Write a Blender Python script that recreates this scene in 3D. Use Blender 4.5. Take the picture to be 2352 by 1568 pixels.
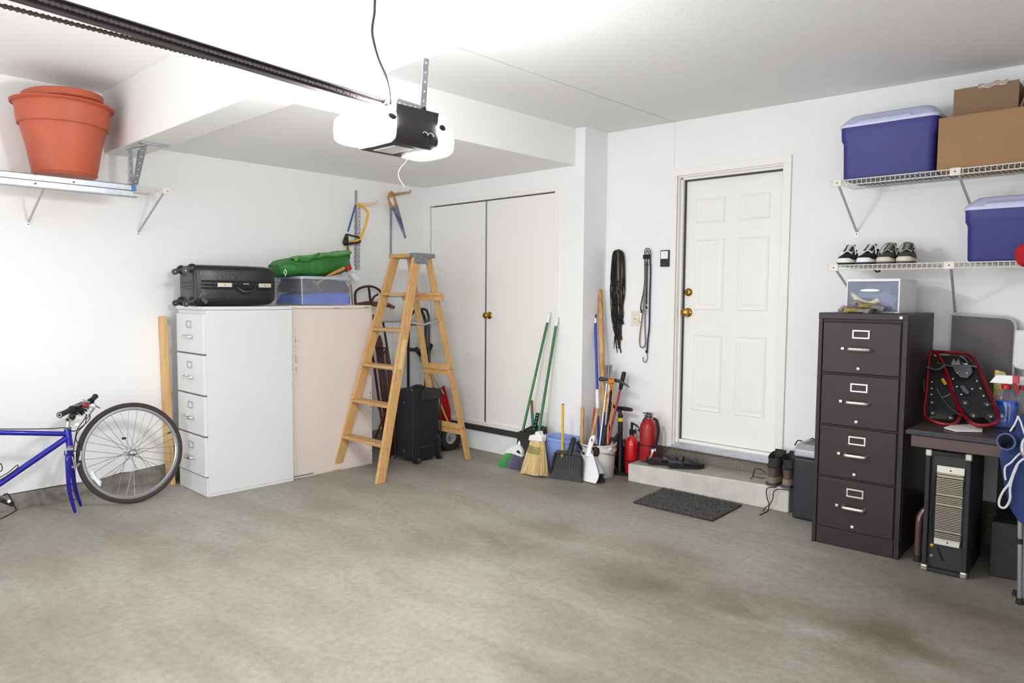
import bpy, bmesh, math, random
from mathutils import Vector as V, Matrix
import numpy as np
random.seed(7)
for o in list(bpy.data.objects): bpy.data.objects.remove(o)
scn = bpy.context.scene
COL = scn.collection

# ------------------------------------------------------------------ camera
F_PX = 1656.08; YAW = 0.759617; PITCH = -0.06238; ROLL = 0.0082736
CAM = V((5.559, -4.580, 1.415))
_f = V((-math.sin(YAW)*math.cos(PITCH), math.cos(YAW)*math.cos(PITCH), math.sin(PITCH)))
_r0 = V((math.cos(YAW), math.sin(YAW), 0)); _u0 = _r0.cross(_f)
_r = _r0*math.cos(ROLL)+_u0*math.sin(ROLL); _u = -_r0*math.sin(ROLL)+_u0*math.cos(ROLL)
cd = bpy.data.cameras.new('camera'); cam = bpy.data.objects.new('camera', cd); COL.objects.link(cam)
cd.sensor_width = 36; cd.lens = F_PX/2352*36; cd.clip_start = 0.05
cam.matrix_world = Matrix(((_r.x,_u.x,-_f.x,CAM.x),(_r.y,_u.y,-_f.y,CAM.y),(_r.z,_u.z,-_f.z,CAM.z),(0,0,0,1)))
scn.camera = cam
def at(px, py, ax, val):
    """real position of a photo point on the plane axis=val"""
    d = _f+_r*((px-1176)/F_PX)-_u*((py-784)/F_PX)
    return CAM+d*((val-CAM[ax])/d[ax])

# ------------------------------------------------------------------ world, lights, exposure
w = bpy.data.worlds.new('world'); scn.world = w; w.use_nodes = True
w.node_tree.nodes['Background'].inputs[0].default_value = (0.93, 0.96, 1.0, 1)
w.node_tree.nodes['Background'].inputs[1].default_value = 1.0
def area(name, loc, direction, sx, sy, power, color=(1,1,1)):
    l = bpy.data.lights.new(name, 'AREA'); l.shape = 'RECTANGLE'; l.size = sx; l.size_y = sy
    l.energy = power; l.color = color
    o = bpy.data.objects.new(name, l); COL.objects.link(o); o.location = loc
    o.rotation_euler = V(direction).to_track_quat('-Z', 'Y').to_euler(); return o
area('doorway_daylight', (3.2, -7.1, 1.1), (0, 1, 0.42), 4.8, 2.2, 108, (0.98, 0.985, 1.0))
area('side_fill', (6.42, -4.4, 1.2), (-1, 0.12, 0.30), 2.6, 1.6, 36, (0.98, 0.985, 1.0))  # added fill for left wall and ceilings, no real source on this side
LENS_EMIT = 172.0
scn.view_settings.view_transform = 'Standard'; scn.view_settings.look = 'None'
scn.view_settings.gamma = 1; scn.view_settings.use_curve_mapping = False
scn.view_settings.exposure = 0.12

# ------------------------------------------------------------------ materials
def lin(c):
    if isinstance(c, str):
        c = tuple(int(c[i:i+2], 16)/255 for i in (0, 2, 4))
    return tuple((x/12.92 if x <= .04045 else ((x+.055)/1.055)**2.4) for x in c[:3])+(1,)
MATS = {}
def mat(name, col, rough=.5, metal=0, bump=None, var=None, coat=0, spec=None, emit=0, alpha=1, trans=0, col2=None):
    """bump=(scale,distance) var=(scale,amount)"""
    if name in MATS: return MATS[name]
    m = bpy.data.materials.new(name); m.use_nodes = True; nt = m.node_tree; N = nt.nodes; L = nt.links
    b = N['Principled BSDF']; b.inputs['Base Color'].default_value = lin(col)
    b.inputs['Roughness'].default_value = rough; b.inputs['Metallic'].default_value = metal
    b.inputs['Coat Weight'].default_value = coat
    if spec is not None: b.inputs['Specular IOR Level'].default_value = spec
    if alpha < 1: b.inputs['Alpha'].default_value = alpha
    if trans: b.inputs['Transmission Weight'].default_value = trans
    if emit:
        b.inputs['Emission Color'].default_value = lin(col); b.inputs['Emission Strength'].default_value = emit
    tc = N.new('ShaderNodeTexCoord')
    if var or col2:
        s, a = var or (6, .5)
        no = N.new('ShaderNodeTexNoise'); no.inputs['Scale'].default_value = s; no.inputs['Detail'].default_value = 6
        L.new(tc.outputs['Object'], no.inputs['Vector'])
        mx = N.new('ShaderNodeMix'); mx.data_type = 'RGBA'
        c = lin(col); c2 = lin(col2) if col2 else tuple(x*(1-a) for x in c[:3])+(1,)
        mx.inputs[6].default_value = c; mx.inputs[7].default_value = c2
        mr = N.new('ShaderNodeMapRange'); mr.inputs[1].default_value = .38; mr.inputs[2].default_value = .68
        L.new(no.outputs[0], mr.inputs[0]); L.new(mr.outputs[0], mx.inputs[0]); L.new(mx.outputs[2], b.inputs['Base Color'])
    if bump:
        n2 = N.new('ShaderNodeTexNoise'); n2.inputs['Scale'].default_value = bump[0]; n2.inputs['Detail'].default_value = 3
        L.new(tc.outputs['Object'], n2.inputs['Vector'])
        bp = N.new('ShaderNodeBump'); bp.inputs['Distance'].default_value = bump[1]; bp.inputs['Strength'].default_value = 1
        L.new(n2.outputs[0], bp.inputs['Height']); L.new(bp.outputs[0], b.inputs['Normal'])
    MATS[name] = m; return m
def wood(name, c1, c2, scale=(1, 1, 12), ring=14, rough=.55):
    if name in MATS: return MATS[name]
    m = mat(name, c1, rough); nt = m.node_tree; N = nt.nodes; L = nt.links; b = N['Principled BSDF']
    tc = N.new('ShaderNodeTexCoord'); mp = N.new('ShaderNodeMapping'); mp.inputs['Scale'].default_value = scale
    wv = N.new('ShaderNodeTexNoise'); wv.inputs['Scale'].default_value = ring; wv.inputs['Detail'].default_value = 8
    wv.inputs['Distortion'].default_value = 1.5
    rp = N.new('ShaderNodeValToRGB'); rp.color_ramp.elements[0].color = lin(c1); rp.color_ramp.elements[1].color = lin(c2)
    rp.color_ramp.elements[0].position = .42; rp.color_ramp.elements[1].position = .66
    L.new(tc.outputs['Object'], mp.inputs[0]); L.new(mp.outputs[0], wv.inputs['Vector']); L.new(wv.outputs[0], rp.inputs[0])
    L.new(rp.outputs[0], b.inputs['Base Color']); return m

WALL = mat('wall_paint', 'f3f3f3', .75, bump=(200, .0007), var=(1.3, .03))
CEIL = mat('ceiling_paint', 'ececeb', .85, bump=(130, .003), var=(1.0, .03))
CEIL_LIT = mat('ceiling_paint_lit', 'f6f6f5', .85, bump=(130, .002))  # front and low ceilings: stronger light there put into a paler colour
TRIM = mat('trim_paint', 'f1f0eb', .45)
DOORW = mat('door_paint', 'f2f1ed', .42)
WHITE = mat('white_plastic', 'f0f0f0', .35)
BLK = mat('black_plastic', '1b1b1d', .38)
BLKM = mat('black_matte', '161617', .75)
RUB = mat('rubber', '1d1b1b', .7)
CHR = mat('chrome', 'd8d8da', .18, 1)
STEEL = mat('brushed_steel', 'b4b6ba', .38, 1)
GALV = mat('galvanised', 'b9bdc4', .42, .85, var=(25, .18))
BRASS = mat('brass', 'b08d3c', .22, 1)
NAVY = mat('navy_cloth', '22356a', .85, bump=(90, .002), var=(7, .25))
REDP = mat('red_paint', 'b3101c', .28, coat=.5)
CREAM = mat('cream_plastic', 'e4dfca', .4)
def floor_mat():
    m = bpy.data.materials.new('concrete_floor'); m.use_nodes = True; nt = m.node_tree; N = nt.nodes; L = nt.links
    b = N['Principled BSDF']; b.inputs['Roughness'].default_value = .62
    tc = N.new('ShaderNodeTexCoord')
    def noise(scale, det, mscale=(1, 1, 1), rot=0, dist=0, loc=(0,0,0)):
        mp = N.new('ShaderNodeMapping'); mp.inputs['Scale'].default_value = mscale; mp.inputs['Rotation'].default_value = (0, 0, rot)
        mp.inputs['Location'].default_value = loc
        n = N.new('ShaderNodeTexNoise'); n.inputs['Scale'].default_value = scale; n.inputs['Detail'].default_value = det
        n.inputs['Distortion'].default_value = dist; n.inputs['Roughness'].default_value = .6
        L.new(tc.outputs['Object'], mp.inputs[0]); L.new(mp.outputs[0], n.inputs['Vector']); return n.outputs[0]
    def ramp(x, stops):
        r = N.new('ShaderNodeValToRGB'); r.color_ramp.elements[0].position = stops[0][0]; r.color_ramp.elements[0].color = lin(stops[0][1])
        r.color_ramp.elements[1].position = stops[-1][0]; r.color_ramp.elements[1].color = lin(stops[-1][1])
        for p, c in stops[1:-1]:
            e = r.color_ramp.elements.new(p); e.color = lin(c)
        L.new(x, r.inputs[0]); return r.outputs[0]
    def mul(a, bb, f):
        x = N.new('ShaderNodeMix'); x.data_type = 'RGBA'; x.blend_type = 'MULTIPLY'; x.inputs[0].default_value = f
        L.new(a, x.inputs[6]); L.new(bb, x.inputs[7]); return x.outputs[2]
    base = ramp(noise(.55, 5, (1, 1.4, 1), .75, .3, (3.1, 1.7, 0)), [(.34, '928d84'), (.5, 'a19c93'), (.66, 'adaaa2')])
    st = ramp(noise(1.6, 6, (.45, 1.6, 1), .72, .6), [(.40, 'c2b9a8'), (.56, 'ffffff')])
    stain = ramp(noise(.9, 4, (.7, 1.5, 1), .5, .2, (7.3, 2.2, 0)), [(.30, '958c7e'), (.46, 'ffffff')])
    sp = ramp(noise(26, 6, (1, 1, 1)), [(.3, 'd9d6d0'), (.62, 'ffffff')])
    fine = ramp(noise(160, 3), [(.3, 'dcdad5'), (.65, 'ffffff')])
    c = mul(base, st, .30); c = mul(c, stain, .34)
    acc = None
    for (px, py, r, k) in ((1180,1235,.50,.75),(1290,1205,.35,.4),(1460,1320,.60,.75),(1560,1290,.5,.5),(1720,1400,.7,.7),(2020,1480,.65,.9),(1560,1470,.35,.45),(2250,1440,.6,.6),(330,1225,.45,.35),(60,1300,.5,.5),(760,1160,.3,.45)):
        p = at(px, py, 2, 0)
        d = N.new('ShaderNodeVectorMath'); d.operation = 'DISTANCE'; d.inputs[1].default_value = p
        L.new(tc.outputs['Object'], d.inputs[0])
        mr = N.new('ShaderNodeMapRange'); mr.interpolation_type = 'SMOOTHSTEP'; mr.inputs[1].default_value = 0; mr.inputs[2].default_value = r; mr.inputs[3].default_value = k; mr.inputs[4].default_value = 0
        L.new(d.outputs['Value'], mr.inputs[0])
        if acc is None: acc = mr.outputs[0]
        else:
            a_ = N.new('ShaderNodeMath'); a_.operation = 'MAXIMUM'; L.new(acc, a_.inputs[0]); L.new(mr.outputs[0], a_.inputs[1]); acc = a_.outputs[0]
    nz = N.new('ShaderNodeMapRange'); nz.inputs[1].default_value = .3; nz.inputs[2].default_value = .62; nz.inputs[3].default_value = .15; nz.inputs[4].default_value = 1
    L.new(noise(2.6, 7, (.8,1.2,1), .6, .4, (2,5,0)), nz.inputs[0])
    mm = N.new('ShaderNodeMath'); mm.operation = 'MULTIPLY'; L.new(acc, mm.inputs[0]); L.new(nz.outputs[0], mm.inputs[1])
    sm_ = N.new('ShaderNodeMix'); sm_.data_type = 'RGBA'; sm_.blend_type = 'MULTIPLY'; sm_.inputs[7].default_value = lin('a3937c')
    L.new(mm.outputs[0], sm_.inputs[0]); L.new(c, sm_.inputs[6]); c = sm_.outputs[2]; c = mul(c, sp, .7); c = mul(c, fine, .7)
    L.new(c, b.inputs['Base Color'])
    bp = N.new('ShaderNodeBump'); bp.inputs['Distance'].default_value = .004; bp.inputs['Strength'].default_value = .6
    L.new(noise(70, 5), bp.inputs['Height']); L.new(bp.outputs[0], b.inputs['Normal'])
    return m
FLOOR = floor_mat()
CONC = mat('concrete_curb', '8e8a82', .85, bump=(60, .006), var=(18, .45))
STEPC = mat('concrete_step', 'cfcdc5', .85, bump=(90, .0022), var=(12, .14))
AGG = mat('concrete_aggregate', '8f897d', .85, bump=(90, .01), col2='5f594d', var=(130, .5))

# ------------------------------------------------------------------ mesh helpers
class MB:
    def __init__(s): s.v = []; s.f = []
    def add(s, vs, fs):
        n = len(s.v); s.v += [V(p) for p in vs]; s.f += [[i+n for i in f] for f in fs]; return s
    def box(s, x0, y0, z0, x1, y1, z1):
        return s.add([(x0,y0,z0),(x1,y0,z0),(x1,y1,z0),(x0,y1,z0),(x0,y0,z1),(x1,y0,z1),(x1,y1,z1),(x0,y1,z1)],
            [(0,3,2,1),(4,5,6,7),(0,1,5,4),(1,2,6,5),(2,3,7,6),(3,0,4,7)])
    def hexa(s, lo, hi):
        return s.add(list(lo)+list(hi), [(0,3,2,1),(4,5,6,7),(0,1,5,4),(1,2,6,5),(2,3,7,6),(3,0,4,7)])
    def bar(s, p0, p1, w, h, side=None):
        p0 = V(p0); p1 = V(p1); d = (p1-p0).normalized()
        sd = V(side) if side is not None else (V((0,0,1)) if abs(d.z) < .9 else V((1,0,0)))
        a = (sd-d*sd.dot(d)).normalized()*w/2; b = d.cross(a).normalized()*h/2
        return s.hexa([p0-a-b, p0+a-b, p0+a+b, p0-a+b], [p1-a-b, p1+a-b, p1+a+b, p1-a+b])
    def tube(s, pts, r, n=10, closed=False, cap=True, sm=0, flat=None):
        pts = [V(p) for p in pts]
        if sm: pts = spline(pts, sm, closed)
        m = len(pts); rr = r if isinstance(r, (list, tuple)) else [r]*m
        if len(rr) != m: rr = [rr[0]+(rr[-1]-rr[0])*i/(m-1) for i in range(m)] if len(rr) == 2 else [float(x) for x in np.interp(np.linspace(0,1,m), np.linspace(0,1,len(rr)), rr)]
        tan = []
        for i in range(m):
            a = pts[i-1] if (i > 0 or closed) else pts[i]; b = pts[(i+1) % m] if (i < m-1 or closed) else pts[i]
            t = (b-a); tan.append(t.normalized() if t.length > 1e-9 else V((0,0,1)))
        ref = V((0,0,1)) if abs(tan[0].z) < .9 else V((1,0,0))
        if flat is not None: ref = V(flat[0])
        u = (ref-tan[0]*ref.dot(tan[0])).normalized(); vs = []
        for i in range(m):
            if flat is not None: u = (V(flat[0])-tan[i]*V(flat[0]).dot(tan[i]))
            else: u = u-tan[i]*u.dot(tan[i])
            u = u.normalized() if u.length > 1e-6 else V((1,0,0)); q = tan[i].cross(u)
            k = flat[1] if flat is not None else 1
            for j in range(n):
                a = 2*math.pi*j/n; vs.append(pts[i]+u*(math.cos(a)*rr[i]*k)+q*(math.sin(a)*rr[i]))
        fs = []
        for i in range(m if closed else m-1):
            for j in range(n):
                a = i*n+j; b = i*n+(j+1) % n; c = ((i+1) % m)*n+(j+1) % n; d = ((i+1) % m)*n+j; fs.append((a, b, c, d))
        if cap and not closed: fs += [tuple(range(n))[::-1], tuple((m-1)*n+j for j in range(n))]
        return s.add(vs, fs)
    def cyl(s, p0, p1, r0, r1=None, n=16): return s.tube([p0, p1], [r0, r0 if r1 is None else r1], n)
    def lathe(s, prof, o=(0,0,0), ax=(0,0,1), n=28, sx=1, sy=1, close=False):
        o = V(o); ax = V(ax).normalized(); ref = V((1,0,0)) if abs(ax.x) < .9 else V((0,1,0))
        a = (ref-ax*ref.dot(ax)).normalized(); b = ax.cross(a); vs = []; m = len(prof)
        for r, z in prof:
            for j in range(n):
                t = 2*math.pi*j/n; vs.append(o+ax*z+a*(math.cos(t)*max(r, 1e-5)*sx)+b*(math.sin(t)*max(r, 1e-5)*sy))
        fs = []
        for i in range(m if close else m-1):
            i2 = (i+1) % m
            for j in range(n): fs.append((i*n+j, i*n+(j+1) % n, i2*n+(j+1) % n, i2*n+j))
        if not close: fs += [tuple(range(n))[::-1], tuple((m-1)*n+j for j in range(n))]
        return s.add(vs, fs)
    def prism(s, poly, o, ea, eb, t):
        """poly of (a,b) spanned by ea,eb from o, extruded by vector t"""
        o = V(o); ea = V(ea); eb = V(eb); t = V(t); n = len(poly)
        p = [o+ea*a+eb*b for a, b in poly]
        return s.add(p+[q+t for q in p], [tuple(range(n))[::-1], tuple(range(n, 2*n))]+[(i, (i+1) % n, n+(i+1) % n, n+i) for i in range(n)])
    def loft(s, rings, cap=True, closed=False):
        n = len(rings[0]); m = len(rings); vs = [p for r in rings for p in r]; fs = []
        for i in range(m if closed else m-1):
            i2 = (i+1) % m
            for j in range(n): fs.append((i*n+j, i*n+(j+1) % n, i2*n+(j+1) % n, i2*n+j))
        if cap and not closed: fs += [tuple(range(n))[::-1], tuple((m-1)*n+j for j in range(n))]
        return s.add(vs, fs)
    def grid(s, fn, nu, nv, th=0.0):
        vs = [V(fn(i/(nu-1), j/(nv-1))) for i in range(nu) for j in range(nv)]
        fs = [(i*nv+j, (i+1)*nv+j, (i+1)*nv+j+1, i*nv+j+1) for i in range(nu-1) for j in range(nv-1)]
        return s.add(vs, fs)
    def ball(s, c, r, n=12, m=8):
        rx, ry, rz = r if isinstance(r, (tuple, list)) else (r, r, r); c = V(c)
        return s.loft([[c+V((math.cos(2*math.pi*j/n)*math.sin(math.pi*(i+.02)/(m+.04))*rx, math.sin(2*math.pi*j/n)*math.sin(math.pi*(i+.02)/(m+.04))*ry, math.cos(math.pi*(i+.02)/(m+.04))*rz)) for j in range(n)] for i in range(m+1)])
    def frame(s, o, ea, eb, w0, w1, h0, h1, b, t):
        """rectangular picture frame: a in w0..w1, b in h0..h1, border b, thickness vector t"""
        for (a0, a1, c0, c1) in ((w0, w1, h0, h0+b), (w0, w1, h1-b, h1), (w0, w0+b, h0+b, h1-b), (w1-b, w1, h0+b, h1-b)):
            s.prism([(a0, c0), (a1, c0), (a1, c1), (a0, c1)], o, ea, eb, t)
        return s
    def xf(s, M):
        s.v = [M @ p for p in s.v]; return s
def spline(pts, k, closed=False):
    n = len(pts); out = []
    for i in range(n if closed else n-1):
        p0 = pts[(i-1) % n] if (closed or i > 0) else pts[0]; p1 = pts[i]; p2 = pts[(i+1) % n]; p3 = pts[(i+2) % n] if (closed or i < n-2) else pts[-1]
        for j in range(k):
            t = j/k; out.append(.5*((2*p1)+(p2-p0)*t+(2*p0-5*p1+4*p2-p3)*t*t+(3*p1-p0-3*p2+p3)*t**3))
    if not closed: out.append(pts[-1])
    return out
ORG = {}
def thing(name, label, cat, loc=(0,0,0), group=None):
    o = bpy.data.objects.new(name, None); o.empty_display_size = .05; COL.objects.link(o); o.location = loc
    o['label'] = label; o['category'] = cat
    if group: o['group'] = group
    ORG[o.name] = V(loc); return o
def put(name, mb, m, parent=None, bev=0, seg=2, sm=35, label=None, cat=None, group=None, kind=None, solid=0, sub=0):
    me = bpy.data.meshes.new(name)
    if parent is not None: org = ORG[parent.name]
    elif kind == 'structure': org = V((0,0,0))
    else:
        xs = [p.x for p in mb.v]; ys = [p.y for p in mb.v]; org = V(((min(xs)+max(xs))/2, (min(ys)+max(ys))/2, min(p.z for p in mb.v)))
    me.from_pydata([tuple(p-org) for p in mb.v], [], mb.f)
    bm = bmesh.new(); bm.from_mesh(me)
    bmesh.ops.recalc_face_normals(bm, faces=bm.faces[:]); bm.to_mesh(me); bm.free()
    if sm:
        for p in me.polygons: p.use_smooth = True
        me.set_sharp_from_angle(angle=math.radians(sm))
    me.materials.append(m)
    o = bpy.data.objects.new(name, me); COL.objects.link(o)
    if parent is not None: o.parent = parent; ORG[o.name] = org
    else: o.location = org; ORG[o.name] = org
    if solid:
        s = o.modifiers.new('s', 'SOLIDIFY'); s.thickness = solid; s.offset = 0
    if sub:
        s = o.modifiers.new('u', 'SUBSURF'); s.levels = sub; s.render_levels = sub
    if bev:
        b = o.modifiers.new('b', 'BEVEL'); b.width = bev; b.segments = seg; b.limit_method = 'ANGLE'; b.angle_limit = math.radians(35)
        b.harden_normals = False
    if label: o['label'] = label
    if cat: o['category'] = cat
    if group: o['group'] = group
    if kind: o['kind'] = kind
    return o
def dup(root, loc, label=None, rot=None):
    def cp(o, parent):
        c = o.copy(); COL.objects.link(c)
        if parent is not None: c.parent = parent
        ORG[c.name] = V((0,0,0))
        for ch in o.children: cp(ch, c)
        return c
    r = cp(root, None); r.location = loc
    if label: r['label'] = label
    if rot is not None: r.rotation_euler = rot
    return r
B = MB
X, Y, Z = V((1,0,0)), V((0,1,0)), V((0,0,1))
PI = math.pi

# ================================================================== SETTING
YD = .30        # plane of the house-door wall
XR = 6.5        # unseen right wall
YF = -6.6       # unseen front with the open garage doorway
put('floor', B().box(-.15, YF-3, -.12, XR+.15, YD+.3, 0), FLOOR, kind='structure', sm=0)
# left wall: drywall above an exposed stem-wall curb
lw = [(YF, .07), (-3.6, .100), (-3.2, .108), (-3.02, .104), (-2.93, .107), (-2.80, .128), (-2.74, .122), (-2.43, .146), (-1.5, .15), (0.1, .15), (0.1, 2.95), (YF, 2.95)]
put('wall_left', B().prism(lw, (-.15,0,0), Y, Z, (.15,0,0)), WALL, kind='structure', sm=0)
put('trim_1', B().prism([(YF, -.02), (0.0, -.02), (0.0, .15), (-2.43, .142), (-2.74, .118), (-2.8, .122), (-2.95, .103), (-3.6, .096), (YF, .06)], (-.15,0,0), Y, Z, (.16,0,0)), CONC, kind='structure', sm=0, bev=.004, label='exposed grey concrete stem wall along the foot of the left wall')
# closet wall with the opening of the double doors
wb = B()
cx0, cx1, cz0, cz1 = .094, 1.698, .18, 2.280
wb.box(-.15, 0, 0, cx0, .12, 2.95); wb.box(cx1, 0, 0, 1.988, .12, 2.95); wb.box(cx0, 0, cz1, cx1, .12, 2.95); wb.box(cx0, 0, 0, cx1, .12, cz0)
wb.box(1.84, .12, 0, 1.988, YD+.15, 2.95)
put('wall_back', wb, WALL, kind='structure', sm=0)
put('trim_2', B().frame((0,-.012,0), X, Z, cx0-.03, cx1+.03, cz0+.05, cz1+.035, .036, (0,.02,0)), TRIM, kind='structure', sm=0, bev=.002, label='thin painted casing around the closet doors')
put('trim_3', B().box(.02, -.014, .176, 1.72, .02, .226), mat('weatherstrip', '3c3a3b', .6, var=(20,.2)), kind='structure', sm=0, bev=.003, label='dark rubber strip along the closet sill')
# house-door wall with opening
dx0, dx1, dz0, dz1 = 2.648, 3.472, .27, 2.335
wd = B()
wd.box(1.988, YD, .255, dx0, YD+.15, 2.95); wd.box(dx1, YD, .255, XR+.15, YD+.15, 2.95); wd.box(dx0, YD, dz1, dx1, YD+.15, 2.95)
put('wall_rear', wd, WALL, kind='structure', sm=0)
put('trim_4', B().box(1.988, YD+.03, 0, XR, YD+.16, .262), AGG, kind='structure', sm=0, label='rough speckled concrete foundation below the house wall')
put('closet_light_block', B().box(-.15,.121,0,1.84,.16,2.95), BLKM, kind='structure', sm=0)  # added unseen black sheet, stops light leaking through the closet door gaps
put('door_light_block', B().box(dx0-.1,YD+.151,0,dx1+.1,YD+.2,2.95), BLKM, kind='structure', sm=0)  # added unseen black sheet, stops light leaking round the house door
put('wall_right', B().box(XR, YF, 0, XR+.15, YD+.2, 2.95), WALL, kind='structure', sm=0)
put('wall_front', B().box(-.15, YF-.12, 0, .75, YF, 2.95).box(5.7, YF-.12, 0, XR+.15, YF, 2.95).box(.75, YF-.12, 2.25, 5.7, YF, 2.95), WALL, kind='structure', sm=0)
# ceilings
ce = B(); zc = lambda x: 2.757-(x-1.9)*.016
ce.hexa([(-.1,-2.7,zc(0)), (XR+.1,-2.7,zc(XR)), (XR+.1,YD+.1,zc(XR)), (-.1,YD+.1,zc(0))], [(-.1,-2.7,3), (XR+.1,-2.7,3), (XR+.1,YD+.1,3), (-.1,YD+.1,3)])
put('ceiling', ce, CEIL, kind='structure', sm=0)
put('ceiling_front', B().box(-.1, YF-.1, 2.79, XR+.1, -2.7, 3), CEIL_LIT, kind='structure', sm=0)
put('ceiling_soffit', B().box(0, -2.66, 2.465, 1.892, 0, 2.9), CEIL_LIT, kind='structure', sm=0)
put('ceiling_beam', B().box(0, -2.858, 2.38, XR, -2.645, 2.9), CEIL, kind='structure', sm=0, bev=.004)
put('trim_5', B().box(2.6135, -2.64, 2.743, 2.6165, YD, 2.7505), mat('seam', 'c4c2bd', .9), kind='structure', sm=0, label='drywall seam running along the grey ceiling')

put('trim_10', B().box(2.6135, YD-.0006, 2.41, 2.6155, YD+.001, 2.745), mat('seam', 'c4c2bd', .9), kind='structure', sm=0, label='drywall seam above the house door')
# ---- closet doors
for i, (a, b) in enumerate(((cx0+.012, .870), (.884, cx1-.012))):
    dd = put('door_%d' % (i+1), B().box(a, .004, .228, b, .040, 2.268), DOORW, kind='structure', sm=0, bev=.002)
    ORG[dd.name] = V((0,0,0))
    if i == 1:
        kb = B().lathe([(.033,0),(.033,.004),(.026,.010),(.013,.014),(.013,.030),(.026,.040),(.030,.052),(.028,.062),(.018,.070),(.0,.072)], (.925,.004,1.243), (0,-1,0), 24)
        put('door_knob', kb, BRASS, dd, sm=40, label='round brass knob')
    hx = a-.004 if i == 0 else b+.004
    for hz in (.48, 1.25, 2.03):
        put('hinge', B().cyl((hx,-.004,hz-.05),(hx,-.004,hz+.05),.006), TRIM, dd)
put('door_3', B().box(.868,.0,.228,.886,.012,2.268), STEEL, kind='structure', sm=0, label='thin metal astragal strip between the closet doors')

# ---- house door
jm = B()
TY = YD-.016
jm.box(dx0-.052, TY, .262, dx0+.002, YD-.001, dz1); jm.box(dx1-.002, TY, .262, dx1+.052, YD-.001, dz1); jm.box(dx0-.052, TY, dz1, dx1+.052, YD-.001, dz1+.052)
jm.box(dx0+.002, YD+.001, .262, dx0+.012, YD+.14, dz1-.012); jm.box(dx1-.012, YD+.001, .262, dx1-.002, YD+.14, dz1-.012); jm.box(dx0+.002, YD+.001, dz1-.012, dx1-.002, YD+.14, dz1)
jm.box(dx0+.011, YD+.035, .29, dx0+.026, YD+.075, dz1-.011); jm.box(dx1-.026, YD+.035, .29, dx1-.011, YD+.075, dz1-.011); jm.box(dx0+.011, YD+.035, dz1-.026, dx1-.011, YD+.075, dz1-.011)
put('trim_6', jm, TRIM, kind='structure', sm=0, bev=.0025, label='white casing and jamb of the house door')
put('trim_7', B().box(dx0+.026, YD+.062, .29, dx0+.034, YD+.084, dz1-.02).box(dx0+.02, YD+.062, dz1-.036, dx1-.02, YD+.084, dz1-.026), mat('weather_gasket','4a4946',.8), kind='structure', sm=0, label='dark weather gasket inside the house door jamb')
DY = YD+.082
put('trim_9', B().box(dx0+.012,YD+.06,.29,dx1-.012,YD+.13,.318), TRIM, kind='structure', sm=0, bev=.002, label='wooden sill under the house door')
fx0, fx1, fz0, fz1 = dx0+.026, dx1-.020, .321, dz1-.028
d3 = put('door_4', B().box(fx0, DY, fz0, fx1, DY+.044, fz1), DOORW, kind='structure', sm=0, bev=.002)
ORG[d3.name] = V((0,0,0))
dw = fx1-fx0
def panel(x0, x1, z0, z1):
    m = B(); y = DY
    # raised moulding then sunken field
    def ring(o, i, yo, yi):
        a = [(x0+o,y-yo,z0+o),(x1-o,y-yo,z0+o),(x1-o,y-yo,z1-o),(x0+o,y-yo,z1-o)]; b = [(x0+i,y-yi,z0+i),(x1-i,y-yi,z0+i),(x1-i,y-yi,z1-i),(x0+i,y-yi,z1-i)]
        m.add(a+b, [(k,(k+1)%4,4+(k+1)%4,4+k) for k in range(4)])
    ring(0,.006,-.001,.006); ring(.006,.012,.006,.006); ring(.012,.020,.006,.001); ring(.020,.034,.001,.001); ring(.034,.046,.001,.005)
    m.add([(x0+.046,y-.005,z0+.046),(x1-.046,y-.005,z0+.046),(x1-.046,y-.005,z1-.046),(x0+.046,y-.005,z1-.046)], [(0,1,2,3)])
    put('door_panel', m, DOORW, d3, sm=0)
H3 = fz1-fz0
for (c0, c1) in ((.115, .425), (.555, .865)):
    xa, xb = fx0+c0*dw, fx0+c1*dw
    for (r0, r1) in ((.118, .415), (.505, .775), (.835, .928)):
        panel(xa, xb, fz0+r0*H3, fz0+r1*H3)
kz = at(1577,717,1,DY).z; dz = at(1580,671,1,DY).z; kx = at(1581,717,1,DY).x
put('door_knob', B().lathe([(.034,0),(.034,.005),(.028,.011),(.013,.016),(.013,.032),(.027,.042),(.031,.055),(.028,.066),(.016,.073),(0,.074)], (kx,DY,kz), (0,-1,0), 28), BRASS, d3, sm=40, label='polished brass knob')
dbk = put('deadbolt', B().lathe([(.032,0),(.032,.006),(.026,.014),(.020,.020),(.018,.021),(0,.021)], (kx,DY,dz), (0,-1,0), 28), BRASS, d3, sm=40, label='brass deadbolt cylinder')
put('keyhole', B().lathe([(.007,.0205),(.007,.022),(0,.022)], (kx,DY,dz), (0,-1,0), 16), BLKM, dbk)
put('trim_8', B().prism([(YD+.02,.262),(YD-.022,.262),(YD-.022,.275),(YD+.03,.296),(YD+.10,.300),(YD+.10,.262)], (dx0,0,0), Y, Z, (dx1-dx0,0,0)), mat('threshold_alu','c9cbd6',.4,.6,var=(14,.12)), kind='structure', sm=0, label='aluminium threshold below the house door')

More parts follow.
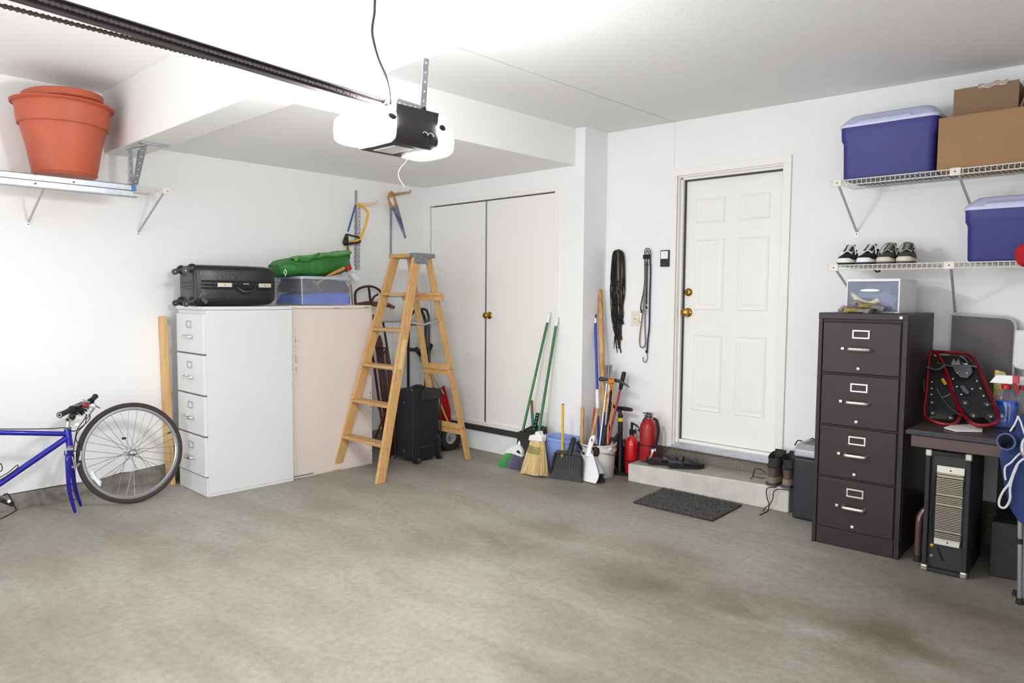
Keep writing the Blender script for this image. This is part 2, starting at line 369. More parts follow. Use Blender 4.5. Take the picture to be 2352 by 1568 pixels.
# ---- concrete step slab
st = B(); a, b = V((2.433,.022,0)), V((3.662,.082,0)); zl, zr = .135, .165
st.hexa([a, b, (b.x,YD+.02,0), (a.x,YD+.02,0)], [(a.x,a.y,zl),(b.x,b.y,zr),(b.x,YD+.02,zr+.005),(a.x,YD+.02,zl+.012)])
put('step_slab', st, STEPC, bev=.008, seg=3, label='pale concrete step slab below the house door', cat='step')
sls = bpy.data.objects['step_slab']; ORG['step_slab'] = sls.location.copy()
lo_ = [(a.x+.008,a.y+.012,zl+.001),(b.x-.010,b.y+.012,zr+.001),(b.x-.010,YD+.02,zr+.006),(a.x+.008,YD+.02,zl+.013)]
put('worn_tread', B().hexa(lo_, [(p[0],p[1],p[2]+.003) for p in lo_]), mat('worn_tread','a9a398',.85,var=(10,.2),bump=(80,.002)), sls, sm=0, bev=.001, label='brownish worn top surface')
def stepz(x, y): return zl+(x-a.x)/(b.x-a.x)*(zr-zl)+.004

# ================================================================== LIGHT: garage door opener
OX = 3.26
op = thing('garage_door_opener', 'black and white garage door opener with two glowing lamp lenses hanging from ceiling', 'garage opener', (OX-.13,-2.71,2.01))
y0, y1, zb, zt = -2.824, -2.607, 2.016, 2.162
xa, xb = OX-.275, OX
# chassis profile in x-z, slightly waisted at the visible side
prof = [(xa+.01,zb+.012),(xa+.02,zb),(xb-.035,zb),(xb-.006,zb+.012),(xb,zb+.03),(xb-.006,zb+.09),(xb,zt-.02),(xb+.004,zt),(xa,zt),(xa+.006,zb+.09)]
put('chassis', B().prism(prof, (0,y0,0), X, Z, (0,y1-y0,0)), mat('opener_black','2d2a2c',.5,var=(9,.2)), op, sm=30, bev=.003)
LENS = mat('opener_lamp_lens', 'ffffff', .4); LENS.node_tree.nodes['Principled BSDF'].inputs['Emission Color'].default_value = (.985,.99,1,1)
LENS.node_tree.nodes['Principled BSDF'].inputs['Emission Strength'].default_value = LENS_EMIT
LENS_B = LENS.copy(); LENS_B.name = 'opener_lamp_lens_rear'; LENS.node_tree.nodes['Principled BSDF'].inputs['Emission Strength'].default_value = LENS_EMIT*1.4; LENS_B.node_tree.nodes['Principled BSDF'].inputs['Emission Strength'].default_value = LENS_EMIT*.62
for sgn, ye, dep in ((-1, y0, .130), (1, y1, .112)):
    rings = []
    for k in range(9):
        t = k/8; off = dep*math.sin(t*PI/2); s = math.cos(t*PI/2)**.38 if t < 1 else .05
        hw = (xb-xa)/2*(.45+.55*s)+.0; hh = (zt-zb)/2*(.22+.78*s)
        cxm = (xa+xb)/2; czm = (zt+zb)/2-.020*t-(.010 if sgn > 0 else 0)
        rings.append([V((cxm+math.copysign(abs(math.cos(a))**.55, math.cos(a))*hw*(1.01), ye+sgn*off, czm+math.copysign(abs(math.sin(a))**.55, math.sin(a))*hh)) for a in [2*PI*j/24 for j in range(24)]])
    ln = put('lamp_lens', B().loft(rings), LENS if sgn < 0 else LENS_B, op, sm=60, label='glowing white lamp lens')
    put('lens_clip', B().loft([[V((xb-.003+.005*k, ye+sgn*(.022-.010*k)+.020*math.cos(a)*(1-.4*k), zt-.055+.016*math.sin(a)*(1-.4*k))) for a in [2*PI*j/10 for j in range(10)]] for k in (0,1)]), BLK, ln)
put('lens_shield', B().box(xa+.002, y1-.004, zt-.004, xb-.004, y1+.075, zt+.003), WHITE, op, sm=0, bev=.002, label='white plate added over the rear lamp lens to shield the ceiling')  # added plate, keeps the rear lamp from making a ceiling hotspot
put('spec_label', B().box(xa+.06, y0+.045, zb-.0015, xb-.07, y0+.145, zb+.001), mat('label_grey','cfcaca',.5), op, sm=0, label='pale rectangular sticker under the chassis')
for yy in (-2.680,-2.650):
    put('dial', B().lathe([(.012,0),(.012,.004),(.006,.005),(0,.005)], (xb-.004,yy,zb+.045), (1,0,0), 16), BLKM, op)
    put('dial_mark', B().tube([(xb+.002,yy+.014*math.cos(t),zb+.045+.014*math.sin(t)) for t in np.linspace(.1,2.6,8)], .0013, 6), WHITE, op)
# hanger bracket and perforated straps
put('hanger_bracket', B().prism([(-2.785,2.16),(-2.625,2.16),(-2.630,2.198),(-2.760,2.205)], (xb-.075,0,0), Y, Z, (.004,0,0)), GALV, op, sm=0)
for yy in (-2.755,-2.728,-2.70,-2.673):
    put('bolt_hole', B().lathe([(.006,0),(.006,.001),(0,.001)], (xb-.070,yy,2.185), (1,0,0), 10), mat('hole_light','e9e9ee',.6), op)
def perf_strap(parent, p0, p1, w=.032, t=.004, side=(0,1,0), name='hanger_strap', step=.04, hole=None):
    p0 = V(p0); p1 = V(p1); d = (p1-p0); L = d.length; d.normalize(); sd = V(side); sd = (sd-d*sd.dot(d)).normalized(); nn = d.cross(sd)
    m = B(); k = max(2, int(L/step)); r = w*.17; hx = w/2
    # plate with real holes: two side strips and bridges with octagonal gaps
    for i in range(k):
        a = L*i/k; bb = L*(i+1)/k; c = (a+bb)/2
        oc = [(r*math.cos(PI/8+PI/4*j), c+r*math.sin(PI/8+PI/4*j)) for j in range(8)]
        outer = [(hx, c+hx*.41), (hx*.41, bb), (-hx*.41, bb), (-hx, c+hx*.41), (-hx, c-hx*.41), (-hx*.41, a), (hx*.41, a), (hx, c-hx*.41)]
        outer = [(hx,bb),(0,bb),(-hx,bb),(-hx,c),(-hx,a),(0,a),(hx,a),(hx,c)]
        oc = [(r*math.cos(PI/4*(j+1)), c+r*math.sin(PI/4*(j+1))) for j in range(8)]
        vs = []
        for off in (-t/2, t/2):
            for (x_, z_) in outer+oc: vs.append(p0+sd*x_+d*z_+nn*off)
        fs = []
        for j in range(8):
            j2 = (j+1) % 8
            fs += [(j, j2, 8+j2, 8+j), (16+j, 24+j, 24+j2, 16+j2), (8+j, 8+j2, 24+j2, 24+j)]
            if j in (2,3,6,7): fs.append((j, 16+j, 16+j2, j2))
        m.add(vs, fs)
    return put(name, m, GALV, parent, sm=0)
perf_strap(op, (xb-.03,-2.668,2.150), (xb-.03,-2.650,2.380), w=.028, step=.034)
put('strap_bolt', B().lathe([(.010,0),(.010,.007),(0,.008)], (xb-.026,-2.667,2.172), (1,0,0), 6), BLKM, op)
perf_strap(op, at(868,232,0,3.04), at(858,168,0,3.04), w=.028, step=.034, side=(0,1,0))
# rail with chain
rl0 = at(880,231,0,OX-.10)-Z*.024; rl1 = at(132,0,0,OX-.10)-Z*.024; rl1 = rl0+(rl1-rl0)*2.4
RAILM = mat('rail_dark','3a3336',.45,.5,var=(12,.2))
put('rail', B().bar(rl0+Z*.005, rl1+Z*.005, .032, .020).bar(rl0+V((0,0,.021)), rl1+V((0,0,.021)), .006, .040).bar(rl0-V((0,0,.010)), rl1-V((0,0,.010)), .005, .034), RAILM, op, sm=0, bev=.002)
def chain(p0, p1, pitch, parent, name, m):
    p0 = V(p0); p1 = V(p1); n = int((p1-p0).length/pitch); d = (p1-p0).normalized(); mb = B()
    for i in range(n):
        c = p0+d*(pitch*(i+.5))
        for sx in (-1, 1):
            o = c+X*(sx*(.0045 if i % 2 else .0065))
            for e_ in (-1, 1): mb.cyl(o+d*pitch*.42*e_-X*.0011, o+d*pitch*.42*e_+X*.0011, .0058, n=6)
            mb.bar(o-d*pitch*.42, o+d*pitch*.42, .0058, .0020, side=(0,0,1))
        mb.cyl(c-d*pitch/2-X*.006, c-d*pitch/2+X*.006, .0046, n=6)
    return put(name, mb, m, parent, sm=0, kind='stuff')
CHM = mat('chain_metal','8a8280',.35,.8)
chain(rl0+V((.017,0,.002)), rl1+V((.017,0,.002)), .0150, op, 'drive_chain', mat('chain_dark','5d5554',.35,.8))
chain(at(740,201,0,OX-.15), at(740,201,0,OX-.15)+(at(0,12,0,OX-.15)-at(740,201,0,OX-.15))*2, .0150, op, 'return_chain', mat('chain_bare','6f6658',.35,.8))
put('trolley_arm', B().bar(at(840,240,0,OX-.11),at(735,207,0,OX-.11),.016,.02).bar(at(802,226,0,OX-.11),at(804,243,0,OX-.11),.016,.016), mat('trolley_white','d7d7da',.4,.4), op, sm=0, bev=.003)
put('power_cord', B().tube([at(872,-40,1,-2.90), at(862,-5,1,-2.90), at(860,30,1,-2.90), at(855,75,1,-2.90), at(868,130,1,-2.89), at(884,170,1,-2.86), at(893,205,1,-2.83), at(896,238,1,-2.80)], .0050, 8, sm=5), BLK, op)
put('bell_wire', B().tube([at(852,172,0,3.02), at(875,190,0,3.04), at(900,225,0,3.08), at(915,240,0,3.1)], .002, 5, sm=4).tube([at(893,190,0,3.02), at(905,215,0,3.06), at(917,240,0,3.1)], .002, 5, sm=4), WHITE, op)
put('pull_string', B().tube([at(934,350,0,3.12), at(934,368,0,3.12), at(922,382,0,3.12), at(915,396,0,3.12), at(918,412,0,3.12), at(929,428,0,3.12)], .0010, 5, sm=5), WHITE, op)
op_o = at(868,-60,0,3.10)
put('ceiling_outlet', B().box(3.16,-2.96,2.783,3.28,-2.88,2.79), WHITE, bev=.002, label='small white ceiling outlet feeding the black opener cord', cat='outlet')

# ================================================================== LEFT WALL: shelf, track, pots
WIRE = mat('white_wire', 'dedbd0', .45)
def wire_shelf(name, label, axis_along, wall, depth_dir, depth, t0, t1, z, braces, clips, group=None):
    """axis_along: unit vec, wall: point on wall, depth_dir: unit vec out of the wall"""
    P = lambda t, d, h: V(wall)+V(axis_along)*t+V(depth_dir)*d+Z*h
    root = thing(name, label, 'shelf', P((t0+t1)/2, depth/2, z), group=group)
    m = B(); n = int((t1-t0)/.0254); dk = B()
    for i in range(n+1):
        t = t0+(t1-t0)*i/n
        dk.tube([P(t, .006, z), P(t, depth, z), P(t, depth+.001, z-.030)], .0018, 5)
    put('deck_wires', dk, WIRE, root, sm=0, kind='stuff')
    for (d, h) in ((depth+.002, -.001), (depth+.003, -.030), (depth*.55, -.003), (.010, -.003)):
        put('rail_wire', B().tube([P(t0, d, z+h), P(t1, d, z+h)], .0032, 8), WIRE, root)
    for (tt, td, zd) in braces:
        br = put('support_brace', B().bar(P(tt, depth+.002, z-.022), P(tt+td, .008, zd+.01), .014, .007, side=axis_along), mat('brace_grey', 'b9babd', .45, .3), root, sm=0, bev=.002)
        put('brace_foot', B().bar(P(tt+td, .002, zd-.025), P(tt+td, .002, zd+.018), .026, .003, side=axis_along).xf(Matrix.Identity(4)), WHITE, br, sm=0, bev=.001)
        put('screw', B().lathe([(.004,0),(.003,.002),(0,.0025)], P(tt+td, .004, zd-.004), depth_dir, 10), BLKM, br)
    for tt in clips:
        c = put('end_clip', B().bar(P(tt-.030, depth+.005, z-.015), P(tt+.022, depth+.005, z-.015), .042, .010, side=Z), WIRE, root, sm=0, bev=.003)
        put('screw', B().lathe([(.004,0),(.003,.002),(0,.0025)], P(tt-.004, depth+.0105, z-.015), depth_dir, 10), BLKM, c)
    return root
SZ = 2.130
wire_shelf('wire_shelf', 'white wire shelf high on the left wall holding the terracotta pots', 'yy' and (0,1,0), (0,0,0), (1,0,0), .40, -5.2, -2.572, SZ,
    [(-2.612, -.035, 1.845), (-3.30, -.02, 1.862), (-4.0, 0, 1.86)], [-2.590, -3.99])
# galvanised door track lying along the shelf
tk = thing('door_track', 'galvanised steel garage door track running in front of the left wire shelf', 'track', (.46,-3.6,2.04))
e0 = at(305, 452, 0, .46); e1 = at(0, 422, 0, .46); dirt = (e1-e0).normalized()
ET = e0+dirt*2.4
top0 = at(305, 425, 0, .46); top1 = at(0, 378, 0, .46); HT = (top0.z-e0.z)
put('track', B().prism([(0,0),(.012,0),(.012,HT*.44),(.000,HT*.47),(.000,HT*.50),(.020,HT*.53),(.020,HT*.58),(.012,HT*.60),(.012,HT*.95),(.020,HT),(-.01,HT),(-.01,0)], e0, X, Z, dirt*2.4), GALV, tk, sm=0)
put('track_lower_flange', B().prism([(.0,-.006),(.030,-.006),(.030,.002),(0,.002)], e0-dirt*.02, X, Z, dirt*2.42), mat('galv_dark','8b8e93',.5,.7), tk, sm=0)
for px, py in ((82,400),(82,421),(170,418),(70,428)):
    put('bolt', B().lathe([(.006,0),(.005,.003),(0,.004)], at(px,py,0,.478), (1,0,0), 8), mat('bolt_dark','55565a',.4,.8), tk)
put('end_tag', B().box(.474, e0.y-.010, e0.z+.035, .482, e0.y+.015, e0.z+.075), mat('blue_tape','3f6fb4',.5), tk, sm=0, label='strip of blue tape')
hb = at(310,425,0,.44)
perf_strap(tk, at(300,428,0,.40), at(300,345,0,.40), side=(0,1,0), name='perforated_angle')
perf_strap(tk, at(310,424,0,.45), at(330,338,0,.62), w=.036, side=(0,1,0), name='perforated_angle')
perf_strap(tk, at(306,428,0,.43), at(319,345,0,.53), w=.020, side=(1,0,0), name='perforated_angle')
perf_strap(tk, at(296,343,0,.40), at(333,335,0,.66), w=.032, side=(0,1,.2), name='perforated_angle')
put('beam_plate', B().box(.60,-2.84,2.368,.64,-2.66,2.379), GALV, tk, sm=0, bev=.002)
# terracotta pots
TC = mat('terracotta_plastic', 'b9583c', .55, var=(3,.12), bump=(40,.001))
pc = V((.297, -3.178, SZ+.022))
pt = thing('flower_pot', 'large terracotta coloured plastic pot with banded rim on the left shelf', 'flower pot', pc)
s_ = 1.0
KR, KH = .845, .90
pr = [(.0,0),(.205,0),(.212,.012),(.272,.335),(.292,.338),(.298,.350),(.312,.475),(.330,.478),(.338,.486),(.338,.492),(.325,.494),(.303,.490),(.285,.345),(.200,.02),(.0,.02)]
pr = [(a*KR, b*KH) for a, b in pr]
put('pot_body', B().lathe(pr, pc, (.0,0,1), 64), TC, pt, sm=30)
for k, r in ((.012,.2135),(.338,.2935),(.478,.334)):
    put('rim_ridge', B().lathe([(r*KR-.003,k*KH-.004),(r*KR+.003,k*KH),(r*KR-.003,k*KH+.004),(r*KR-.01,k*KH)], pc, (0,0,1), 64, close=True), TC, pt)
p2 = thing('flower_pot', 'second terracotta pot nested upside inside the large pot, rim showing', 'flower pot', pc+Z*.40)
tilt = Matrix.Translation(pc+V((-.01,.005,.462))) @ Matrix.Scale(.86,4) @ Matrix.Rotation(math.radians(-3), 4, 'Y') @ Matrix.Rotation(math.radians(3), 4, 'X')
put('pot_body', B().lathe([(.13,-.30),(.235,-.02),(.262,.0),(.262,.045),(.250,.052),(.236,.050),(.225,-.01),(.12,-.28)], (0,0,0), (0,0,1), 56).xf(tilt), TC, p2, sm=30)

# ================================================================== left cabinets
def cabinet_left(name, label, y0, y1, x0, x1, h, m, drawers=True):
    root = thing(name, label, 'filing cabinet', ((x0+x1)/2, (y0+y1)/2, 0))
    put('body', B().box(x0, y0+.016, 0, x1, y1, h-.026), m, root, sm=0, bev=.002)
    put('top', B().box(x0-.001, y0+.001, h-.024, x1+.001, y1, h), m, root, sm=0, bev=.003)
    return root
HC = 1.328
WC = mat('cabinet_white', 'd9dbdc', .42, var=(2,.03))
wc = cabinet_left('filing_cabinet', 'pale grey four drawer filing cabinet standing under the black hard suitcase', -2.452, -1.792, .150, .628, HC, WC)
put('side_panel', B().box(.6275, -2.44, .02, .631, -1.795, HC-.05), WC, wc, sm=0, bev=.001)
put('kick_plate', B().box(.156,-2.450,.002,.622,-2.434,.132), WC, wc, sm=0, bev=.002)
LINE = mat('cabinet_gap', '6f7173', .7)
for k in range(4):
    z0 = .140+k*.2865; z1 = z0+.275
    d = put('drawer', B().box(.166,-2.456,z0,.612,-2.434,z1), WC, wc, sm=0, bev=.003)
    put('drawer_gap', B().box(.160,-2.440,z0-.010,.618,-2.433,z0-.001), LINE, d, sm=0)
    put('label_frame', B().frame((0,-2.456,0), X, Z, .345,.425, z0+.175,z0+.225,.007,(0,-.004,0)), STEEL, d, sm=0)
    put('handle', B().tube([(.325,-2.455,z0+.115),(.330,-2.484,z0+.112),(.385,-2.490,z0+.112),(.440,-2.484,z0+.112),(.445,-2.455,z0+.115)], .008, 8, sm=4, flat=((0,0,1),1.3)), CHR, d)
    put('thumb_latch', B().box(.296,-2.464,z0+.112,.310,-2.455,z0+.124), STEEL, d, sm=0, bev=.001)
BGm = mat('cabinet_beige', 'dfd2ca', .5, var=(1.5,.05))
bc = cabinet_left('metal_cabinet', 'scuffed beige pink metal cabinet between the white filing cabinet and ladder', -1.788, -1.040, .120, .588, HC+.004, BGm)
bc['category'] = 'cabinet'
put('side_panel', B().box(.5875, -1.782, .012, .592, -1.046, HC-.03), BGm, bc, sm=0, bev=.001)
SC = mat('scuff_dark', '3a2f2b', .8)
sc = B(); rnd = random.Random(3)
for (ya, za, yb, zb_, n, wd) in ((-1.742,1.17,-1.742,.80,26,.003), (-1.715,1.14,-1.735,.75,18,.002), (-1.775,.95,-1.775,.42,34,.004), (-1.06,.62,-1.055,.44,10,.005), (-1.06,.22,-1.055,.10,8,.006), (-1.30,.22,-1.24,.21,4,.006), (-1.40,1.310,-1.36,1.310,4,.006), (-1.11,1.315,-1.06,1.318,5,.008)):
    for i in range(n):
        t = rnd.random(); yy = ya+(yb-ya)*t+rnd.uniform(-1,1)*wd*.8; zz = za+(zb_-za)*t; l = rnd.uniform(.003,.020); ww = wd*rnd.uniform(.25,.9)/2
        if za-zb_ < .02: sc.box(.5915, yy-l/2, zz-ww, .5925, yy+l/2, zz+ww)
        else: sc.box(.5915, yy-ww, zz-l/2, .5925, yy+ww, zz+l/2)
sc.box(.5915,-1.772,.016,.5925,-1.60,.022)
put('scuff_marks', sc, SC, bc, sm=0, kind='stuff')
# board behind
put('wooden_board', B().hexa([(.02,-2.500,.0),(.115,-2.500,0),(.115,-2.465,0),(.02,-2.465,0)], [(.0,-2.524,1.245),(.080,-2.524,1.245),(.080,-2.488,1.245),(.0,-2.488,1.245)]), wood('pine_board','dcb67c','cda063',(3,3,.6),6), bev=.002, label='pale wooden board leaning between the white cabinet and left wall', cat='board')

# ---- hard suitcase on its side
sx0, sx1 = .15, .61
TH = math.radians(11); _fl = at(443,660,0,.543).y; _fr = at(637,660,0,.66).y; _L = (_fr-_fl)/math.cos(TH); _cy = (_fl+_fr)/2+.23*math.sin(TH)
syA = _cy-_L/2; syB = _cy+_L/2
szA, szB = HC+.004, HC+.292
sc_ = thing('suitcase', 'black hard shell suitcase lying on its side on the white cabinet', 'suitcase', ((sx0+sx1)/2, (syA+syB)/2, szA))
SUIT = mat('suitcase_shell', '19181c', .36, bump=(60,.0015), var=(3,.25))
def superring(y, cx, cz, hx, hz, e=.28, n=40):
    return [V((cx+math.copysign(abs(math.cos(t))**e, math.cos(t))*hx, y, cz+math.copysign(abs(math.sin(t))**e, math.sin(t))*hz)) for t in [2*PI*j/n for j in range(n)]]
cxm, czm = (sx0+sx1)/2, (szA+szB)/2; hx, hz = (sx1-sx0)/2, (szB-szA)/2
rings = []
for t, s in ((0,.90),(.012,.965),(.04,.995),(.3,1),(.65,1),(.86,.98),(.94,.94),(.985,.84),(1.0,.70)):
    rings.append(superring(syA+(syB-syA)*t, cxm, czm, hx*s, hz*(s if s > .85 else s*.95)))
put('shell', B().loft(rings), SUIT, sc_, sm=45)
# middle belt ridges going round
for dz_ in (-.020, .004, .028):
    loop = [V((cxm+math.copysign(abs(math.cos(t))**.35, math.cos(t))*(hx+.004), (syA+syB)/2+math.copysign(abs(math.sin(t))**.30, math.sin(t))*((syB-syA)/2+.003), czm+dz_)) for t in [2*PI*j/48 for j in range(48)]]
    put('belt_ridge', B().tube(loop, .008, 8, closed=True), SUIT, sc_)
for (pa, pb) in ((494,527),(590,620)):
    ya = syA+(pa-441)/196*_L; yb = syA+(pb-441)/196*_L
    lt = put('latch', B().box(sx1+.004, ya, czm-.012, sx1+.016, yb, czm+.018), mat('latch_nickel','bdb6a4',.35,.5), sc_, sm=0, bev=.002)
    put('latch_button', B().lathe([(.005,0),(.004,.003),(0,.004)], (sx1+.016,(ya+yb)/2,czm+.003), (1,0,0), 10), mat('nickel_dark','6d685c',.35,.8), lt)
ha, hb_ = syA+(540-441)/196*_L, syA+(582-441)/196*_L
put('carry_handle', B().tube([(sx1+.002,ha,czm+.006),(sx1+.020,ha+.004,czm-.018),(sx1+.030,ha+.03,czm-.040),(sx1+.032,(ha+hb_)/2,czm-.044),(sx1+.030,hb_-.03,czm-.040),(sx1+.020,hb_-.004,czm-.018),(sx1+.002,hb_,czm+.006)], .011, 8, sm=4), BLK, sc_)
for k in range(4):
    put('lock_dial', B().box(sx1+.004, (ha+hb_)/2-.020+k*.010, czm+.004, sx1+.010, (ha+hb_)/2-.014+k*.010, czm+.016), STEEL, sc_, sm=0)
put('lock_plate', B().box(sx1-.005, ha-.004, czm-.012, sx1+.006, hb_+.004, czm+.022), BLKM, sc_, sm=0, bev=.002)
for xx in (sx0+.055, sx1-.045):
    for zz, up in ((szA+.030, 0), (szB-.030, 1)):
        w_ = put('caster', B().ball((xx, syA+.004, zz), (.030,.034,.034)).bar((xx,syA-.006,zz),(xx,syA-.030,zz-.006),.030,.036), BLK, sc_, bev=.002)
        put('caster_wheel', B().cyl((xx-.012,syA-.040,zz-.016),(xx+.012,syA-.040,zz-.016),.022,n=18), BLK, w_)
        put('axle_cap', B().cyl((xx-.0135,syA-.040,zz-.016),(xx+.0135,syA-.040,zz-.016),.004,n=8), CHR, w_)
put('corner_scrape', B().grid(lambda u, v: (sx1+.0012, syA+.045+.035*u+.012*math.sin(9*v), szA+.025+.085*v+.01*math.sin(5*u)), 8, 10), mat('scraped_shell','3a393d',.15,coat=1,bump=(70,.01)), sc_, sm=20)

sc_.rotation_euler = (0, 0, -TH)
# ---- clear storage bin with contents
bx1, bx0 = .575, .16
byA = at(692,700,0,bx1).y; byB = at(810,700,0,bx1).y; bz = HC+.006; bh = .225
CLEAR = bpy.data.materials.new('clear_plastic'); CLEAR.use_nodes = True
nt = CLEAR.node_tree; nt.nodes.clear(); o_ = nt.nodes.new('ShaderNodeOutputMaterial'); mx = nt.nodes.new('ShaderNodeMixShader'); tr = nt.nodes.new('ShaderNodeBsdfTransparent'); pb = nt.nodes.new('ShaderNodeBsdfPrincipled')
tr.inputs[0].default_value = (.93,.94,.97,1); pb.inputs['Base Color'].default_value = lin('cfd3dc'); pb.inputs['Roughness'].default_value = .18
mx.inputs[0].default_value = .22; nt.links.new(tr.outputs[0], mx.inputs[1]); nt.links.new(pb.outputs[0], mx.inputs[2]); nt.links.new(mx.outputs[0], o_.inputs[0])
MILKY = mat('milky_rim', 'b9bfca', .3, alpha=.85)
bn = thing('storage_bin', 'clear plastic storage bin of tools and blue cloth on the beige cabinet', 'storage bin', ((bx0+bx1)/2,(byA+byB)/2,bz))
def rr(x0,x1,y0_,y1_,z,r=.03,k=5):
    out = []
    for (cx,cy,a0) in ((x1-r,y0_+r,-PI/2),(x1-r,y1_-r,0),(x0+r,y1_-r,PI/2),(x0+r,y0_+r,PI)):
        for i in range(k+1):
            a = a0+PI/2*i/k; out.append(V((cx+r*math.cos(a), cy+r*math.sin(a), z)))
    return out
fl = .012
wall_ = [rr(bx0+fl,bx1-fl,byA+fl,byB-fl,bz), rr(bx0+fl,bx1-fl,byA+fl,byB-fl,bz+.004), rr(bx0+.002,bx1-.002,byA+.002,byB-.002,bz+bh)]
put('bin_walls', B().loft(wall_, cap=False).add(wall_[0], [tuple(range(len(wall_[0])))]), CLEAR, bn, sm=40)
rim = [rr(bx0-.004+q,bx1+.004-q,byA-.004+q,byB+.004-q,bz+bh+h_) for q,h_ in ((0,-.022),(0,-.004),(.004,0),(.010,0),(.010,-.022))]
put('bin_rim', B().loft(rim, closed=True), MILKY, bn, sm=40)
put('corner_post', B().tube([(bx1-fl-.002,byA+fl+.006,bz+.004),(bx1-.006,byA+.008,bz+bh-.02)], .005, 6), MILKY, bn)
BLUEC = mat('blue_fabric','4a70dc',.85,bump=(30,.01),var=(8,.25)); GREYC = mat('dark_grey_fabric','3c3f4b',.9,bump=(22,.01),var=(9,.3))
def lump(x0,x1,y0_,y1_,z0,zf,seed=0,n=18):
    rg = random.Random(seed); ph = [rg.uniform(0,6) for _ in range(6)]
    def top(u,v):
        e = min(u,1-u,v,1-v); k = min(1,e*15)**.6
        return (x0+(x1-x0)*u, y0_+(y1_-y0_)*v, z0+(zf(u,v)-z0)*(.35+.65*k)+.006*math.sin(9*u+ph[0]+4*v)*math.sin(11*v+ph[1]))
    m = B(); m.grid(top, n, n)
    base = len(m.v); edge = [i*n for i in range(n)]+[(n-1)*n+j for j in range(1,n)]+[i*n+n-1 for i in range(n-2,-1,-1)]+[j for j in range(n-2,0,-1)]
    m.v += [V((m.v[i].x,m.v[i].y,z0)) for i in edge]; L = len(edge)
    m.f += [[edge[k],edge[(k+1)%L],base+(k+1)%L,base+k] for k in range(L)]+[[base+k for k in range(L)][::-1]]
    return m
q = .015
put('blue_cloth', lump(bx0+q,bx1-q,byA+q,byB-q,bz+.010,lambda u,v: bz+.085+.06*v,1), BLUEC, sm=60, label='crumpled blue cloth inside the clear bin', cat='cloth')
put('grey_cloth', lump(bx0+q+.004,bx1-q-.004,byA+q+.004,byB-q-.004,bz+.100,lambda u,v: bz+.212-.02*u,2), GREYC, sm=60, label='dark grey cloth bundle above the blue cloth in the clear bin', cat='cloth')
# hammer leaning in the bin
hm = thing('hammer', 'wooden handled claw hammer sticking out of the clear bin', 'hammer', at(730,650,0,.555))
hw = [at(726,652,0,.550), at(760,630,0,.540), at(790,616,0,.53)]
put('handle', B().tube(hw, [.010,.012,.015], 10), wood('hammer_wood','c99355','a97338',(8,8,8),6), hm)
h0 = at(726,652,0,.550)
put('head', B().tube([at(716,643,0,.552), h0, at(733,662,0,.554), at(741,670,0,.556)], [.012,.012,.008,.003], 8, sm=3), mat('old_steel','8d7f71',.5,.7), hm)
# plastic bag bunching out
PBAG = mat('thin_plastic_bag','e6e9f0',.25,alpha=.45,bump=(25,.02))
def crumple(c, r, seed, n=16, m_=12, amp=.25):
    rg = random.Random(seed); k = [(rg.uniform(2,7),rg.uniform(2,7),rg.uniform(0,6)) for _ in range(5)]
    mb = B().ball(c, r, n, m_); c = V(c)
    for i, p in enumerate(mb.v):
        d = p-c; th = math.atan2(d.y,d.x); ph = math.atan2(d.z,math.hypot(d.x,d.y)); f = 1+amp*sum(math.sin(a*th+b*ph+e) for a,b,e in k)/3
        mb.v[i] = c+d*f
    return mb
bb_ = at(806,636,0,.50)
put('plastic_bag', crumple(bb_, (.10,.055,.050), 4, 22, 16), PBAG, sm=0, label='crumpled clear plastic bag bulging over the bin corner', cat='plastic bag')
put('red_pouch', crumple(at(797,616,0,.47), (.05,.03,.026), 5), mat('red_cloth','b3202c',.7), sm=40, label='small red pouch behind the green bag', cat='pouch')
# green bag
GRN = mat('green_nylon','2f7a30',.55,bump=(16,.02),var=(5,.30)); GRN2 = mat('green_nylon_light','5aa04e',.5,bump=(20,.02),var=(9,.2))
gb = thing('green_bag', 'crumpled green nylon bag lying on top of the clear storage bin', 'bag', at(700,625,0,.42))
ga = at(628,612,0,.40); gz = at(792,600,0,.40)
rings = []
for k in range(15):
    t = k/14; c = ga.lerp(gz, t)+Z*(.006*math.sin(9*t)); hh = .045+.030*math.sin(PI*min(1,t*1.15)**.8) ; c = c-Z*(.026-.012*t); hh = .056+.042*t**.7; hx = .12+.03*math.sin(5*t)
    if k in (0,14): hh *= .75; hx *= .85
    rg = []
    for j in range(22):
        a = 2*PI*j/22; e = .7
        rg.append(c+V((math.copysign(abs(math.cos(a))**e,math.cos(a))*hx*(1+.04*math.sin(7*a+11*t)), .010*math.sin(4*a+3), math.copysign(abs(math.sin(a))**e,math.sin(a))*hh*(1+.10*math.sin(3*a+9*t)))))
    rings.append(rg)
put('bag_body', B().loft(rings), GRN, gb, sm=50)
put('flap', B().grid(lambda u,v: (.40+.10*math.sin(v*PI*.9)+.020, ga.lerp(gz,.18+.80*u).y, ga.lerp(gz,.18+.8*u).z+.046+.030*u**.6+.022*math.cos(v*PI*.9)-.010+.004*math.sin(14*u)), 14, 8), GRN2, gb, sm=60, solid=.003)
put('bag_handle', B().tube([at(686,590,0,.545), at(698,598,0,.556), at(715,594,0,.556), at(733,582,0,.548)], .006, 6, sm=4, flat=((0,0,1),2)), GRN, gb)
put('drawstring', B().tube([at(655,618,0,.555), at(658,625,0,.565), at(655,634,0,.567)], .0025, 6, sm=3).tube([at(655,618,0,.555), at(652,626,0,.566), at(656,630,0,.567)], .0025, 6, sm=3), WHITE, gb)

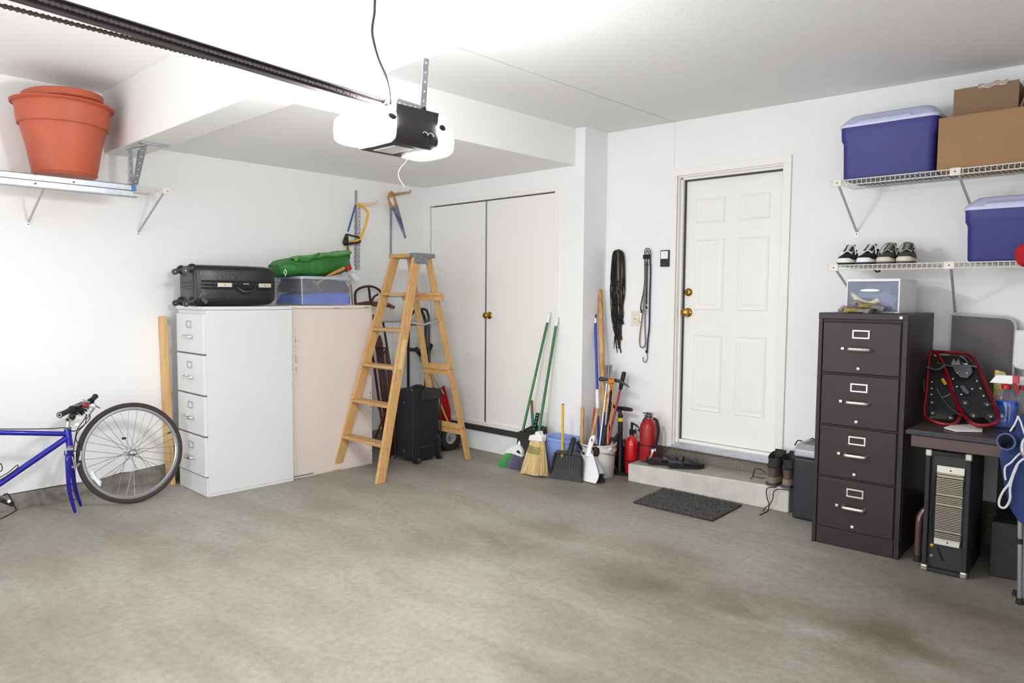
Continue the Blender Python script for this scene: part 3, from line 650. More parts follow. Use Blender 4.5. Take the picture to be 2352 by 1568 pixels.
# ================================================================== BICYCLE + front wheel
TIRE = mat('tire_rubber','3a3130',.8,bump=(150,.002)); ALU = mat('rim_alu','a9adb2',.35,.8); SPK = mat('spoke_steel','8f9398',.35,.9)
def wheel_parts(root, R=.338, rear=False):
    """axis along local X, centre at z=0"""
    put('tire', B().lathe([(R,-.006),(R-.004,-.014),(R-.014,-.018),(R-.026,-.015),(R-.032,-.008),(R-.032,.008),(R-.026,.015),(R-.014,.018),(R-.004,.014),(R,.006)], (0,0,0), X, 72, close=True), TIRE, root)
    put('rim', B().lathe([(R-.030,-.010),(R-.044,-.011),(R-.050,-.005),(R-.050,.005),(R-.044,.011),(R-.030,.010)], (0,0,0), X, 72, close=True), ALU, root)
    hub = put('hub', B().lathe([(.006,-.050),(.012,-.046),(.022,-.034),(.022,-.030),(.012,-.026),(.010,0),(.012,.026),(.022,.030),(.022,.034),(.012,.046),(.006,.050)], (0,0,0), X, 18), ALU, root)
    n = 32
    for i in range(n):
        a = 2*PI*i/n; sd = 1 if i % 2 else -1; off = (1 if (i//2) % 2 else -1)*math.radians(62)
        put('spoke', B().tube([(sd*.032, .020*math.sin(a+off), .020*math.cos(a+off)), (0, (R-.048)*math.sin(a), (R-.048)*math.cos(a))], .0016, 5, cap=False), SPK, root, sm=0)
    return hub
fw = thing('bicycle_wheel', 'detached bicycle wheel with black tire leaning against the white filing cabinet', 'bicycle wheel', (.372,-2.850,.345))
ORG[fw.name] = V((0,0,0))
hub = wheel_parts(fw)
put('quick_release', B().tube([(.052,0,0),(.062,.01,.002),(.066,.045,-.006)], .004, 6).ball((.058,0,0),.012), CHR, hub)
put('reflector', B().grid(lambda u,v: ((.012*(v-.5))+.014, -.270*math.cos(math.radians(18+22*u))*1.0-(.014*(v-.5)), -.270*math.sin(math.radians(18+22*u))-(.030*(v-.5))), 8, 3), mat('reflector_white','f2f2f4',.25), fw, sm=30, solid=.006, label='white spoke reflector')
put('valve', B().cyl((.0,.275,.105),(0,.245,.095),.005,n=8), BLK, fw)
put('magnet', B().box(-.008,-.055,.095,.008,-.030,.110), BLK, fw, sm=0, bev=.002)
fw.rotation_euler = (0, math.radians(-7.5), math.radians(1.5))
fw.location = (.366, -2.848, .337)

BLUE = mat('blue_metallic_paint','1d1a9c',.25,.45,coat=.6)
bk = thing('bicycle', 'metallic blue bicycle frame with its front wheel removed by the left wall', 'bicycle', (.38,-3.7,0))
ht, hbm = at(155,988,0,.372), at(160,1020,0,.382)
tt = ht+V((0,-.005,-.022)); dt = hbm+V((0,0,.018)); dt = at(152,1006,0,.378)
bbk = V((.40,-3.93,.285)); sc0 = V((.365,-4.12,ht.z-.03))
ttl = at(0,993,0,.370); tdir = (ttl-tt).normalized(); sc0 = tt+tdir*.60
dtl = at(0,1110,0,.385); ddir = (dtl-dt).normalized(); bbk = dt+ddir*.66
fr = B()
fr.tube([ht+Z*.012, hbm-Z*.012], .020, 16); fr.tube([tt, sc0], .016, 14); fr.tube([dt, bbk], .0185, 14); fr.tube([bbk, sc0, sc0+(sc0-bbk).normalized()*.06], .016, 12)
ra = V((bbk.x, bbk.y-.43, .340))
for sx in (-.06,.06):
    fr.tube([bbk+V((sx*.4,-.03,0)), ra+V((sx,0,0))], .010, 8); fr.tube([sc0+V((sx*.3,0,-.02)), ra+V((sx,0,0))], .008, 8)
fr.cyl(bbk-X*.036, bbk+X*.036, .021)
put('frame', fr, BLUE, bk, sm=40)
for z_ in (ht+Z*.014, hbm-Z*.016):
    put('headset_cup', B().lathe([(.022,-.006),(.024,-.002),(.024,.004),(.020,.008)], z_, (0,0,1), 20), CHR, bk)
# fork
cr = at(160,1040,0,.384); f1 = at(173,1178,0,.425); f2 = at(186,1162,0,.290); f1.z = max(f1.z,.014); f2.z = max(f2.z,.014)
ax = (f1-f2).normalized()
fk = B()
for s, tip in ((1,f1),(-1,f2)):
    a = cr+ax*s*.028; 
    mid1 = cr+ax*s*.050+V((0,.000,-.05)); dn = (tip-mid1)
    fk.tube([cr+ax*s*.006-Z*.002, cr+ax*s*.040-Z*.014, mid1, mid1+dn*.55+V((0,-.014,0)), tip], [.015,.017,.016,.013,.009], 12, sm=6)
fk.tube([cr+Z*.02, cr-Z*.01], .018, 12)
fo = put('fork', fk, BLUE, bk, sm=50)
for tip in (f1, f2):
    put('dropout', B().lathe([(.013,-.003),(.013,.003),(.007,.003),(.007,-.003)], tip, ax, 14, close=True), ALU, fo)
for t in (.50,.62,.78):
    p = cr.lerp(f1, t); put('cable_tie', B().lathe([(.0165-.004*t,-.002),(.0185-.004*t,0),(.0165-.004*t,.002)], p+ax*.010, (f1-cr), 12), BLKM, fo)
# brake
br = put('brake', B().tube([at(165,1048,0,.43), at(170,1062,0,.43), at(172,1078,0,.43)], [.006,.008,.006], 8).tube([at(186,1035,0,.42), at(186,1050,0,.42), at(182,1066,0,.42)], [.006,.010,.008], 8).bar(at(166,1072,0,.43), at(180,1068,0,.42), .014, .012), CHR, bk)
put('brake_pad', B().bar(at(180,1060,0,.42), at(187,1060,0,.42), .02, .02), RUB, br, bev=.002)
# stem + bar
sp = at(157,962,0,.37)
put('stem', B().tube([ht+Z*.01, sp-Z*.012], .0125, 12).ball(sp, (.020,.020,.020)).tube([sp, sp+V((.03,.02,.0))], .014, 10), mat('stem_silver','c9c7ba',.3,.7), bk)
put('stem_bolt', B().lathe([(.009,0),(.008,.004),(0,.005)], sp+V((.017,-.010,0)), (.75,-.62,0), 12), BLKM, bk)
gA = at(137,953,0,.56); gB = at(219,910,0,.10); gm = at(182,938,0,.32)
put('handlebar', B().tube([gA, at(160,943,0,.44), gm, at(200,925,0,.21), gB], .0125, 10, sm=4), BLKM, bk)
for a, b_ in ((gA, at(165,940,0,.43)), (gB, at(208,922,0,.17))):
    gp = put('grip', B().tube([a, a.lerp(b_,.08), a.lerp(b_,.5), a.lerp(b_,.92), b_], [.019,.017,.016,.018,.024], 16), RUB, bk)
    put('grip_end', B().lathe([(.013,0),(.013,.003),(.008,.003),(.008,0)], a, a-b_, 16, close=True), ALU, gp)
hd = put('brake_hoods', crumple(at(183,940,0,.33), (.055,.040,.034), 8, 18, 12, .22).ball(at(166,955,0,.40), (.026,.020,.026)).bar(at(170,942,0,.40), at(196,930,0,.25), .05, .045), BLK, bk, sm=40)
put('reflective_trim', B().tube([at(188,935,0,.38), at(200,939,0,.38), at(207,943,0,.38), at(203,946,0,.38), at(194,945,0,.38)], .0028, 6, closed=True), mat('silver_trim','c9c4cb',.3,.5), hd)
put('reflective_trim', B().tube([at(177,948,0,.39), at(186,954,0,.39), at(192,958,0,.39), at(180,960,0,.39), at(180,969,0,.39)], .004, 6, flat=((1,0,0),.6)), mat('silver_trim','c9c4cb',.3,.5), hd)
put('reflective_trim', B().tube([at(190,917,0,.33), at(200,922,0,.33), at(206,924,0,.33)], .004, 6), mat('silver_trim','c9c4cb',.3,.5), hd)
put('red_badge', B().ball(at(196,931,0,.37), (.012,.022,.012)), mat('red_badge','9c1524',.3), hd)
put('bell', B().ball(at(212,932,0,.30), (.016,.020,.015)), WHITE, bk)
put('bell', B().ball(at(178,975,0,.38), (.012,.017,.015)), WHITE, bk)
for pts in ([(214,925,.2),(220,932,.2),(230,937,.18)], [(216,938,.22),(208,948,.26),(200,962,.3)]):
    put('brake_lever', B().tube([at(x,y,0,d) for x,y,d in pts], [.008,.006,.004], 8, sm=3), ALU, bk)
for pts in ([(200,952,.36),(192,965,.38),(178,985,.40),(172,1010,.42),(168,1040,.42)], [(205,950,.34),(206,962,.35),(190,978,.38),(170,990,.40),(150,982,.40),(120,984,.385),(60,985,.385),(0,985,.385)], [(198,950,.36),(196,972,.37),(180,990,.40),(174,1008,.43),(182,1022,.43),(180,1034,.42),(170,1036,.43)], [(148,1035,.40),(149,1044,.40),(152,1050,.40)]):
    put('brake_cable', B().tube([at(x,y,0,d) for x,y,d in pts], .0032, 6, sm=5), BLK, bk)
# bottle cage, crank, pedal, saddle, rear wheel
put('bottle_cage', B().tube([bbk.lerp(dt,.28), at(-20,1108,0,.41), at(0,1096,0,.41), at(20,1084,0,.41), at(36,1070,0,.41), at(41,1068,0,.41), at(40,1074,0,.41), at(20,1090,0,.41), at(0,1102,0,.41)], .003, 6, sm=4).tube([bbk.lerp(sc0,.55), at(-20,1062,0,.42), at(0,1064,0,.42), at(5,1072,0,.42), at(3,1081,0,.42), at(-10,1084,0,.42), bbk.lerp(sc0,.40)], .003, 6, sm=4), BLK, bk)
pd = at(12,1150,0,.47)
ck = put('crank_arm', B().tube([bbk+X*.05, V((bbk.x+.06, pd.y-.02, pd.z+.01))], [.014,.010], 8), ALU, bk)
pp = put('pedal', B().box(pd.x-.045,pd.y-.042,pd.z-.013,pd.x+.045,pd.y+.042,pd.z+.013).xf(Matrix.Translation(pd)@Matrix.Rotation(-.6,4,'X')@Matrix.Translation(-pd)), BLK, bk, sm=0, bev=.006)
put('toe_clip', B().tube([at(8,1136,0,.52), at(18,1134,0,.52), at(28,1150,0,.52), at(36,1168,0,.52), at(40,1170,0,.52)], .004, 6, sm=4).tube([at(40,1170,0,.5), at(20,1182,0,.5), at(0,1192,0,.5)], .004, 6, flat=((1,0,0),2)), BLK, pp)
put('reflector', B().ball(at(21,1151,0,.515), .010), WHITE, pp)
put('chainring', B().lathe([(.09,-.002),(.09,.002),(.070,.002),(.070,-.002)], bbk+X*.042, X, 40, close=True), BLKM, bk)
put('saddle', B().loft([[sc0+V((math.cos(a)*w_, y_, .20+math.sin(a)*.022)) for a in [2*PI*j/14 for j in range(14)]] for w_, y_ in ((.012,.13),(.022,.08),(.030,0),(.060,-.08),(.072,-.12),(.05,-.15))]).tube([sc0, sc0+V((0,-.02,.19))], .013, 10), BLK, bk)
rw = B().lathe([(.338,-.008),(.330,-.018),(.306,-.014),(.306,.014),(.330,.018),(.338,.008)], ra, X, 56, close=True)
put('rear_tire', rw, TIRE, bk)

# ================================================================== WALL TOOLS on the left wall
def standard(px, y0p, y1p, name, label):
    a_ = at(px, y0p, 0, 0); b_ = at(px, y1p, 0, 0); y = a_.y
    r = thing(name, label, 'wall rail', (0, y, b_.z))
    m = B().box(.0, y-.008, b_.z, .012, y-.005, a_.z).box(.0, y+.005, b_.z, .012, y+.008, a_.z).box(0, y-.008, b_.z, .004, y+.008, a_.z)
    n = int((a_.z-b_.z)/.032)
    for i in range(n): z = b_.z+(a_.z-b_.z)*(i+.5)/n; m.box(.004, y-.005, z-.006, .011, y+.005, z+.002)
    put('channel', m, GALV, r, sm=0); return r
r1 = standard(817, 437, 620, 'wall_standard', 'slotted steel wall rail holding the yellow bow saw')
r2 = standard(897, 470, 600, 'wall_standard', 'slotted steel wall rail below the wooden handled hand saw')
ARM = mat('arm_cream','d9c894',.5)
def arm(root, p0, px1, py1, m):
    e = at(px1, py1, 1, p0.y)
    put('bracket_arm', B().hexa([p0+V((0,-.006,-.020)),p0+V((0,.006,-.020)),p0+V((0,.006,.010)),p0+V((0,-.006,.010))],
        [e+V((0,-.006,-.010)),e+V((0,.006,-.010)),e+V((0,.006,.008)),e+V((0,-.006,.008))]).bar(e+V((-.004,0,-.01)), e+V((0,0,.022)), .012, .008), m, root, sm=0, bev=.002); return e
y1_ = at(817,470,0,0); p = V((.012, y1_.y, y1_.z)); arm(r1, p, 865, 465, ARM)
y2_ = at(898,447,0,0); p = V((.012, at(897,470,0,0).y, y2_.z)); arm(r2, p, 943, 441, wood('arm_wood','b99a6a','8f7148',(4,4,4),6))
# hand saw
hs = thing('hand_saw', 'wooden handled hand saw with tapered blade hanging near the room corner', 'hand saw', at(910,500,0,.09))
xs_ = .075
bl = [at(x,y,0,xs_) for x,y in ((899,475),(913,468),(933,545),(930,549))]
put('blade', B().add(bl+[q_+X*.002 for q_ in bl], [(0,1,2,3),(7,6,5,4),(0,4,5,1),(1,5,6,2),(2,6,7,3),(3,7,4,0)]), mat('saw_blade','5a5d78',.35,.6,col2='9aa9b8',var=(9,.3)), hs, sm=0)
gout = [(892,452),(893,443),(899,438),(903,441),(903,450),(908,456),(909,465),(908,474),(903,479),(898,474),(894,466),(892,458)]
gin = [(899,456),(902,460),(904,467),(902,471),(899,466),(898,460)]
put('handle', B().tube([at(x,y,0,xs_) for x,y in [(893,450),(898,441),(903,446),(907,458),(909,468),(903,476),(897,470),(893,458)]], .011, 8, closed=True, sm=4).tube([at(896,444,0,xs_), at(901,452,0,xs_)], .012, 8), wood('saw_wood','c8935c','9a6636',(6,6,6),6), hs)
# bow saw
bs = thing('bow_saw', 'bow saw with yellow tubular frame and blue blade hanging on wall', 'bow saw', at(825,520,0,.12))
xb_ = .10
put('bow', B().tube([at(x,y,0,xb_) for x,y in [(818,466),(828,472),(838,478),(845,490),(842,508),(834,532),(827,548),(818,553),(804,554)]], .0095, 10, sm=5), mat('saw_yellow','f0b010',.3), bs)
put('saw_blade', B().bar(at(817,470,0,xb_), at(799,532,0,xb_), .018, .002, side=Y), mat('blade_blue','46689c',.4,.3), bs, sm=0)
put('saw_grip', B().tube([at(x,y,0,xb_) for x,y in [(797,538),(812,542),(822,544),(826,549)]], .008, 8, sm=3).tube([at(x,y,0,xb_) for x,y in [(796,538),(790,558),(800,560),(815,558),(824,557),(828,553)]], [.012,.016,.010,.009], 8, sm=3), BLK, bs)
# chain
cg = thing('steel_chain', 'two hanging strands of steel chain behind the bow saw', 'chain', at(823,540,0,.05))
CHAINM = mat('chain_zinc','a3a5a8',.35,.85)
cp_ = [at(823,470,0,.06), at(825,615,0,.06)]
def link_run(a_, b_, parent, pitch=.036):
    n = int((b_-a_).length/pitch); d = (b_-a_).normalized()
    for i in range(n):
        c = a_+d*pitch*(i+.5); s_ = Y if i % 2 else X
        put('chain_link', B().tube([c+d*.021*math.cos(t)+s_*.009*math.sin(t) for t in [2*PI*j/10 for j in range(10)]], .0030, 5, closed=True), CHAINM, parent, sm=60)
link_run(at(817,470,0,.045), at(815,618,0,.045), cg); link_run(at(826,470,0,.07), at(824,620,0,.07), cg)
# spray wand / pole standing behind bin
wd_ = thing('garden_wand', 'brass and black garden spray wand standing behind the green bag', 'spray wand', at(803,690,0,.06))
w0, w1 = at(797,545,0,.14), at(810,700,0,.05)
wl = lambda t: w0.lerp(w1,t)
put('wand_tube', B().tube([wl(0), wl(1)], .006, 10), mat('wand_gold','c9b274',.35,.6), wd_)
put('wand_collar', B().tube([wl(-.02), wl(.10), wl(.12)], [.013,.013,.009], 12).tube([wl(.22), wl(.23), wl(.31), wl(.32)], [.010,.015,.011,.008], 12), BLK, wd_)
put('wand_fitting', B().tube([wl(.13), wl(.20)], .012, 8), BRASS, wd_)

# ================================================================== LADDER
LW = wood('ladder_wood','d0a56d','b98a50',(16,16,1.2),6); LWt = wood('ladder_tread','c39d6b','a98050',(1.2,16,16),6)
ld = thing('step_ladder', 'wooden step ladder with galvanised corner plates standing open', 'ladder', (.86,-.87,0))
HL = 1.755
fl0, fl1 = V((.575,-1.385,0)), V((.700,-.885,HL-.03)); fr0, fr1 = V((1.150,-1.372,0)), V((.985,-.885,HL-.03))
rr0, rr1 = V((1.035,-.355,0)), V((.960,-.745,HL-.03)); rl0_, rl1_ = V((.640,-.355,0)), V((.722,-.745,HL-.03))
def rail(p0, p1, w, t, name):
    d = (p1-p0); s1 = V((t/2,0,0)); s2 = V((0,w/2,0))
    put(name, B().hexa([p0-s1-s2,p0+s1-s2,p0+s1+s2,p0-s1+s2],[p1-s1-s2,p1+s1-s2,p1+s1+s2,p1-s1+s2]), LW, ld, sm=0, bev=.004)
rail(fl0, fl1, .082, .026, 'front_rail'); rail(fr0, fr1, .082, .026, 'front_rail'); rail(rl0_, rl1_, .055, .024, 'rear_rail'); rail(rr0, rr1, .055, .024, 'rear_rail')
put('ladder_top', B().box(.668,-.925,HL-.032,1.005,-.715,HL), LWt, ld, sm=0, bev=.004)
put('top_plate', B().box(.950,-.930,HL-.034,1.009,-.712,HL+.002).box(1.001,-.925,HL-.085,1.008,-.790,HL-.03), mat('zinc_plate','8f949c',.5,.6,var=(20,.3)), ld, sm=0, bev=.002)
put('bolt', B().lathe([(.009,0),(.007,.004),(0,.005)], (1.008,-.885,HL-.06), X, 10), STEEL, ld)
for k in range(1, 6):
    t = (.288*k)/(HL-.03); a_ = fl0.lerp(fl1, t); b_ = fr0.lerp(fr1, t)
    put('step', B().box(a_.x+.004, a_.y-.050, a_.z-.024, b_.x-.004, a_.y+.052, a_.z), LWt, ld, sm=0, bev=.003)
    put('truss_rod', B().tube([a_+V((.0,.0,-.035)), b_+V((0,0,-.035))], .003, 6), STEEL, ld)
    for q_, s_ in ((b_, 1), (a_, -1)):
        put('bolt', B().lathe([(.013,0),(.011,.003),(.004,.004),(0,.006)], q_+V((s_*.013,0,-.040)), X*s_, 12), mat('bolt_zinc','9aa0aa',.35,.8), ld)
for k, zz in enumerate((.285, .80)):
    t = zz/(HL-.03); a_ = rl0_.lerp(rl1_, t); b_ = rr0.lerp(rr1, t)
    put('rear_brace', B().bar(a_+V((.0,-.030,.012)), b_+V((-.0,-.030,.012)), .048, .020, side=Z), LW, ld, sm=0, bev=.003)
    put('rear_brace', B().bar(a_+V((.0,-.018,-.036)), b_+V((-.0,-.018,-.036)), .040, .026, side=Z), LW, ld, sm=0, bev=.003)
    put('bolt', B().lathe([(.013,0),(.011,.003),(0,.006)], b_+V((.012,0,0)), X, 12), mat('bolt_zinc','9aa0aa',.35,.8), ld)
zz = 1.405; t = zz/(HL-.03); a_ = rl0_.lerp(rl1_, t); b_ = rr0.lerp(rr1, t)
put('paint_shelf', B().box(a_.x-.10, a_.y-.08, zz+.012, b_.x+.145, a_.y-.045, zz+.034).box(a_.x-.10, a_.y-.07, zz-.030, b_.x+.15, a_.y-.04, zz+.010), LW, ld, sm=0, bev=.003)
put('bolt', B().lathe([(.013,0),(.011,.003),(0,.006)], b_+V((.012,0,-.01)), X, 12), mat('bolt_zinc','9aa0aa',.35,.8), ld)
zs = 1.20; a_ = fr0.lerp(fr1, zs/(HL-.03)); b_ = rr0.lerp(rr1, (zs+.02)/(HL-.03)); c_ = fl0.lerp(fl1, zs/(HL-.03)); d_ = rl0_.lerp(rl1_, (zs+.02)/(HL-.03))
put('spreader', B().tube([a_+V((.0,.03,0)), a_.lerp(b_,.5)+V((-.0,.0,-.03)), b_], .010, 6, flat=(Z,1.0)), STEEL, ld, sm=0)
put('spreader', B().tube([c_+V((.0,.03,0)), c_.lerp(d_,.5)+V((.0,0,-.01)), d_], .010, 6, flat=(Z,1.0)), STEEL, ld, sm=0)
put('ladder_label', B().add([fr0.lerp(fr1,t_)+V((.0135,y_,0)) for t_,y_ in ((.49,-.018),(.49,.022),(.62,.022),(.62,-.018))], [(0,1,2,3)]), mat('label_worn','dcbc84',.6), ld, sm=0, label='worn pale label on the front rail')

# ================================================================== CORNER: sleds, board, suitcase, hand truck
DK = wood('sled_wood','4a2a1e','2f1a14',(3,3,.6),6,.4); DR = mat('sled_metal','5a2026',.45,.3)
def sx(py): return .14+.30*(py-655)/(1060-655)
def S(px, py, dx=0): return at(px, py, 0, sx(py)+dx)
sd_ = thing('snow_sled', 'dark wooden runner sled standing on end against the left wall', 'sled', S(880,1060))
put('steering_bar', B().tube([S(818,700), S(840,697), S(862,698), S(885,699), S(905,706)], [.012,.018,.020,.018,.013], 10, sm=4, flat=(Z,1.2)), wood('sled_bar','6a3a24','4a2618',(4,4,4),5,.4), sd_)
put('nose_bow', B().tube([S(817,699), S(818,668), S(848,657), S(873,668), S(876,690)], .011, 8, sm=4).tube([S(847,658), S(852,700)], .011, 8), mat('sled_black','241e1d',.4), sd_)
put('runner', B().tube([S(868,676,.06), S(858,683,.06), S(850,705,.06), S(848,740,.06), S(851,790,.06), S(861,850,.06), S(872,930,.06), S(884,1000,.06), S(897,1058,.06)], [.010,.011,.012,.011,.010], 8, sm=4), DR, sd_)
put('runner', B().tube([S(880,740,-.0), S(888,790,0), S(896,840,0), S(905,900,0), S(912,980,0), S(918,1040,0)], .010, 8, sm=4), mat('sled_black','241e1d',.4), sd_)
for (a0, a1, w_) in (((858,722),(896,1050),.045), ((872,770),(905,1050),.05), ((888,800),(912,1045),.05)):
    p_, q_ = S(*a0,.02), S(*a1,.02)
    put('slat', B().tube([p_, p_.lerp(q_,.06), p_.lerp(q_,.5), q_], [.012,w_/2,w_/2,w_/2], 8, flat=(X,.22)), DK, sd_, sm=30)
for (a0, a1) in (((860,796),(890,800)), ((866,930),(908,935)), ((862,848),(888,800)), ((862,1005),(892,930)), ((868,930),(897,1010))):
    put('strut', B().tube([S(*a0,.065), S(*a1,.065)], .008, 8), DR, sd_)
put('tow_cord', B().tube([S(900,704,.03), S(901,760,.0), S(903,830,-.02), S(905,870,-.02)], .0014, 5), mat('twine','b9a37a',.8), sd_)
put('tow_knot', crumple(S(899,708,.02), .009, 3), mat('twine','b9a37a',.8), sd_)
# white board / shovel panel leaning
put('leaning_board', B().add([V((.14,-1.00,0)), V((.32,-.86,.0)), V((.20,-.90,.60)), V((.04,-1.00,.60)), V((.135,-.985,0)), V((.315,-.845,.0)), V((.195,-.885,.60)), V((.035,-.985,.60))], [(0,1,2,3),(7,6,5,4),(0,4,5,1),(1,5,6,2),(2,6,7,3),(3,7,4,0)]), mat('melamine','d7d8dc',.4), sm=0, label='white panel leaning behind the dark sled', cat='board')

# upright soft suitcase
us = thing('suitcase', 'black soft sided wheeled suitcase standing upright under the ladder', 'suitcase', (.70,-.66,0))
th2 = math.radians(-12); cN, sN = math.cos(th2), math.sin(th2)
p_f0 = at(953,1066,2,0); p_f1 = at(1012,1052,2,0); p_l = at(910,1052,2,0)
ex = (p_f1-p_f0); Wd = ex.length; ex.normalize(); ey = V((-ex.y, ex.x, 0))   # ex along face, ey into depth (towards wall)
FAB = mat('suitcase_fabric','15161b',.85,bump=(220,.001)); PIP = mat('suitcase_piping','1d1e24',.55)
Hs = at(960,895,2,0); hgt = (at(953,900,0,p_f0.x)).z
Dp = .25
def SP(a_, b_, z): return p_f0+ex*a_+ey*b_+Z*z
cc = B(); rg = []
for z_, s_ in ((.035,.94),(.05,1),(.3,1),(hgt-.05,1),(hgt-.015,.97),(hgt,.90)):
    ring = []
    for j in range(32):
        t_ = 2*PI*j/32; e = .32
        ring.append(SP(Wd/2+math.copysign(abs(math.cos(t_))**e,math.cos(t_))*Wd/2*s_*1.03, Dp/2+math.copysign(abs(math.sin(t_))**e,math.sin(t_))*Dp/2*s_, z_))
    rg.append(ring)
put('case_body', cc.loft(rg), FAB, us, sm=50)
for off in (.012, Dp-.012):
    put('piping', B().tube([SP(-.006,off,.05), SP(-.006,off,hgt-.05), SP(.02,off,hgt-.004), SP(Wd-.02,off,hgt-.004), SP(Wd+.006,off,hgt-.05), SP(Wd+.006,off,.05), SP(Wd-.01,off,.034), SP(.01,off,.034)], .005, 8, closed=True, sm=3), PIP, us)
for a_ in (.022, Wd-.022):
    put('corner_guard', B().prism([(-.022,.03),(.022,.03),(.022,.16),(.008,.185),(-.022,.17)], SP(a_,-.009,0), ex, Z, ey*.012), BLK, us, sm=0, bev=.004)
    w_ = put('wheel_housing', B().cyl(SP(a_-.016,-.004,.026), SP(a_+.016,-.004,.026), .028, n=18), BLK, us)
    put('luggage_wheel', B().lathe([(.024,-.010),(.026,0),(.024,.010),(.010,.012),(.010,-.012)], SP(a_,-.010,.026), ex, 20, close=True), mat('wheel_grey','3d3e44',.4), w_)
put('seam_line', B().tube([SP(.045,-.004,.13), SP(Wd-.045,-.004,.14)], .002, 5), mat('seam_thread','4a4b50',.7), us)
for z_ in (.10, hgt-.10):
    put('stud', B().ball(SP(-.014,Dp*.45,z_), .006), CHR, us)
put('handle_recess', B().prism([(Wd*.28,hgt-.085),(Wd*.95,hgt-.085),(Wd*.95,hgt+.0),(Wd*.82,hgt+.012),(Wd*.40,hgt+.012),(Wd*.28,hgt)], SP(0,-.008,0), ex, Z, ey*.03), BLK, us, sm=0, bev=.008)
put('carry_handle', B().tube([SP(.02,.05,hgt), SP(.02,.07,hgt+.025), SP(.09,.08,hgt+.040), SP(.17,.09,hgt+.028), SP(.19,.09,hgt)], .010, 8, sm=4), BLK, us)
put('pull_handle', B().tube([SP(Wd*.40,.0,hgt-.04), SP(Wd*.42,.0,hgt+.0), SP(Wd*.62,.0,hgt+.01), SP(Wd*.82,.0,hgt-.005), SP(Wd*.85,.0,hgt-.05)], .010, 8, sm=4), PIP, us)

# hand truck behind
ht_ = thing('hand_truck', 'black tubular hand truck with rubber tire behind the soft suitcase', 'hand truck', (.55,-.18,0))
TB = mat('tube_black','202127',.35)
yt = -.10
A_ = lambda px,py,y: at(px,py,1,y)
put('truck_frame', B().tube([A_(938,1000,-.26), A_(938,760,-.24), A_(941,730,-.24), A_(955,712,-.24), A_(968,714,-.24), A_(976,735,-.24), A_(978,760,-.24), A_(977,1000,-.26)], .014, 10, sm=5).tube([A_(953,712,-.24), A_(975,710,-.24), A_(983,722,-.24), A_(985,760,-.24), A_(985,1000,-.24)], .012, 10, sm=5), TB, ht_)
put('cross_bar', B().bar(A_(938,802,-.24), A_(978,806,-.24), .035, .012).bar(A_(938,745,-.24), A_(960,745,-.24), .02, .012), TB, ht_, sm=0)
put('toe_plate', B().box(.40,-.36,.0,.62,-.20,.006), TB, ht_, sm=0)
wc_ = at(1014,1002,0,.635)
for x_ in (.635, .32):
    tr_ = put('truck_tire', B().lathe([(.128,-.014),(.128,.014),(.120,.030),(.095,.034),(.070,.026),(.070,-.026),(.095,-.034),(.120,-.030)], (x_, -.215, .129), X, 36, close=True), RUB, ht_)
    put('tire_hub', B().lathe([(.070,-.016),(.070,.016),(.060,.014),(.045,.006),(.020,.010),(.012,.022),(0,.022),(0,-.016)], (x_, -.215, .129), X, 24), STEEL, tr_)
put('axle', B().cyl((.33,-.215,.129),(.625,-.215,.129),.008), STEEL, ht_)
# forearm crutch / trekking pole
ck_ = thing('forearm_crutch', 'black and silver forearm crutch leaning behind the wooden ladder', 'crutch', A_(995,880,-.10))
put('shaft', B().tube([A_(957,690,-.19), A_(966,760,-.18), A_(971,800,-.17)], .012, 10).tube([A_(975,850,-.17), A_(988,892,-.18), A_(993,930,-.20)], .011, 10), BLK, ck_)
put('shaft_metal', B().tube([A_(958,806,-.19), A_(967,832,-.19)], .009, 10).tube([A_(981,868,-.18), A_(986,884,-.18)], .010, 10), CHR, ck_)
put('cuff', B().tube([A_(955,800,-.20), A_(968,812,-.20), A_(982,805,-.18), A_(991,791,-.17)], [.018,.030,.028,.020], 10, sm=4), BLKM, ck_)
# push broom standing head down
pb_ = thing('push_broom', 'push broom with brown bristles and yellow black tipped handle in the corner', 'broom', A_(1048,1032,-.11))
put('handle', B().tube([A_(948,652,-.17), A_(952,700,-.165), A_(1000,900,-.13), A_(1046,1010,-.11)], .010, 10), mat('pole_yellow','c9a63a',.45), pb_)
put('handle_cap', B().tube([A_(947,640,-.172), A_(949,664,-.168)], .014, 10), BLK, pb_)
hcen = A_(1046,1010,-.11)
put('broom_block', B().box(hcen.x-.05,hcen.y-.03,hcen.z-.005,hcen.x+.05,hcen.y+.03,hcen.z+.02), wood('block_wood','8a5d33','6d4524',(4,4,4),5), pb_, sm=0, bev=.004)
bm_ = B(); rg_ = random.Random(9)
for i in range(160):
    a_ = rg_.uniform(-1,1); b_ = rg_.uniform(-1,1); p0 = V((hcen.x+a_*.048, hcen.y+b_*.028, hcen.z-.003)); p1 = V((hcen.x+a_*.065, hcen.y+b_*.04, .004))
    bm_.tube([p0,p1],[.0018,.0012],3)
put('bristles', bm_, mat('bristle_brown','7a5232',.8), pb_, sm=0, kind='stuff')
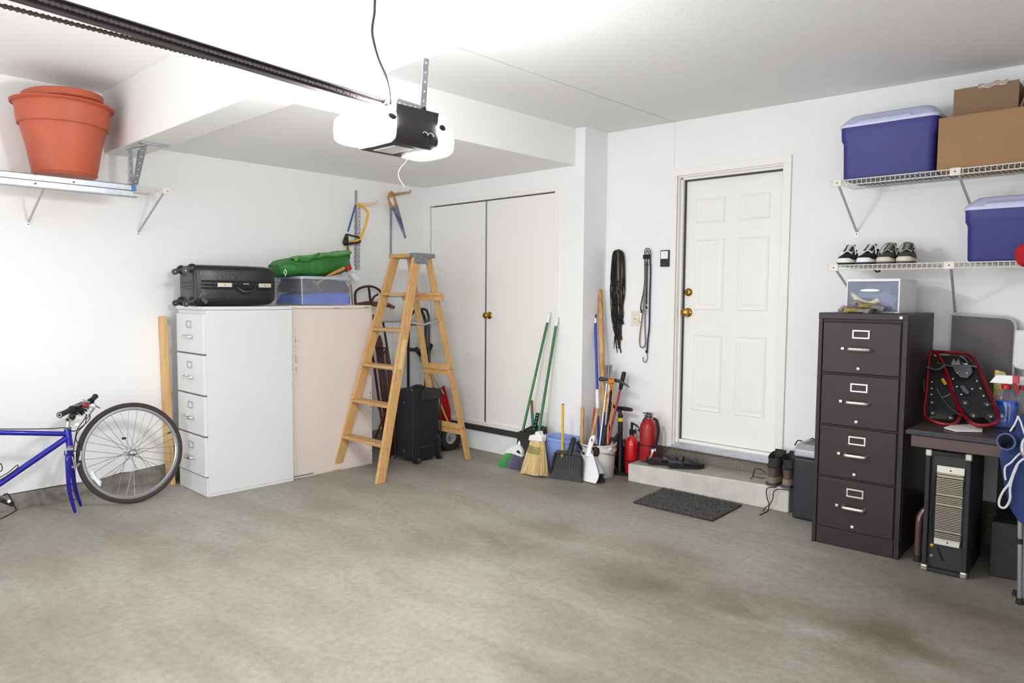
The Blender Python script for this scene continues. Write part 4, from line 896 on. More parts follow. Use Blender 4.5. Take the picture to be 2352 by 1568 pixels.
# red bits: snow shovel behind the truck
sh = thing('snow_shovel', 'bright red plastic snow shovel standing behind the black hand truck', 'shovel', A_(915,748,-.05))
put('shovel_grip', B().prism([(A_(904,735,-.1).x,A_(904,735,-.1).z),(A_(914,729,-.1).x,A_(914,729,-.1).z),(A_(934,742,-.1).x,A_(934,742,-.1).z),(A_(934,752,-.1).x,A_(934,752,-.1).z),(A_(912,751,-.1).x,A_(912,751,-.1).z),(A_(905,744,-.1).x,A_(905,744,-.1).z)], (0,-.10,0), X, Z, (0,.02,0)), mat('shovel_red','c41a24',.35), sh, sm=0, bev=.006)
put('shovel_shaft', B().tube([A_(925,745,-.09), A_(958,792,-.08), A_(1000,870,-.075), A_(1020,905,-.07)], .009, 8), mat('shovel_shaft','c9c9cc',.4,.4), sh)
put('shovel_blade', B().add([A_(1012,890,-.075), A_(1020,885,-.07), A_(1034,940,-.06), A_(1034,1035,-.05), A_(1005,1030,-.08), A_(1008,940,-.08)]+[p+V((0,.006,0)) for p in [A_(1012,890,-.075), A_(1020,885,-.07), A_(1034,940,-.06), A_(1034,1035,-.05), A_(1005,1030,-.08), A_(1008,940,-.08)]], [(0,1,2,3,4,5),(11,10,9,8,7,6)]+[(i,(i+1)%6,6+(i+1)%6,6+i) for i in range(6)]), mat('shovel_red','c41a24',.35), sh, sm=0)

# ================================================================== BROOM CORNER
GP = mat('broom_green','0f6b2e',.3,coat=.3)
def bristle_fan(parent, top_a, top_b, bot_a, bot_b, thick, n, r, m, seed, name='bristles', wob=.004, dirn=None):
    rg = random.Random(seed); mb = B(); nn = (V(bot_b)-V(bot_a)).cross(V(top_a)-V(bot_a)).normalized()
    for i in range(n):
        t = rg.random(); d = rg.uniform(-1,1); t2 = t+rg.uniform(-.03,.03)
        p = V(top_a).lerp(V(top_b), t)+nn*d*thick*.35; q = V(bot_a).lerp(V(bot_b), t2)+nn*d*thick+Z*rg.uniform(0,.012)
        mid = p.lerp(q,.55)+V((rg.uniform(-wob,wob),rg.uniform(-wob,wob),0))
        mb.tube([p,mid,q],[r,r,r*.7],3,cap=False)
    return put(name, mb, m, parent, sm=0, kind='stuff')
def rot_frame(px, py, y): return at(px,py,1,y)
# angle broom green/grey
g0 = at(1195,1015,1,-.24); g1 = at(1262,720,1,-.02)
ab = thing('angle_broom', 'green handled broom with green and grey bristles in white cap', 'broom', (g0.x,g0.y,0))
put('handle', B().tube([g0,g1],.0105,14), GP, ab)
hg = g0.lerp(g1,.93)
put('hand_grip', B().tube([hg, g0.lerp(g1,.99), g0.lerp(g1,1.01)],[.013,.013,.007],14), WHITE, ab)
put('socket', B().tube([g0+(g0-g1).normalized()*.04, g0+(g1-g0).normalized()*.02],[.022,.014],14), WHITE, ab)
yb_ = -.27
capL, capM, capR = at(1163,1042,1,yb_), at(1182,1040,1,yb_), at(1202,1050,1,yb_)
cap = B()
cpl = [at(x,y,1,yb_) for x,y in ((1160,1040),(1168,1031),(1178,1024),(1188,1021),(1195,1024),(1201,1034),(1202,1049),(1195,1047),(1178,1041))]
cap.prism([(p.x,p.z) for p in cpl], (0,yb_-.018,0), X, Z, (0,.036,0))
put('broom_cap', cap, WHITE, ab, sm=0, bev=.006)
put('cap_slot', B().prism([(p.x,p.z) for p in [at(x,y,1,yb_-.02) for x,y in ((1185,1037),(1191,1033),(1197,1043),(1189,1040))]], (0,yb_-.0195,0), X, Z, (0,.002,0)), BLKM, ab, sm=0)
fb = lambda x,y,yy: at(x,y,1,yy)
bristle_fan(ab, at(1161,1041,1,yb_), at(1176,1041,1,yb_), at(1141,1073,1,yb_-.06), at(1163,1077,1,yb_-.06), .022, 170, .0016, mat('bristle_green','2c9c34',.5), 1)
bristle_fan(ab, at(1175,1041,1,yb_), at(1202,1047,1,yb_), at(1161,1077,1,yb_-.06), at(1200,1083,1,yb_-.06), .022, 240, .0016, mat('bristle_grey','777a8c',.5), 2)
# corn broom
c0 = at(1237,995,1,-.22); c1 = at(1280,730,1,-.02)
cb = thing('corn_broom', 'green handled straw corn broom with white shoulder cap and stitched rows', 'broom', (c0.x,c0.y,0))
put('handle', B().tube([c0,c1],.0115,14), GP, cb)
put('hand_grip', B().tube([c0.lerp(c1,.93), c0.lerp(c1,.99), c0.lerp(c1,1.01)],[.0145,.0145,.008],14), WHITE, cb)
yc_ = -.30
pl_ = [at(x,y,1,yc_) for x,y in ((1221,998),(1233,998),(1234,990),(1242,990),(1243,998),(1250,1001),(1249,1014),(1218,1010))]
put('shoulder_cap', B().prism([(p.x,p.z) for p in pl_], (0,yc_-.030,0), X, Z, (0,.06,0)), WHITE, cb, sm=0, bev=.008)
STRAW = mat('straw','dcc08a',.8,var=(60,.22)); 
bristle_fan(cb, at(1220,1010,1,yc_), at(1248,1013,1,yc_), at(1200,1088,1,yc_-.07), at(1252,1094,1,yc_-.07), .040, 900, .0022, STRAW, 3, 'straw_bristles', .006)
core = B(); rgs = []
for t,w_,th in ((0,.048,.026),(.35,.064,.030),(.75,.078,.036),(.97,.080,.038)):
    c = at(1234,1011,1,yc_).lerp(at(1226,1091,1,yc_-.07), t); rgs.append([c+V((math.cos(a)*w_*.95, math.sin(a)*th, 0)) for a in [2*PI*j/20 for j in range(20)]])
put('straw_core', core.loft(rgs), STRAW, cb)
for k in range(4):
    t = .17+.055*k; c = at(1234,1011,1,yc_).lerp(at(1226,1091,1,yc_-.07), t); w_ = .056+.085*t
    put('stitch_row', B().tube([c+V((math.cos(a)*w_, math.sin(a)*.050, -.004*math.cos(a))) for a in [2*PI*j/24 for j in range(24)]], .0028, 6, closed=True), mat('stitch_green','5e8a35',.7), cb)
# blue wastebasket
WB = mat('bucket_blue','90a6e2',.4)
bcx = V((1.893,-.130,0)); 
wb_ = thing('wastebasket', 'light blue plastic wastebasket between the corn broom and black dustpan', 'wastebasket', bcx)
def rrect(c, hx, hy, r, z, k=6, th=0):
    out = []
    for (sx_,sy_,a0) in ((1,-1,-PI/2),(1,1,0),(-1,1,PI/2),(-1,-1,PI)):
        for i in range(k+1):
            a = a0+PI/2*i/k; out.append(V((c.x+sx_*(hx-r)+r*math.cos(a), c.y+sy_*(hy-r)+r*math.sin(a), z)))
    return out
hb = .292
rg = [rrect(bcx,.112,.075,.05,.0), rrect(bcx,.116,.079,.05,.004), rrect(bcx,.148,.108,.06,hb-.022), rrect(bcx,.158,.117,.06,hb-.020), rrect(bcx,.160,.119,.06,hb-.002), rrect(bcx,.156,.115,.06,hb), rrect(bcx,.150,.109,.06,hb-.003), rrect(bcx,.144,.104,.058,hb-.03), rrect(bcx,.112,.074,.05,.008)]
put('basket_body', B().loft(rg), WB, wb_, sm=40)
# yellow stick
y0_, y1s = at(1294,1092,2,0), at(1293,930,1,-.0)
yp0 = V((y0_.x,-.275,0.0)); yp0 = at(1290,1080,2,0); yp0 = at(1291,1085,1,-.268); yp0.z = 0; yp1 = at(1293,929,1,-.262)
ys_ = thing('yellow_pole', 'short yellow painted stick standing upright before the blue wastebasket', 'pole', yp0)
put('pole', B().tube([yp0, yp1], .0095, 12), mat('yellow_paint','e5b516',.4,var=(20,.1)), ys_)
put('pole_end', B().tube([yp1, yp1+Z*.006], [.0097,.0085], 12), mat('pole_end_wood','6c4a22',.7), ys_)
# lobby dustpan behind (black upright) with brush
LB = mat('lobby_black','2a2827',.55)
lp = thing('lobby_dustpan', 'black upright lobby dustpan standing behind the green handled brooms', 'dustpan', (1.62,-.17,0))
q0 = [at(x,y,1,-.19) for x,y in ((1190,990),(1224,975))]
pts = [at(1190,991,1,-.24), at(1232,1000,1,-.24)]
xl, xr_ = pts[0].x, pts[1].x; zt_ = pts[0].z
put('pan_box', B().hexa([(xl-.01,-.26,.005),(xr_+.03,-.26,.005),(xr_+.03,-.14,.005),(xl-.01,-.14,.005)], [(xl,-.25,zt_),(xr_+.01,-.25,zt_),(xr_-.02,-.08,zt_+.045),(xl+.03,-.08,zt_+.045)]), LB, lp, sm=0, bev=.006)
for k in range(4):
    put('rib', B().bar((xl+.03+.035*k,-.245,zt_+.004), (xl+.05+.030*k,-.09,zt_+.046), .006, .010), BLK, lp, sm=0)
tp0, tp1 = at(1226,1000,1,-.11), at(1221,925,1,-.11)
put('pan_handle', B().tube([tp0, at(1222,945,1,-.11)], .012, 12), mat('teal_paint','16806a',.4), lp, label='teal green handle section')
put('handle_tip', B().tube([at(1222,945,1,-.11), at(1221.5,922,1,-.11), at(1221.5,919,1,-.11)], [.012,.012,.007], 12), mat('tip_brown','8a5a44',.6), lp)
bh_ = thing('counter_brush', 'small black brush with ridged back standing in the lobby dustpan', 'brush', at(1228,980,1,-.15))
put('brush_back', B().bar(at(1226,992,1,-.15), at(1236,948,1,-.12), .030, .020).tube([at(1226,992,1,-.15), at(1222,1002,1,-.16)], .014, 8), BLK, bh_, bev=.003)
for k in range(5):
    put('brush_tuft', B().ball(at(1226.5+1.8*k,985-8*k,1,-.165), .0045, 8, 6), mat('tuft_white','c9c9cd',.6), bh_)

# black dustpan leaning on the basket
DP = mat('dustpan_black','232324',.5,bump=(50,.002))
d0, d1 = at(1261,1097,2,0), at(1338,1108,2,0)
dd_ = thing('dustpan', 'black ribbed dustpan leaning upright against the light blue wastebasket', 'dustpan', (d0+d1)/2)
ex_ = (d1-d0); wdt = ex_.length; ex_.normalize(); nrm = V((-ex_.y,ex_.x,0)); upv = (Z*.97+nrm*.24).normalized()
o_ = d0
hgt_ = .222
def D(a_, b_, c_=0): return o_+ex_*a_+upv*b_+upv.cross(ex_).normalized()*(-c_)
fn_ = ex_.cross(upv).normalized()  # facing camera
def D(a_, b_, c_=0): return o_+ex_*a_+upv*b_+fn_*c_
nf = 1 if fn_.dot(CAM-o_) > 0 else -1
fn_ = fn_*nf
out = [(0,.002),(wdt,.002),(wdt-.012,.17),(wdt-.030,hgt_-.02),(wdt-.055,hgt_),(.055,hgt_),(.030,hgt_-.02),(.008,.17)]
put('pan_plate', B().prism(out, o_, ex_, upv, -fn_*.006), DP, dd_, sm=0, bev=.003)
put('pan_lip', B().prism([(0,0),(wdt,0),(wdt-.002,.060),(.002,.060)], o_+fn_*.001, ex_, upv, fn_*.004), DP, dd_, sm=0, bev=.001)
put('side_wall', B().prism([(.008,.04),(.018,.04),(.040,hgt_-.015),(.028,hgt_-.018)], o_, ex_, upv, fn_*.022), DP, dd_, sm=0, bev=.003)
put('side_wall', B().prism([(wdt-.010,.04),(wdt-.020,.04),(wdt-.042,hgt_-.015),(wdt-.030,hgt_-.018)], o_, ex_, upv, fn_*.022), DP, dd_, sm=0, bev=.003)
put('back_wall', B().prism([(.030,hgt_-.028),(wdt-.030,hgt_-.028),(wdt-.055,hgt_+.002),(.055,hgt_+.002)], o_, ex_, upv, fn_*.028), DP, dd_, sm=0, bev=.004)
for k in range(9):
    a_ = .045+(wdt-.09)*k/8
    put('pan_rib', B().prism([(a_-.005,.085),(a_+.005,.085),(a_+.005+.0,hgt_-.045),(a_-.005,hgt_-.045)], o_, ex_, upv, fn_*.005), DP, dd_, sm=0, bev=.002)
hx0 = D(wdt*.56,hgt_-.02,.018); hx1 = at(1319,1004,1,hx0.y+.012)
put('pan_handle', B().tube([hx0, hx0.lerp(hx1,.25), hx0.lerp(hx1,.6), hx0.lerp(hx1,.93), hx1], [.026,.020,.018,.018,.010], 12, flat=(ex_,1.15)), DP, dd_)
put('hang_hole', B().lathe([(.006,0),(.006,.001),(0,.001)], hx0.lerp(hx1,.85)+fn_*.019, fn_, 12), BLKM, dd_)

# white dustpan with hand brush
w0_, w1_ = at(1336,1103,2,0), at(1368,1110,2,0)
wp = thing('dustpan', 'white hand dustpan leaning on the white bucket of tools', 'dustpan', (w0_+w1_)/2)
yw = -.255
wo = [(1328,1042),(1345,1046),(1358,1043),(1365,1060),(1372,1085),(1373,1095),(1367,1109),(1334,1100),(1330,1090)]
P3 = lambda x,y: at(x,y,1,-.235+.20*(1105-y)/180)
vv = [P3(x,y) for x,y in wo]
put('pan_plate', B().add(vv+[p+V((-.008,.012,0)) for p in vv], [tuple(range(9)), tuple(range(9,18))[::-1]]+[(i,(i+1)%9,9+(i+1)%9,9+i) for i in range(9)]), WHITE, wp, sm=0, bev=.003)
put('pan_rim', B().tube([P3(1345,1047), P3(1358,1043), P3(1365,1060), P3(1372,1085), P3(1373,1096), P3(1367,1109)], .008, 8, sm=4), WHITE, wp)
put('pan_lip', B().tube([P3(1334,1101), P3(1367,1109)], .005, 6), WHITE, wp)
put('pan_handle', B().tube([P3(1350,1048), P3(1354,1030), P3(1359,1013), P3(1363,1003), P3(1363,1000)], [.022,.017,.020,.017,.008], 12, sm=4, flat=(X,1.2)), WHITE, wp)
put('hang_slot', B().ball(P3(1359,1010)+V((.014,-.016,0)), (.006,.006,.016)), mat('slot_shadow','6e5d48',.8), wp)
hbsh = thing('hand_brush', 'grey hand brush with black bristles clipped behind the white dustpan', 'brush', at(1378,1108,2,0))
Q3 = lambda x,y: at(x,y,1,-.16+.14*(1105-y)/180)
put('brush_handle', B().tube([Q3(1366,1042), Q3(1370,1060), Q3(1377,1078), Q3(1380,1090)], [.012,.016,.030,.038], 12, sm=3, flat=(X,1.0)), mat('brush_grey','aeb0b6',.35), hbsh)
put('handle_knob', B().tube([Q3(1361,1022), Q3(1368,1028), Q3(1370,1040), Q3(1366,1048)], [.016,.026,.024,.012], 12, sm=3), BLKM, hbsh)
bristle_fan(hbsh, Q3(1371,1088), Q3(1384,1090), at(1370,1107,1,-.17), at(1387,1108,1,-.17), .018, 200, .0018, mat('bristle_black','2b2a2e',.6), 12)
put('bristle_core', B().hexa([Q3(1371,1090)+V((0,-.012,0)),Q3(1384,1091)+V((0,-.012,0)),Q3(1384,1091)+V((0,.012,0)),Q3(1371,1090)+V((0,.012,0))],[at(1372,1107,1,-.185),at(1386,1108,1,-.185),at(1386,1108,1,-.15),at(1372,1107,1,-.15)]), mat('bristle_black','2b2a2e',.6), hbsh, sm=0)

# white five gallon bucket with tools
bc_ = V((2.145,.015,0))
PB = mat('pail_plastic','e3e0da',.45,var=(9,.12))
pl5 = thing('pail', 'dirty white plastic pail filled with long handled tools', 'bucket', bc_)
HB = .262
pr = [(.128,0),(.130,.004),(.142,HB-.065),(.150,HB-.062),(.152,HB-.048),(.144,HB-.044),(.144,HB-.012),(.153,HB-.010),(.153,HB),(.142,HB),(.138,HB-.01),(.124,.008),(0,.008)]
put('pail_body', B().lathe([(0,0)]+pr, bc_, Z, 48), PB, pl5, sm=30)
put('bail_handle', B().tube([bc_+V((.150*math.cos(a),.150*math.sin(a),HB-.05-.045*math.sin(a+.75))) for a in np.linspace(-PI*.75,PI*.25,20)], .003, 6), STEEL, pl5)
put('handle_ear', B().ball(bc_+V((.147,-.03,HB-.028)), (.014,.018,.016)), PB, pl5)
BW = wood('bat_wood','cda26c','a97b47',(4,4,.8),6)
def ln(px0,py0,y0,px1,py1,y1): return at(px0,py0,1,y0), at(px1,py1,1,y1)
def stick(name, label, cat, p0, p1, r, m, part='shaft'):
    t = thing(name, label, cat, p0); put(part, B().tube([p0.lerp(p1,k) for k in list(np.linspace(0,.985,len(r)-1))+[1.0]] if len(r) > 2 else [p0,p1], r, 16, sm=4 if len(r) > 2 else 0), m, t); return t
bz0 = .02
def inb(px, y): return at(px, 1062, 1, y)
# tall thick wooden pole
a0, a1 = ln(1390,1040,.05,1378,668,.22)
t_ = stick('wooden_pole', 'tall thick wooden pole, highest of the tools in the white pail', 'pole', a0, a1, [.020,.021,.024,.023,.020,.010], BW)
# blue pole + white section
a0, a1 = ln(1376,1035,.03,1367,735,.17)
t_ = stick('extension_pole', 'bright blue metal pole with white collar leaning behind the white pail', 'pole', a0, a1, [.0105,.0105], mat('pole_blue','2a3fb4',.35))
L_ = lambda py: a0+(a1-a0)*((1035-py)/(1035-735.))
put('collar', B().tube([L_(958), L_(942), L_(905), L_(896)], [.010,.017,.016,.012], 14), WHITE, t_)
put('white_band', B().tube([L_(742), L_(730)], .0115, 14), WHITE, t_)
put('pole_tip', B().tube([L_(730), L_(722), L_(719)], [.013,.013,.007], 14), mat('tip_blue','2334a8',.4), t_)
# short wooden handles
a0, a1 = ln(1336,1048,-.10,1338,936,-.06)
t_ = stick('wooden_stick', 'short upright wooden tool handle at the left edge of the pail', 'tool handle', a0, a1, [.014,.017,.016,.015,.014,.008], BW)
t_['label'] = 'short upright wooden tool handle at the left edge of the pail'
a0, a1 = ln(1352,1045,-.11,1373,938,.0)
stick('wooden_stick', 'slanted wooden tool handle rising from the pail behind the white dustpan', 'tool handle', a0, a1, [.016,.018,.016,.014,.013,.008], BW)
# metal tubes
for i, (x0_, x1_, yy) in enumerate(((1391,1394,.14),(1396,1399,.15),(1400,1404,.16))):
    a0, a1 = ln(x0_-14,1040,.06,x1_,838,yy)
    t_ = thing('metal_tube', ['left one of three steel tubes rising above the rock hammer','middle one of three steel tubes rising above the rock hammer','right one of three steel tubes rising above the rock hammer'][i], 'tube', a0, 'steel tubes in the pail')
    put('tube_wall', B().tube([a0,a1], .0095, 12, cap=False), CHR if i % 2 else STEEL, t_, solid=.001)
a0, a1 = ln(1376,1030,-.05,1394,880,.04)
stick('white_rod', 'thin white rod in front of the tools in the pail', 'rod', a0, a1, [.006,.006], WHITE)
# rock hammer
rh = thing('rock_hammer', 'rock hammer with curved steel pick head and orange cord on top', 'hammer', at(1400,880,1,.06))
hp = [(1378,870),(1385,871),(1392,871),(1400,872),(1412,873),(1424,876),(1436,882),(1446,889)]
put('pick_head', B().tube([at(x,y,1,.03) for x,y in hp], [.016,.014,.009,.011,.012,.012,.009,.003], 10, sm=3, flat=(Z,1.15)), mat('dark_steel','54545a',.35,.8), rh)
put('hammer_face', B().ball(at(1382,870,1,.03), (.026,.022,.018)), mat('dark_steel','54545a',.35,.8), rh)
put('hammer_shaft', B().tube([at(1400,874,1,.03), at(1385,1040,1,.0)], [.009,.011], 10), CHR, rh)
OC = mat('orange_cord','d98a1e',.7)
put('orange_cord', B().tube([at(x,y,1,.01) for x,y in ((1399,872),(1405,880),(1403,892),(1397,905),(1392,925),(1389,945))], .006, 6, sm=4).tube([at(x,y,1,.0) for x,y in ((1404,880),(1408,900),(1407,925),(1402,960),(1396,985),(1396,1020),(1398,1028))], .006, 6, sm=4).ball(at(1404,876,1,-.0), (.020,.018,.018)).tube([at(x,y,1,-.01) for x,y in ((1398,874),(1402,868),(1408,870),(1410,880),(1405,886),(1399,882))], .005, 6, closed=True, sm=3), OC, rh)
# navy folded umbrella / bag
a0, a1 = ln(1383,1030,-.02,1402,878,.10)
t_ = stick('folded_umbrella', 'long navy blue fabric roll standing in the pail', 'umbrella', a0, a1, [.020,.026,.028,.026,.024,.014], mat('navy_denim','25304f',.8,bump=(60,.003),var=(14,.3)), 'cover')
# red long handled cutter
a0, a1 = ln(1405,980,.05,1432,862,.20)
t_ = thing('bolt_cutter', 'red steel tool shaft with black rubber grip leaning toward the wall', 'bolt cutter', a0)
dr = (a1-a0)
put('shaft', B().tube([a0-dr*.35, a1-dr*.2], .009, 12), REDP, t_)
put('rubber_grip', B().tube([a0+dr*.72, a0+dr*.80, a0+dr*1.05, a0+dr*1.07], [.014,.017,.018,.012], 14), RUB, t_)
a0, a1 = ln(1352,1045,.0,1366,935,.06)
stick('red_pole', 'dark red pole beside the short wooden handles in the pail', 'pole', a0, a1, [.007,.007], REDP)
a0, a1 = ln(1380,1045,-.06,1386,1012,-.04)
a0, a1 = ln(1326,1015,-.13,1345,1045,-.11)
stick('file_handle', 'short black tool grip poking out of the left side of the pail', 'tool handle', a0, a1, [.012,.013,.013,.010], BLKM)
a0, a1 = ln(1418,1020,.06,1440,995,.12)
# black barbecue brush behind pump
t_ = thing('black_grip_tool', 'black gripped tool with steel end leaning across behind the bike pump', 'tool', a0)
put('grip', B().tube([at(1408,1016,1,.05), at(1428,985,1,.15)], .015, 12), RUB, t_)
put('steel_end', B().tube([at(1401,1025,1,.02), at(1408,1016,1,.05)], .013, 12), STEEL, t_)
put('dark_bag', crumple(V((2.235,.245,.10)), (.09,.035,.10), 21, 20, 14, .10), mat('dark_cloth','1d1d1f',.9), sm=40, label='dark cloth bag slumped behind the bike pump', cat='bag')

# ---- floor pump
bp_ = at(1418,1092,2,0)
fp = thing('bike_pump', 'black floor pump with yellow ring and T handle', 'bicycle pump', bp_)
ptop = at(1429,960,1,bp_.y); px_ = bp_
px_ = at(1423,1088,2,0)
put('base_plate', B().loft([[px_+V((math.cos(a)*.105*s_, math.sin(a)*.045*s_, z_)) for a in [2*PI*j/28 for j in range(28)]] for s_, z_ in ((1,0),(1,.010),(.85,.018),(.3,.024))]), BLK, fp)
pz = at(1430,955,1,px_.y).z
put('barrel', B().lathe([(.022,.015),(.024,.03),(.020,.05),(.0195,pz-.04),(.0195,pz)], px_, Z, 24), BLK, fp)
put('yellow_ring', B().lathe([(.0205,pz-.045),(.0215,pz-.043),(.0215,pz-.018),(.0205,pz-.016)], px_, Z, 24), mat('ring_yellow','e8d014',.4), fp)
put('cap', B().lathe([(.020,pz-.002),(.020,pz+.012),(.012,pz+.016),(.009,pz+.045)], px_, Z, 20), BLK, fp)
zh = at(1430,938,1,px_.y).z
hl, hr = at(1418,936,1,px_.y), at(1452,941,1,px_.y)
put('t_handle', B().tube([hl, hl.lerp(hr,.15), hl.lerp(hr,.5), hl.lerp(hr,.9), hr], [.011,.015,.017,.015,.012], 12, sm=3), BLK, fp)
put('chuck', B().tube([at(x,y,1,px_.y-.03) for x,y in ((1403,926),(1410,933),(1418,940),(1427,950))], [.012,.012,.010,.012], 10, sm=3), BLK, fp)
put('chuck_lever', B().ball(at(1416,936,1,px_.y-.045), (.006,.005,.008)), CHR, fp)
put('hose', B().tube([at(x,y,1,px_.y-.02) for x,y in ((1405,930),(1399,960),(1401,1000),(1404,1050),(1412,1080))], .0045, 8, sm=5), BLK, fp)

# ---- fire extinguishers
def extinguisher(label, c, r, h, col, flip=1):
    t = thing('fire_extinguisher', label, 'fire extinguisher', c)
    put('cylinder', B().lathe([(0,0),(r*.94,0),(r,.010),(r,h*.80),(r*.93,h*.88),(r*.72,h*.95),(r*.40,h),(r*.34,h*1.04),(0,h*1.04)], c, Z, 36), col, t, sm=50)
    put('strap_band', B().lathe([(r+.001,h*.37),(r+.003,h*.375),(r+.003,h*.395),(r+.001,h*.40)], c, Z, 36), BLK, t)
    vz = c.z+h*1.04
    put('valve', B().cyl(c+Z*(h*1.0), c+Z*(h*1.0+.045), r*.30, n=14).bar(c+V((-.02,0,h*1.04+.03)), c+V((.035,0,h*1.04+.03)), .03, .022), STEEL if flip > 0 else BLK, t, sm=30)
    return t
e1 = V((2.335,.215,0)); e1.z = 0
RED1 = mat('ext_red','c8101a',.22,coat=.6); RED2 = mat('ext_dark_red','a01a1e',.35,var=(5,.1))
H1 = at(1457,1003,1,e1.y).z
t1 = extinguisher('small glossy red fire extinguisher standing on the floor left of the step', e1, .052, H1, RED1, -1)
A1 = lambda x,y,d=0: at(x,y,1,e1.y-.02-d)
put('squeeze_lever', B().tube([A1(1450,970), A1(1456,973), A1(1464,979), A1(1467,984)], [.009,.011,.012,.010], 8, sm=3, flat=(Z,.7)).tube([A1(1452,972), A1(1451,985), A1(1447,998)], [.012,.010,.008], 8), BLK, t1)
put('hose', B().tube([A1(1461,985), A1(1469,988), A1(1473,1000), A1(1472,1030), A1(1468,1055)], [.010,.010,.010,.010,.012], 10, sm=5), RUB, t1)
put('gauge', B().lathe([(.010,0),(.010,.004),(0,.005)], A1(1464,985,.03), (.6,-.8,0), 14), STEEL, t1)
e2 = at(1492,1048,2,.155); e2 = V((2.520,.165,stepz(2.52,.16)))
H2 = at(1494,958,1,e2.y).z-e2.z
t2 = extinguisher('larger dull red fire extinguisher with long black hose standing on the step', e2, .068, H2-.02, RED2, 1)
A2 = lambda x,y,d=0: at(x,y,1,e2.y-.03-d)
put('squeeze_lever', B().tube([A2(1477,947), A2(1486,950), A2(1494,953)], [.006,.009,.009], 8, flat=(Z,.6)).tube([A2(1480,953), A2(1488,957), A2(1498,958)], [.006,.008,.009], 8, flat=(Z,.6)).tube([A2(1483,957), A2(1477,966), A2(1474,974)], .006, 8), mat('lever_dark','3a3b3e',.4,.6), t2)
put('hose', B().tube([A2(1501,961), A2(1508,966), A2(1512,985), A2(1510,1005), A2(1504,1024), A2(1500,1032,.05)], .0115, 10, sm=5), RUB, t2)
put('nozzle', B().tube([A2(1500,1032,.06), A2(1498,1042,.07), A2(1494,1052,.07)], [.011,.010,.013], 10), CHR, t2)
put('hose_clip', B().bar(A2(1495,1034,.06), A2(1506,1033,.06), .022, .012), CHR, t2, sm=0, bev=.002)
e3 = V((2.43,.22,0))

# ---- slippers on the step
def slipper(label, heel, toe):
    """heel & toe: floor points; local mesh"""
    d = V(toe)-V(heel); L = d.length; ang = math.atan2(d.y, d.x)
    t = thing('slide_sandal', label, 'sandal', V(heel)); ORG[t.name] = V((0,0,0)); t.rotation_euler = (0,0,ang)
    wv = lambda u: .040+.010*math.sin(PI*min(1,max(0,(u-.35)/.6)))-(.012 if u < .03 else 0)-(.022*max(0,(u-.88)/.12)**1.5)
    rings = []
    for k in range(15):
        u = k/14; w_ = wv(u)*(math.sin(PI*min(1,(u+.012)*9)/2) if u < .1 else 1)*(max(.25,1-((u-.9)/.1)**2*.75) if u > .9 else 1); zt_ = .026+.010*math.cos(u*PI*1.2)*.6
        rings.append([V((u*L, -w_, .0)), V((u*L, w_, .0)), V((u*L, w_*1.06, zt_)), V((u*L, w_*.9, zt_+.004)), V((u*L, 0, zt_-.003)), V((u*L, -w_*.9, zt_+.004)), V((u*L, -w_*1.06, zt_))])
    put('sole', B().loft(rings), BLK, t, sm=45)
    put('insole', B().loft([[p+Z*.0035 for p in (V((u*L,-wv(u)*.8,.030+.006*math.cos(u*PI*1.2))),V((u*L,wv(u)*.8,.030+.006*math.cos(u*PI*1.2))),V((u*L,wv(u)*.8,.024)),V((u*L,-wv(u)*.8,.024)))] for u in np.linspace(.04,.94,12)]), mat('insole_grey','3d3f42',.6), t, sm=45)
    m = B().grid(lambda u,v: ((.42+.44*u)*L+.02*math.sin(v*PI)*(.3-u), (wv(.42+.44*u)*1.08)*math.cos(PI*v), .018+abs(math.sin(PI*v))**.55*(.062-.030*u)), 10, 14)
    put('strap', m, BLK, t, sm=60, solid=.006)
    return t
slipper('left black slide sandal, heel toward the fire extinguisher', V((2.565,.075,stepz(2.56,.1))), V((2.80,.215,stepz(2.8,.2))))
slipper('right black slide sandal, nearest the middle of the step', V((2.745,.075,stepz(2.75,.1))), V((2.965,.235,stepz(2.96,.2))))

# ---- door mat
mt = B(); rg_ = random.Random(11)
mc = [at(1454,1155,2,0), at(1636,1198,2,0), at(1707,1161,2,0), at(1530,1121,2,0)]
mx0, mx1, my0, my1 = 2.775, 3.385, -.448, .018
md = thing('door_mat', 'dark grey loop pile door mat in front of the step', 'door mat', ((mx0+mx1)/2,(my0+my1)/2,0))
put('mat_base', B().hexa([mc[0],mc[1],mc[2]-Y*.02,mc[3]-Y*.04],[mc[0]+Z*.008,mc[1]+Z*.008,mc[2]-Y*.02+Z*.008,mc[3]-Y*.04+Z*.008]), mat('mat_base','2c2c2c',.95), md, sm=0)
c4 = [mc[0],mc[1],mc[2]-Y*.02,mc[3]-Y*.04]
for i in range(5200):
    u, v = rg_.random(), rg_.random(); p = c4[0].lerp(c4[1],u).lerp(c4[3].lerp(c4[2],u), v); p.z = .006
    a_ = rg_.uniform(0,2*PI); q = p+V((math.cos(a_)*.006, math.sin(a_)*.006, rg_.uniform(.007,.014)))
    mt.tube([p, q], [.0032,.0022], 3)
put('mat_pile', mt, mat('mat_pile','5a5957',.95), md, sm=0, kind='stuff')

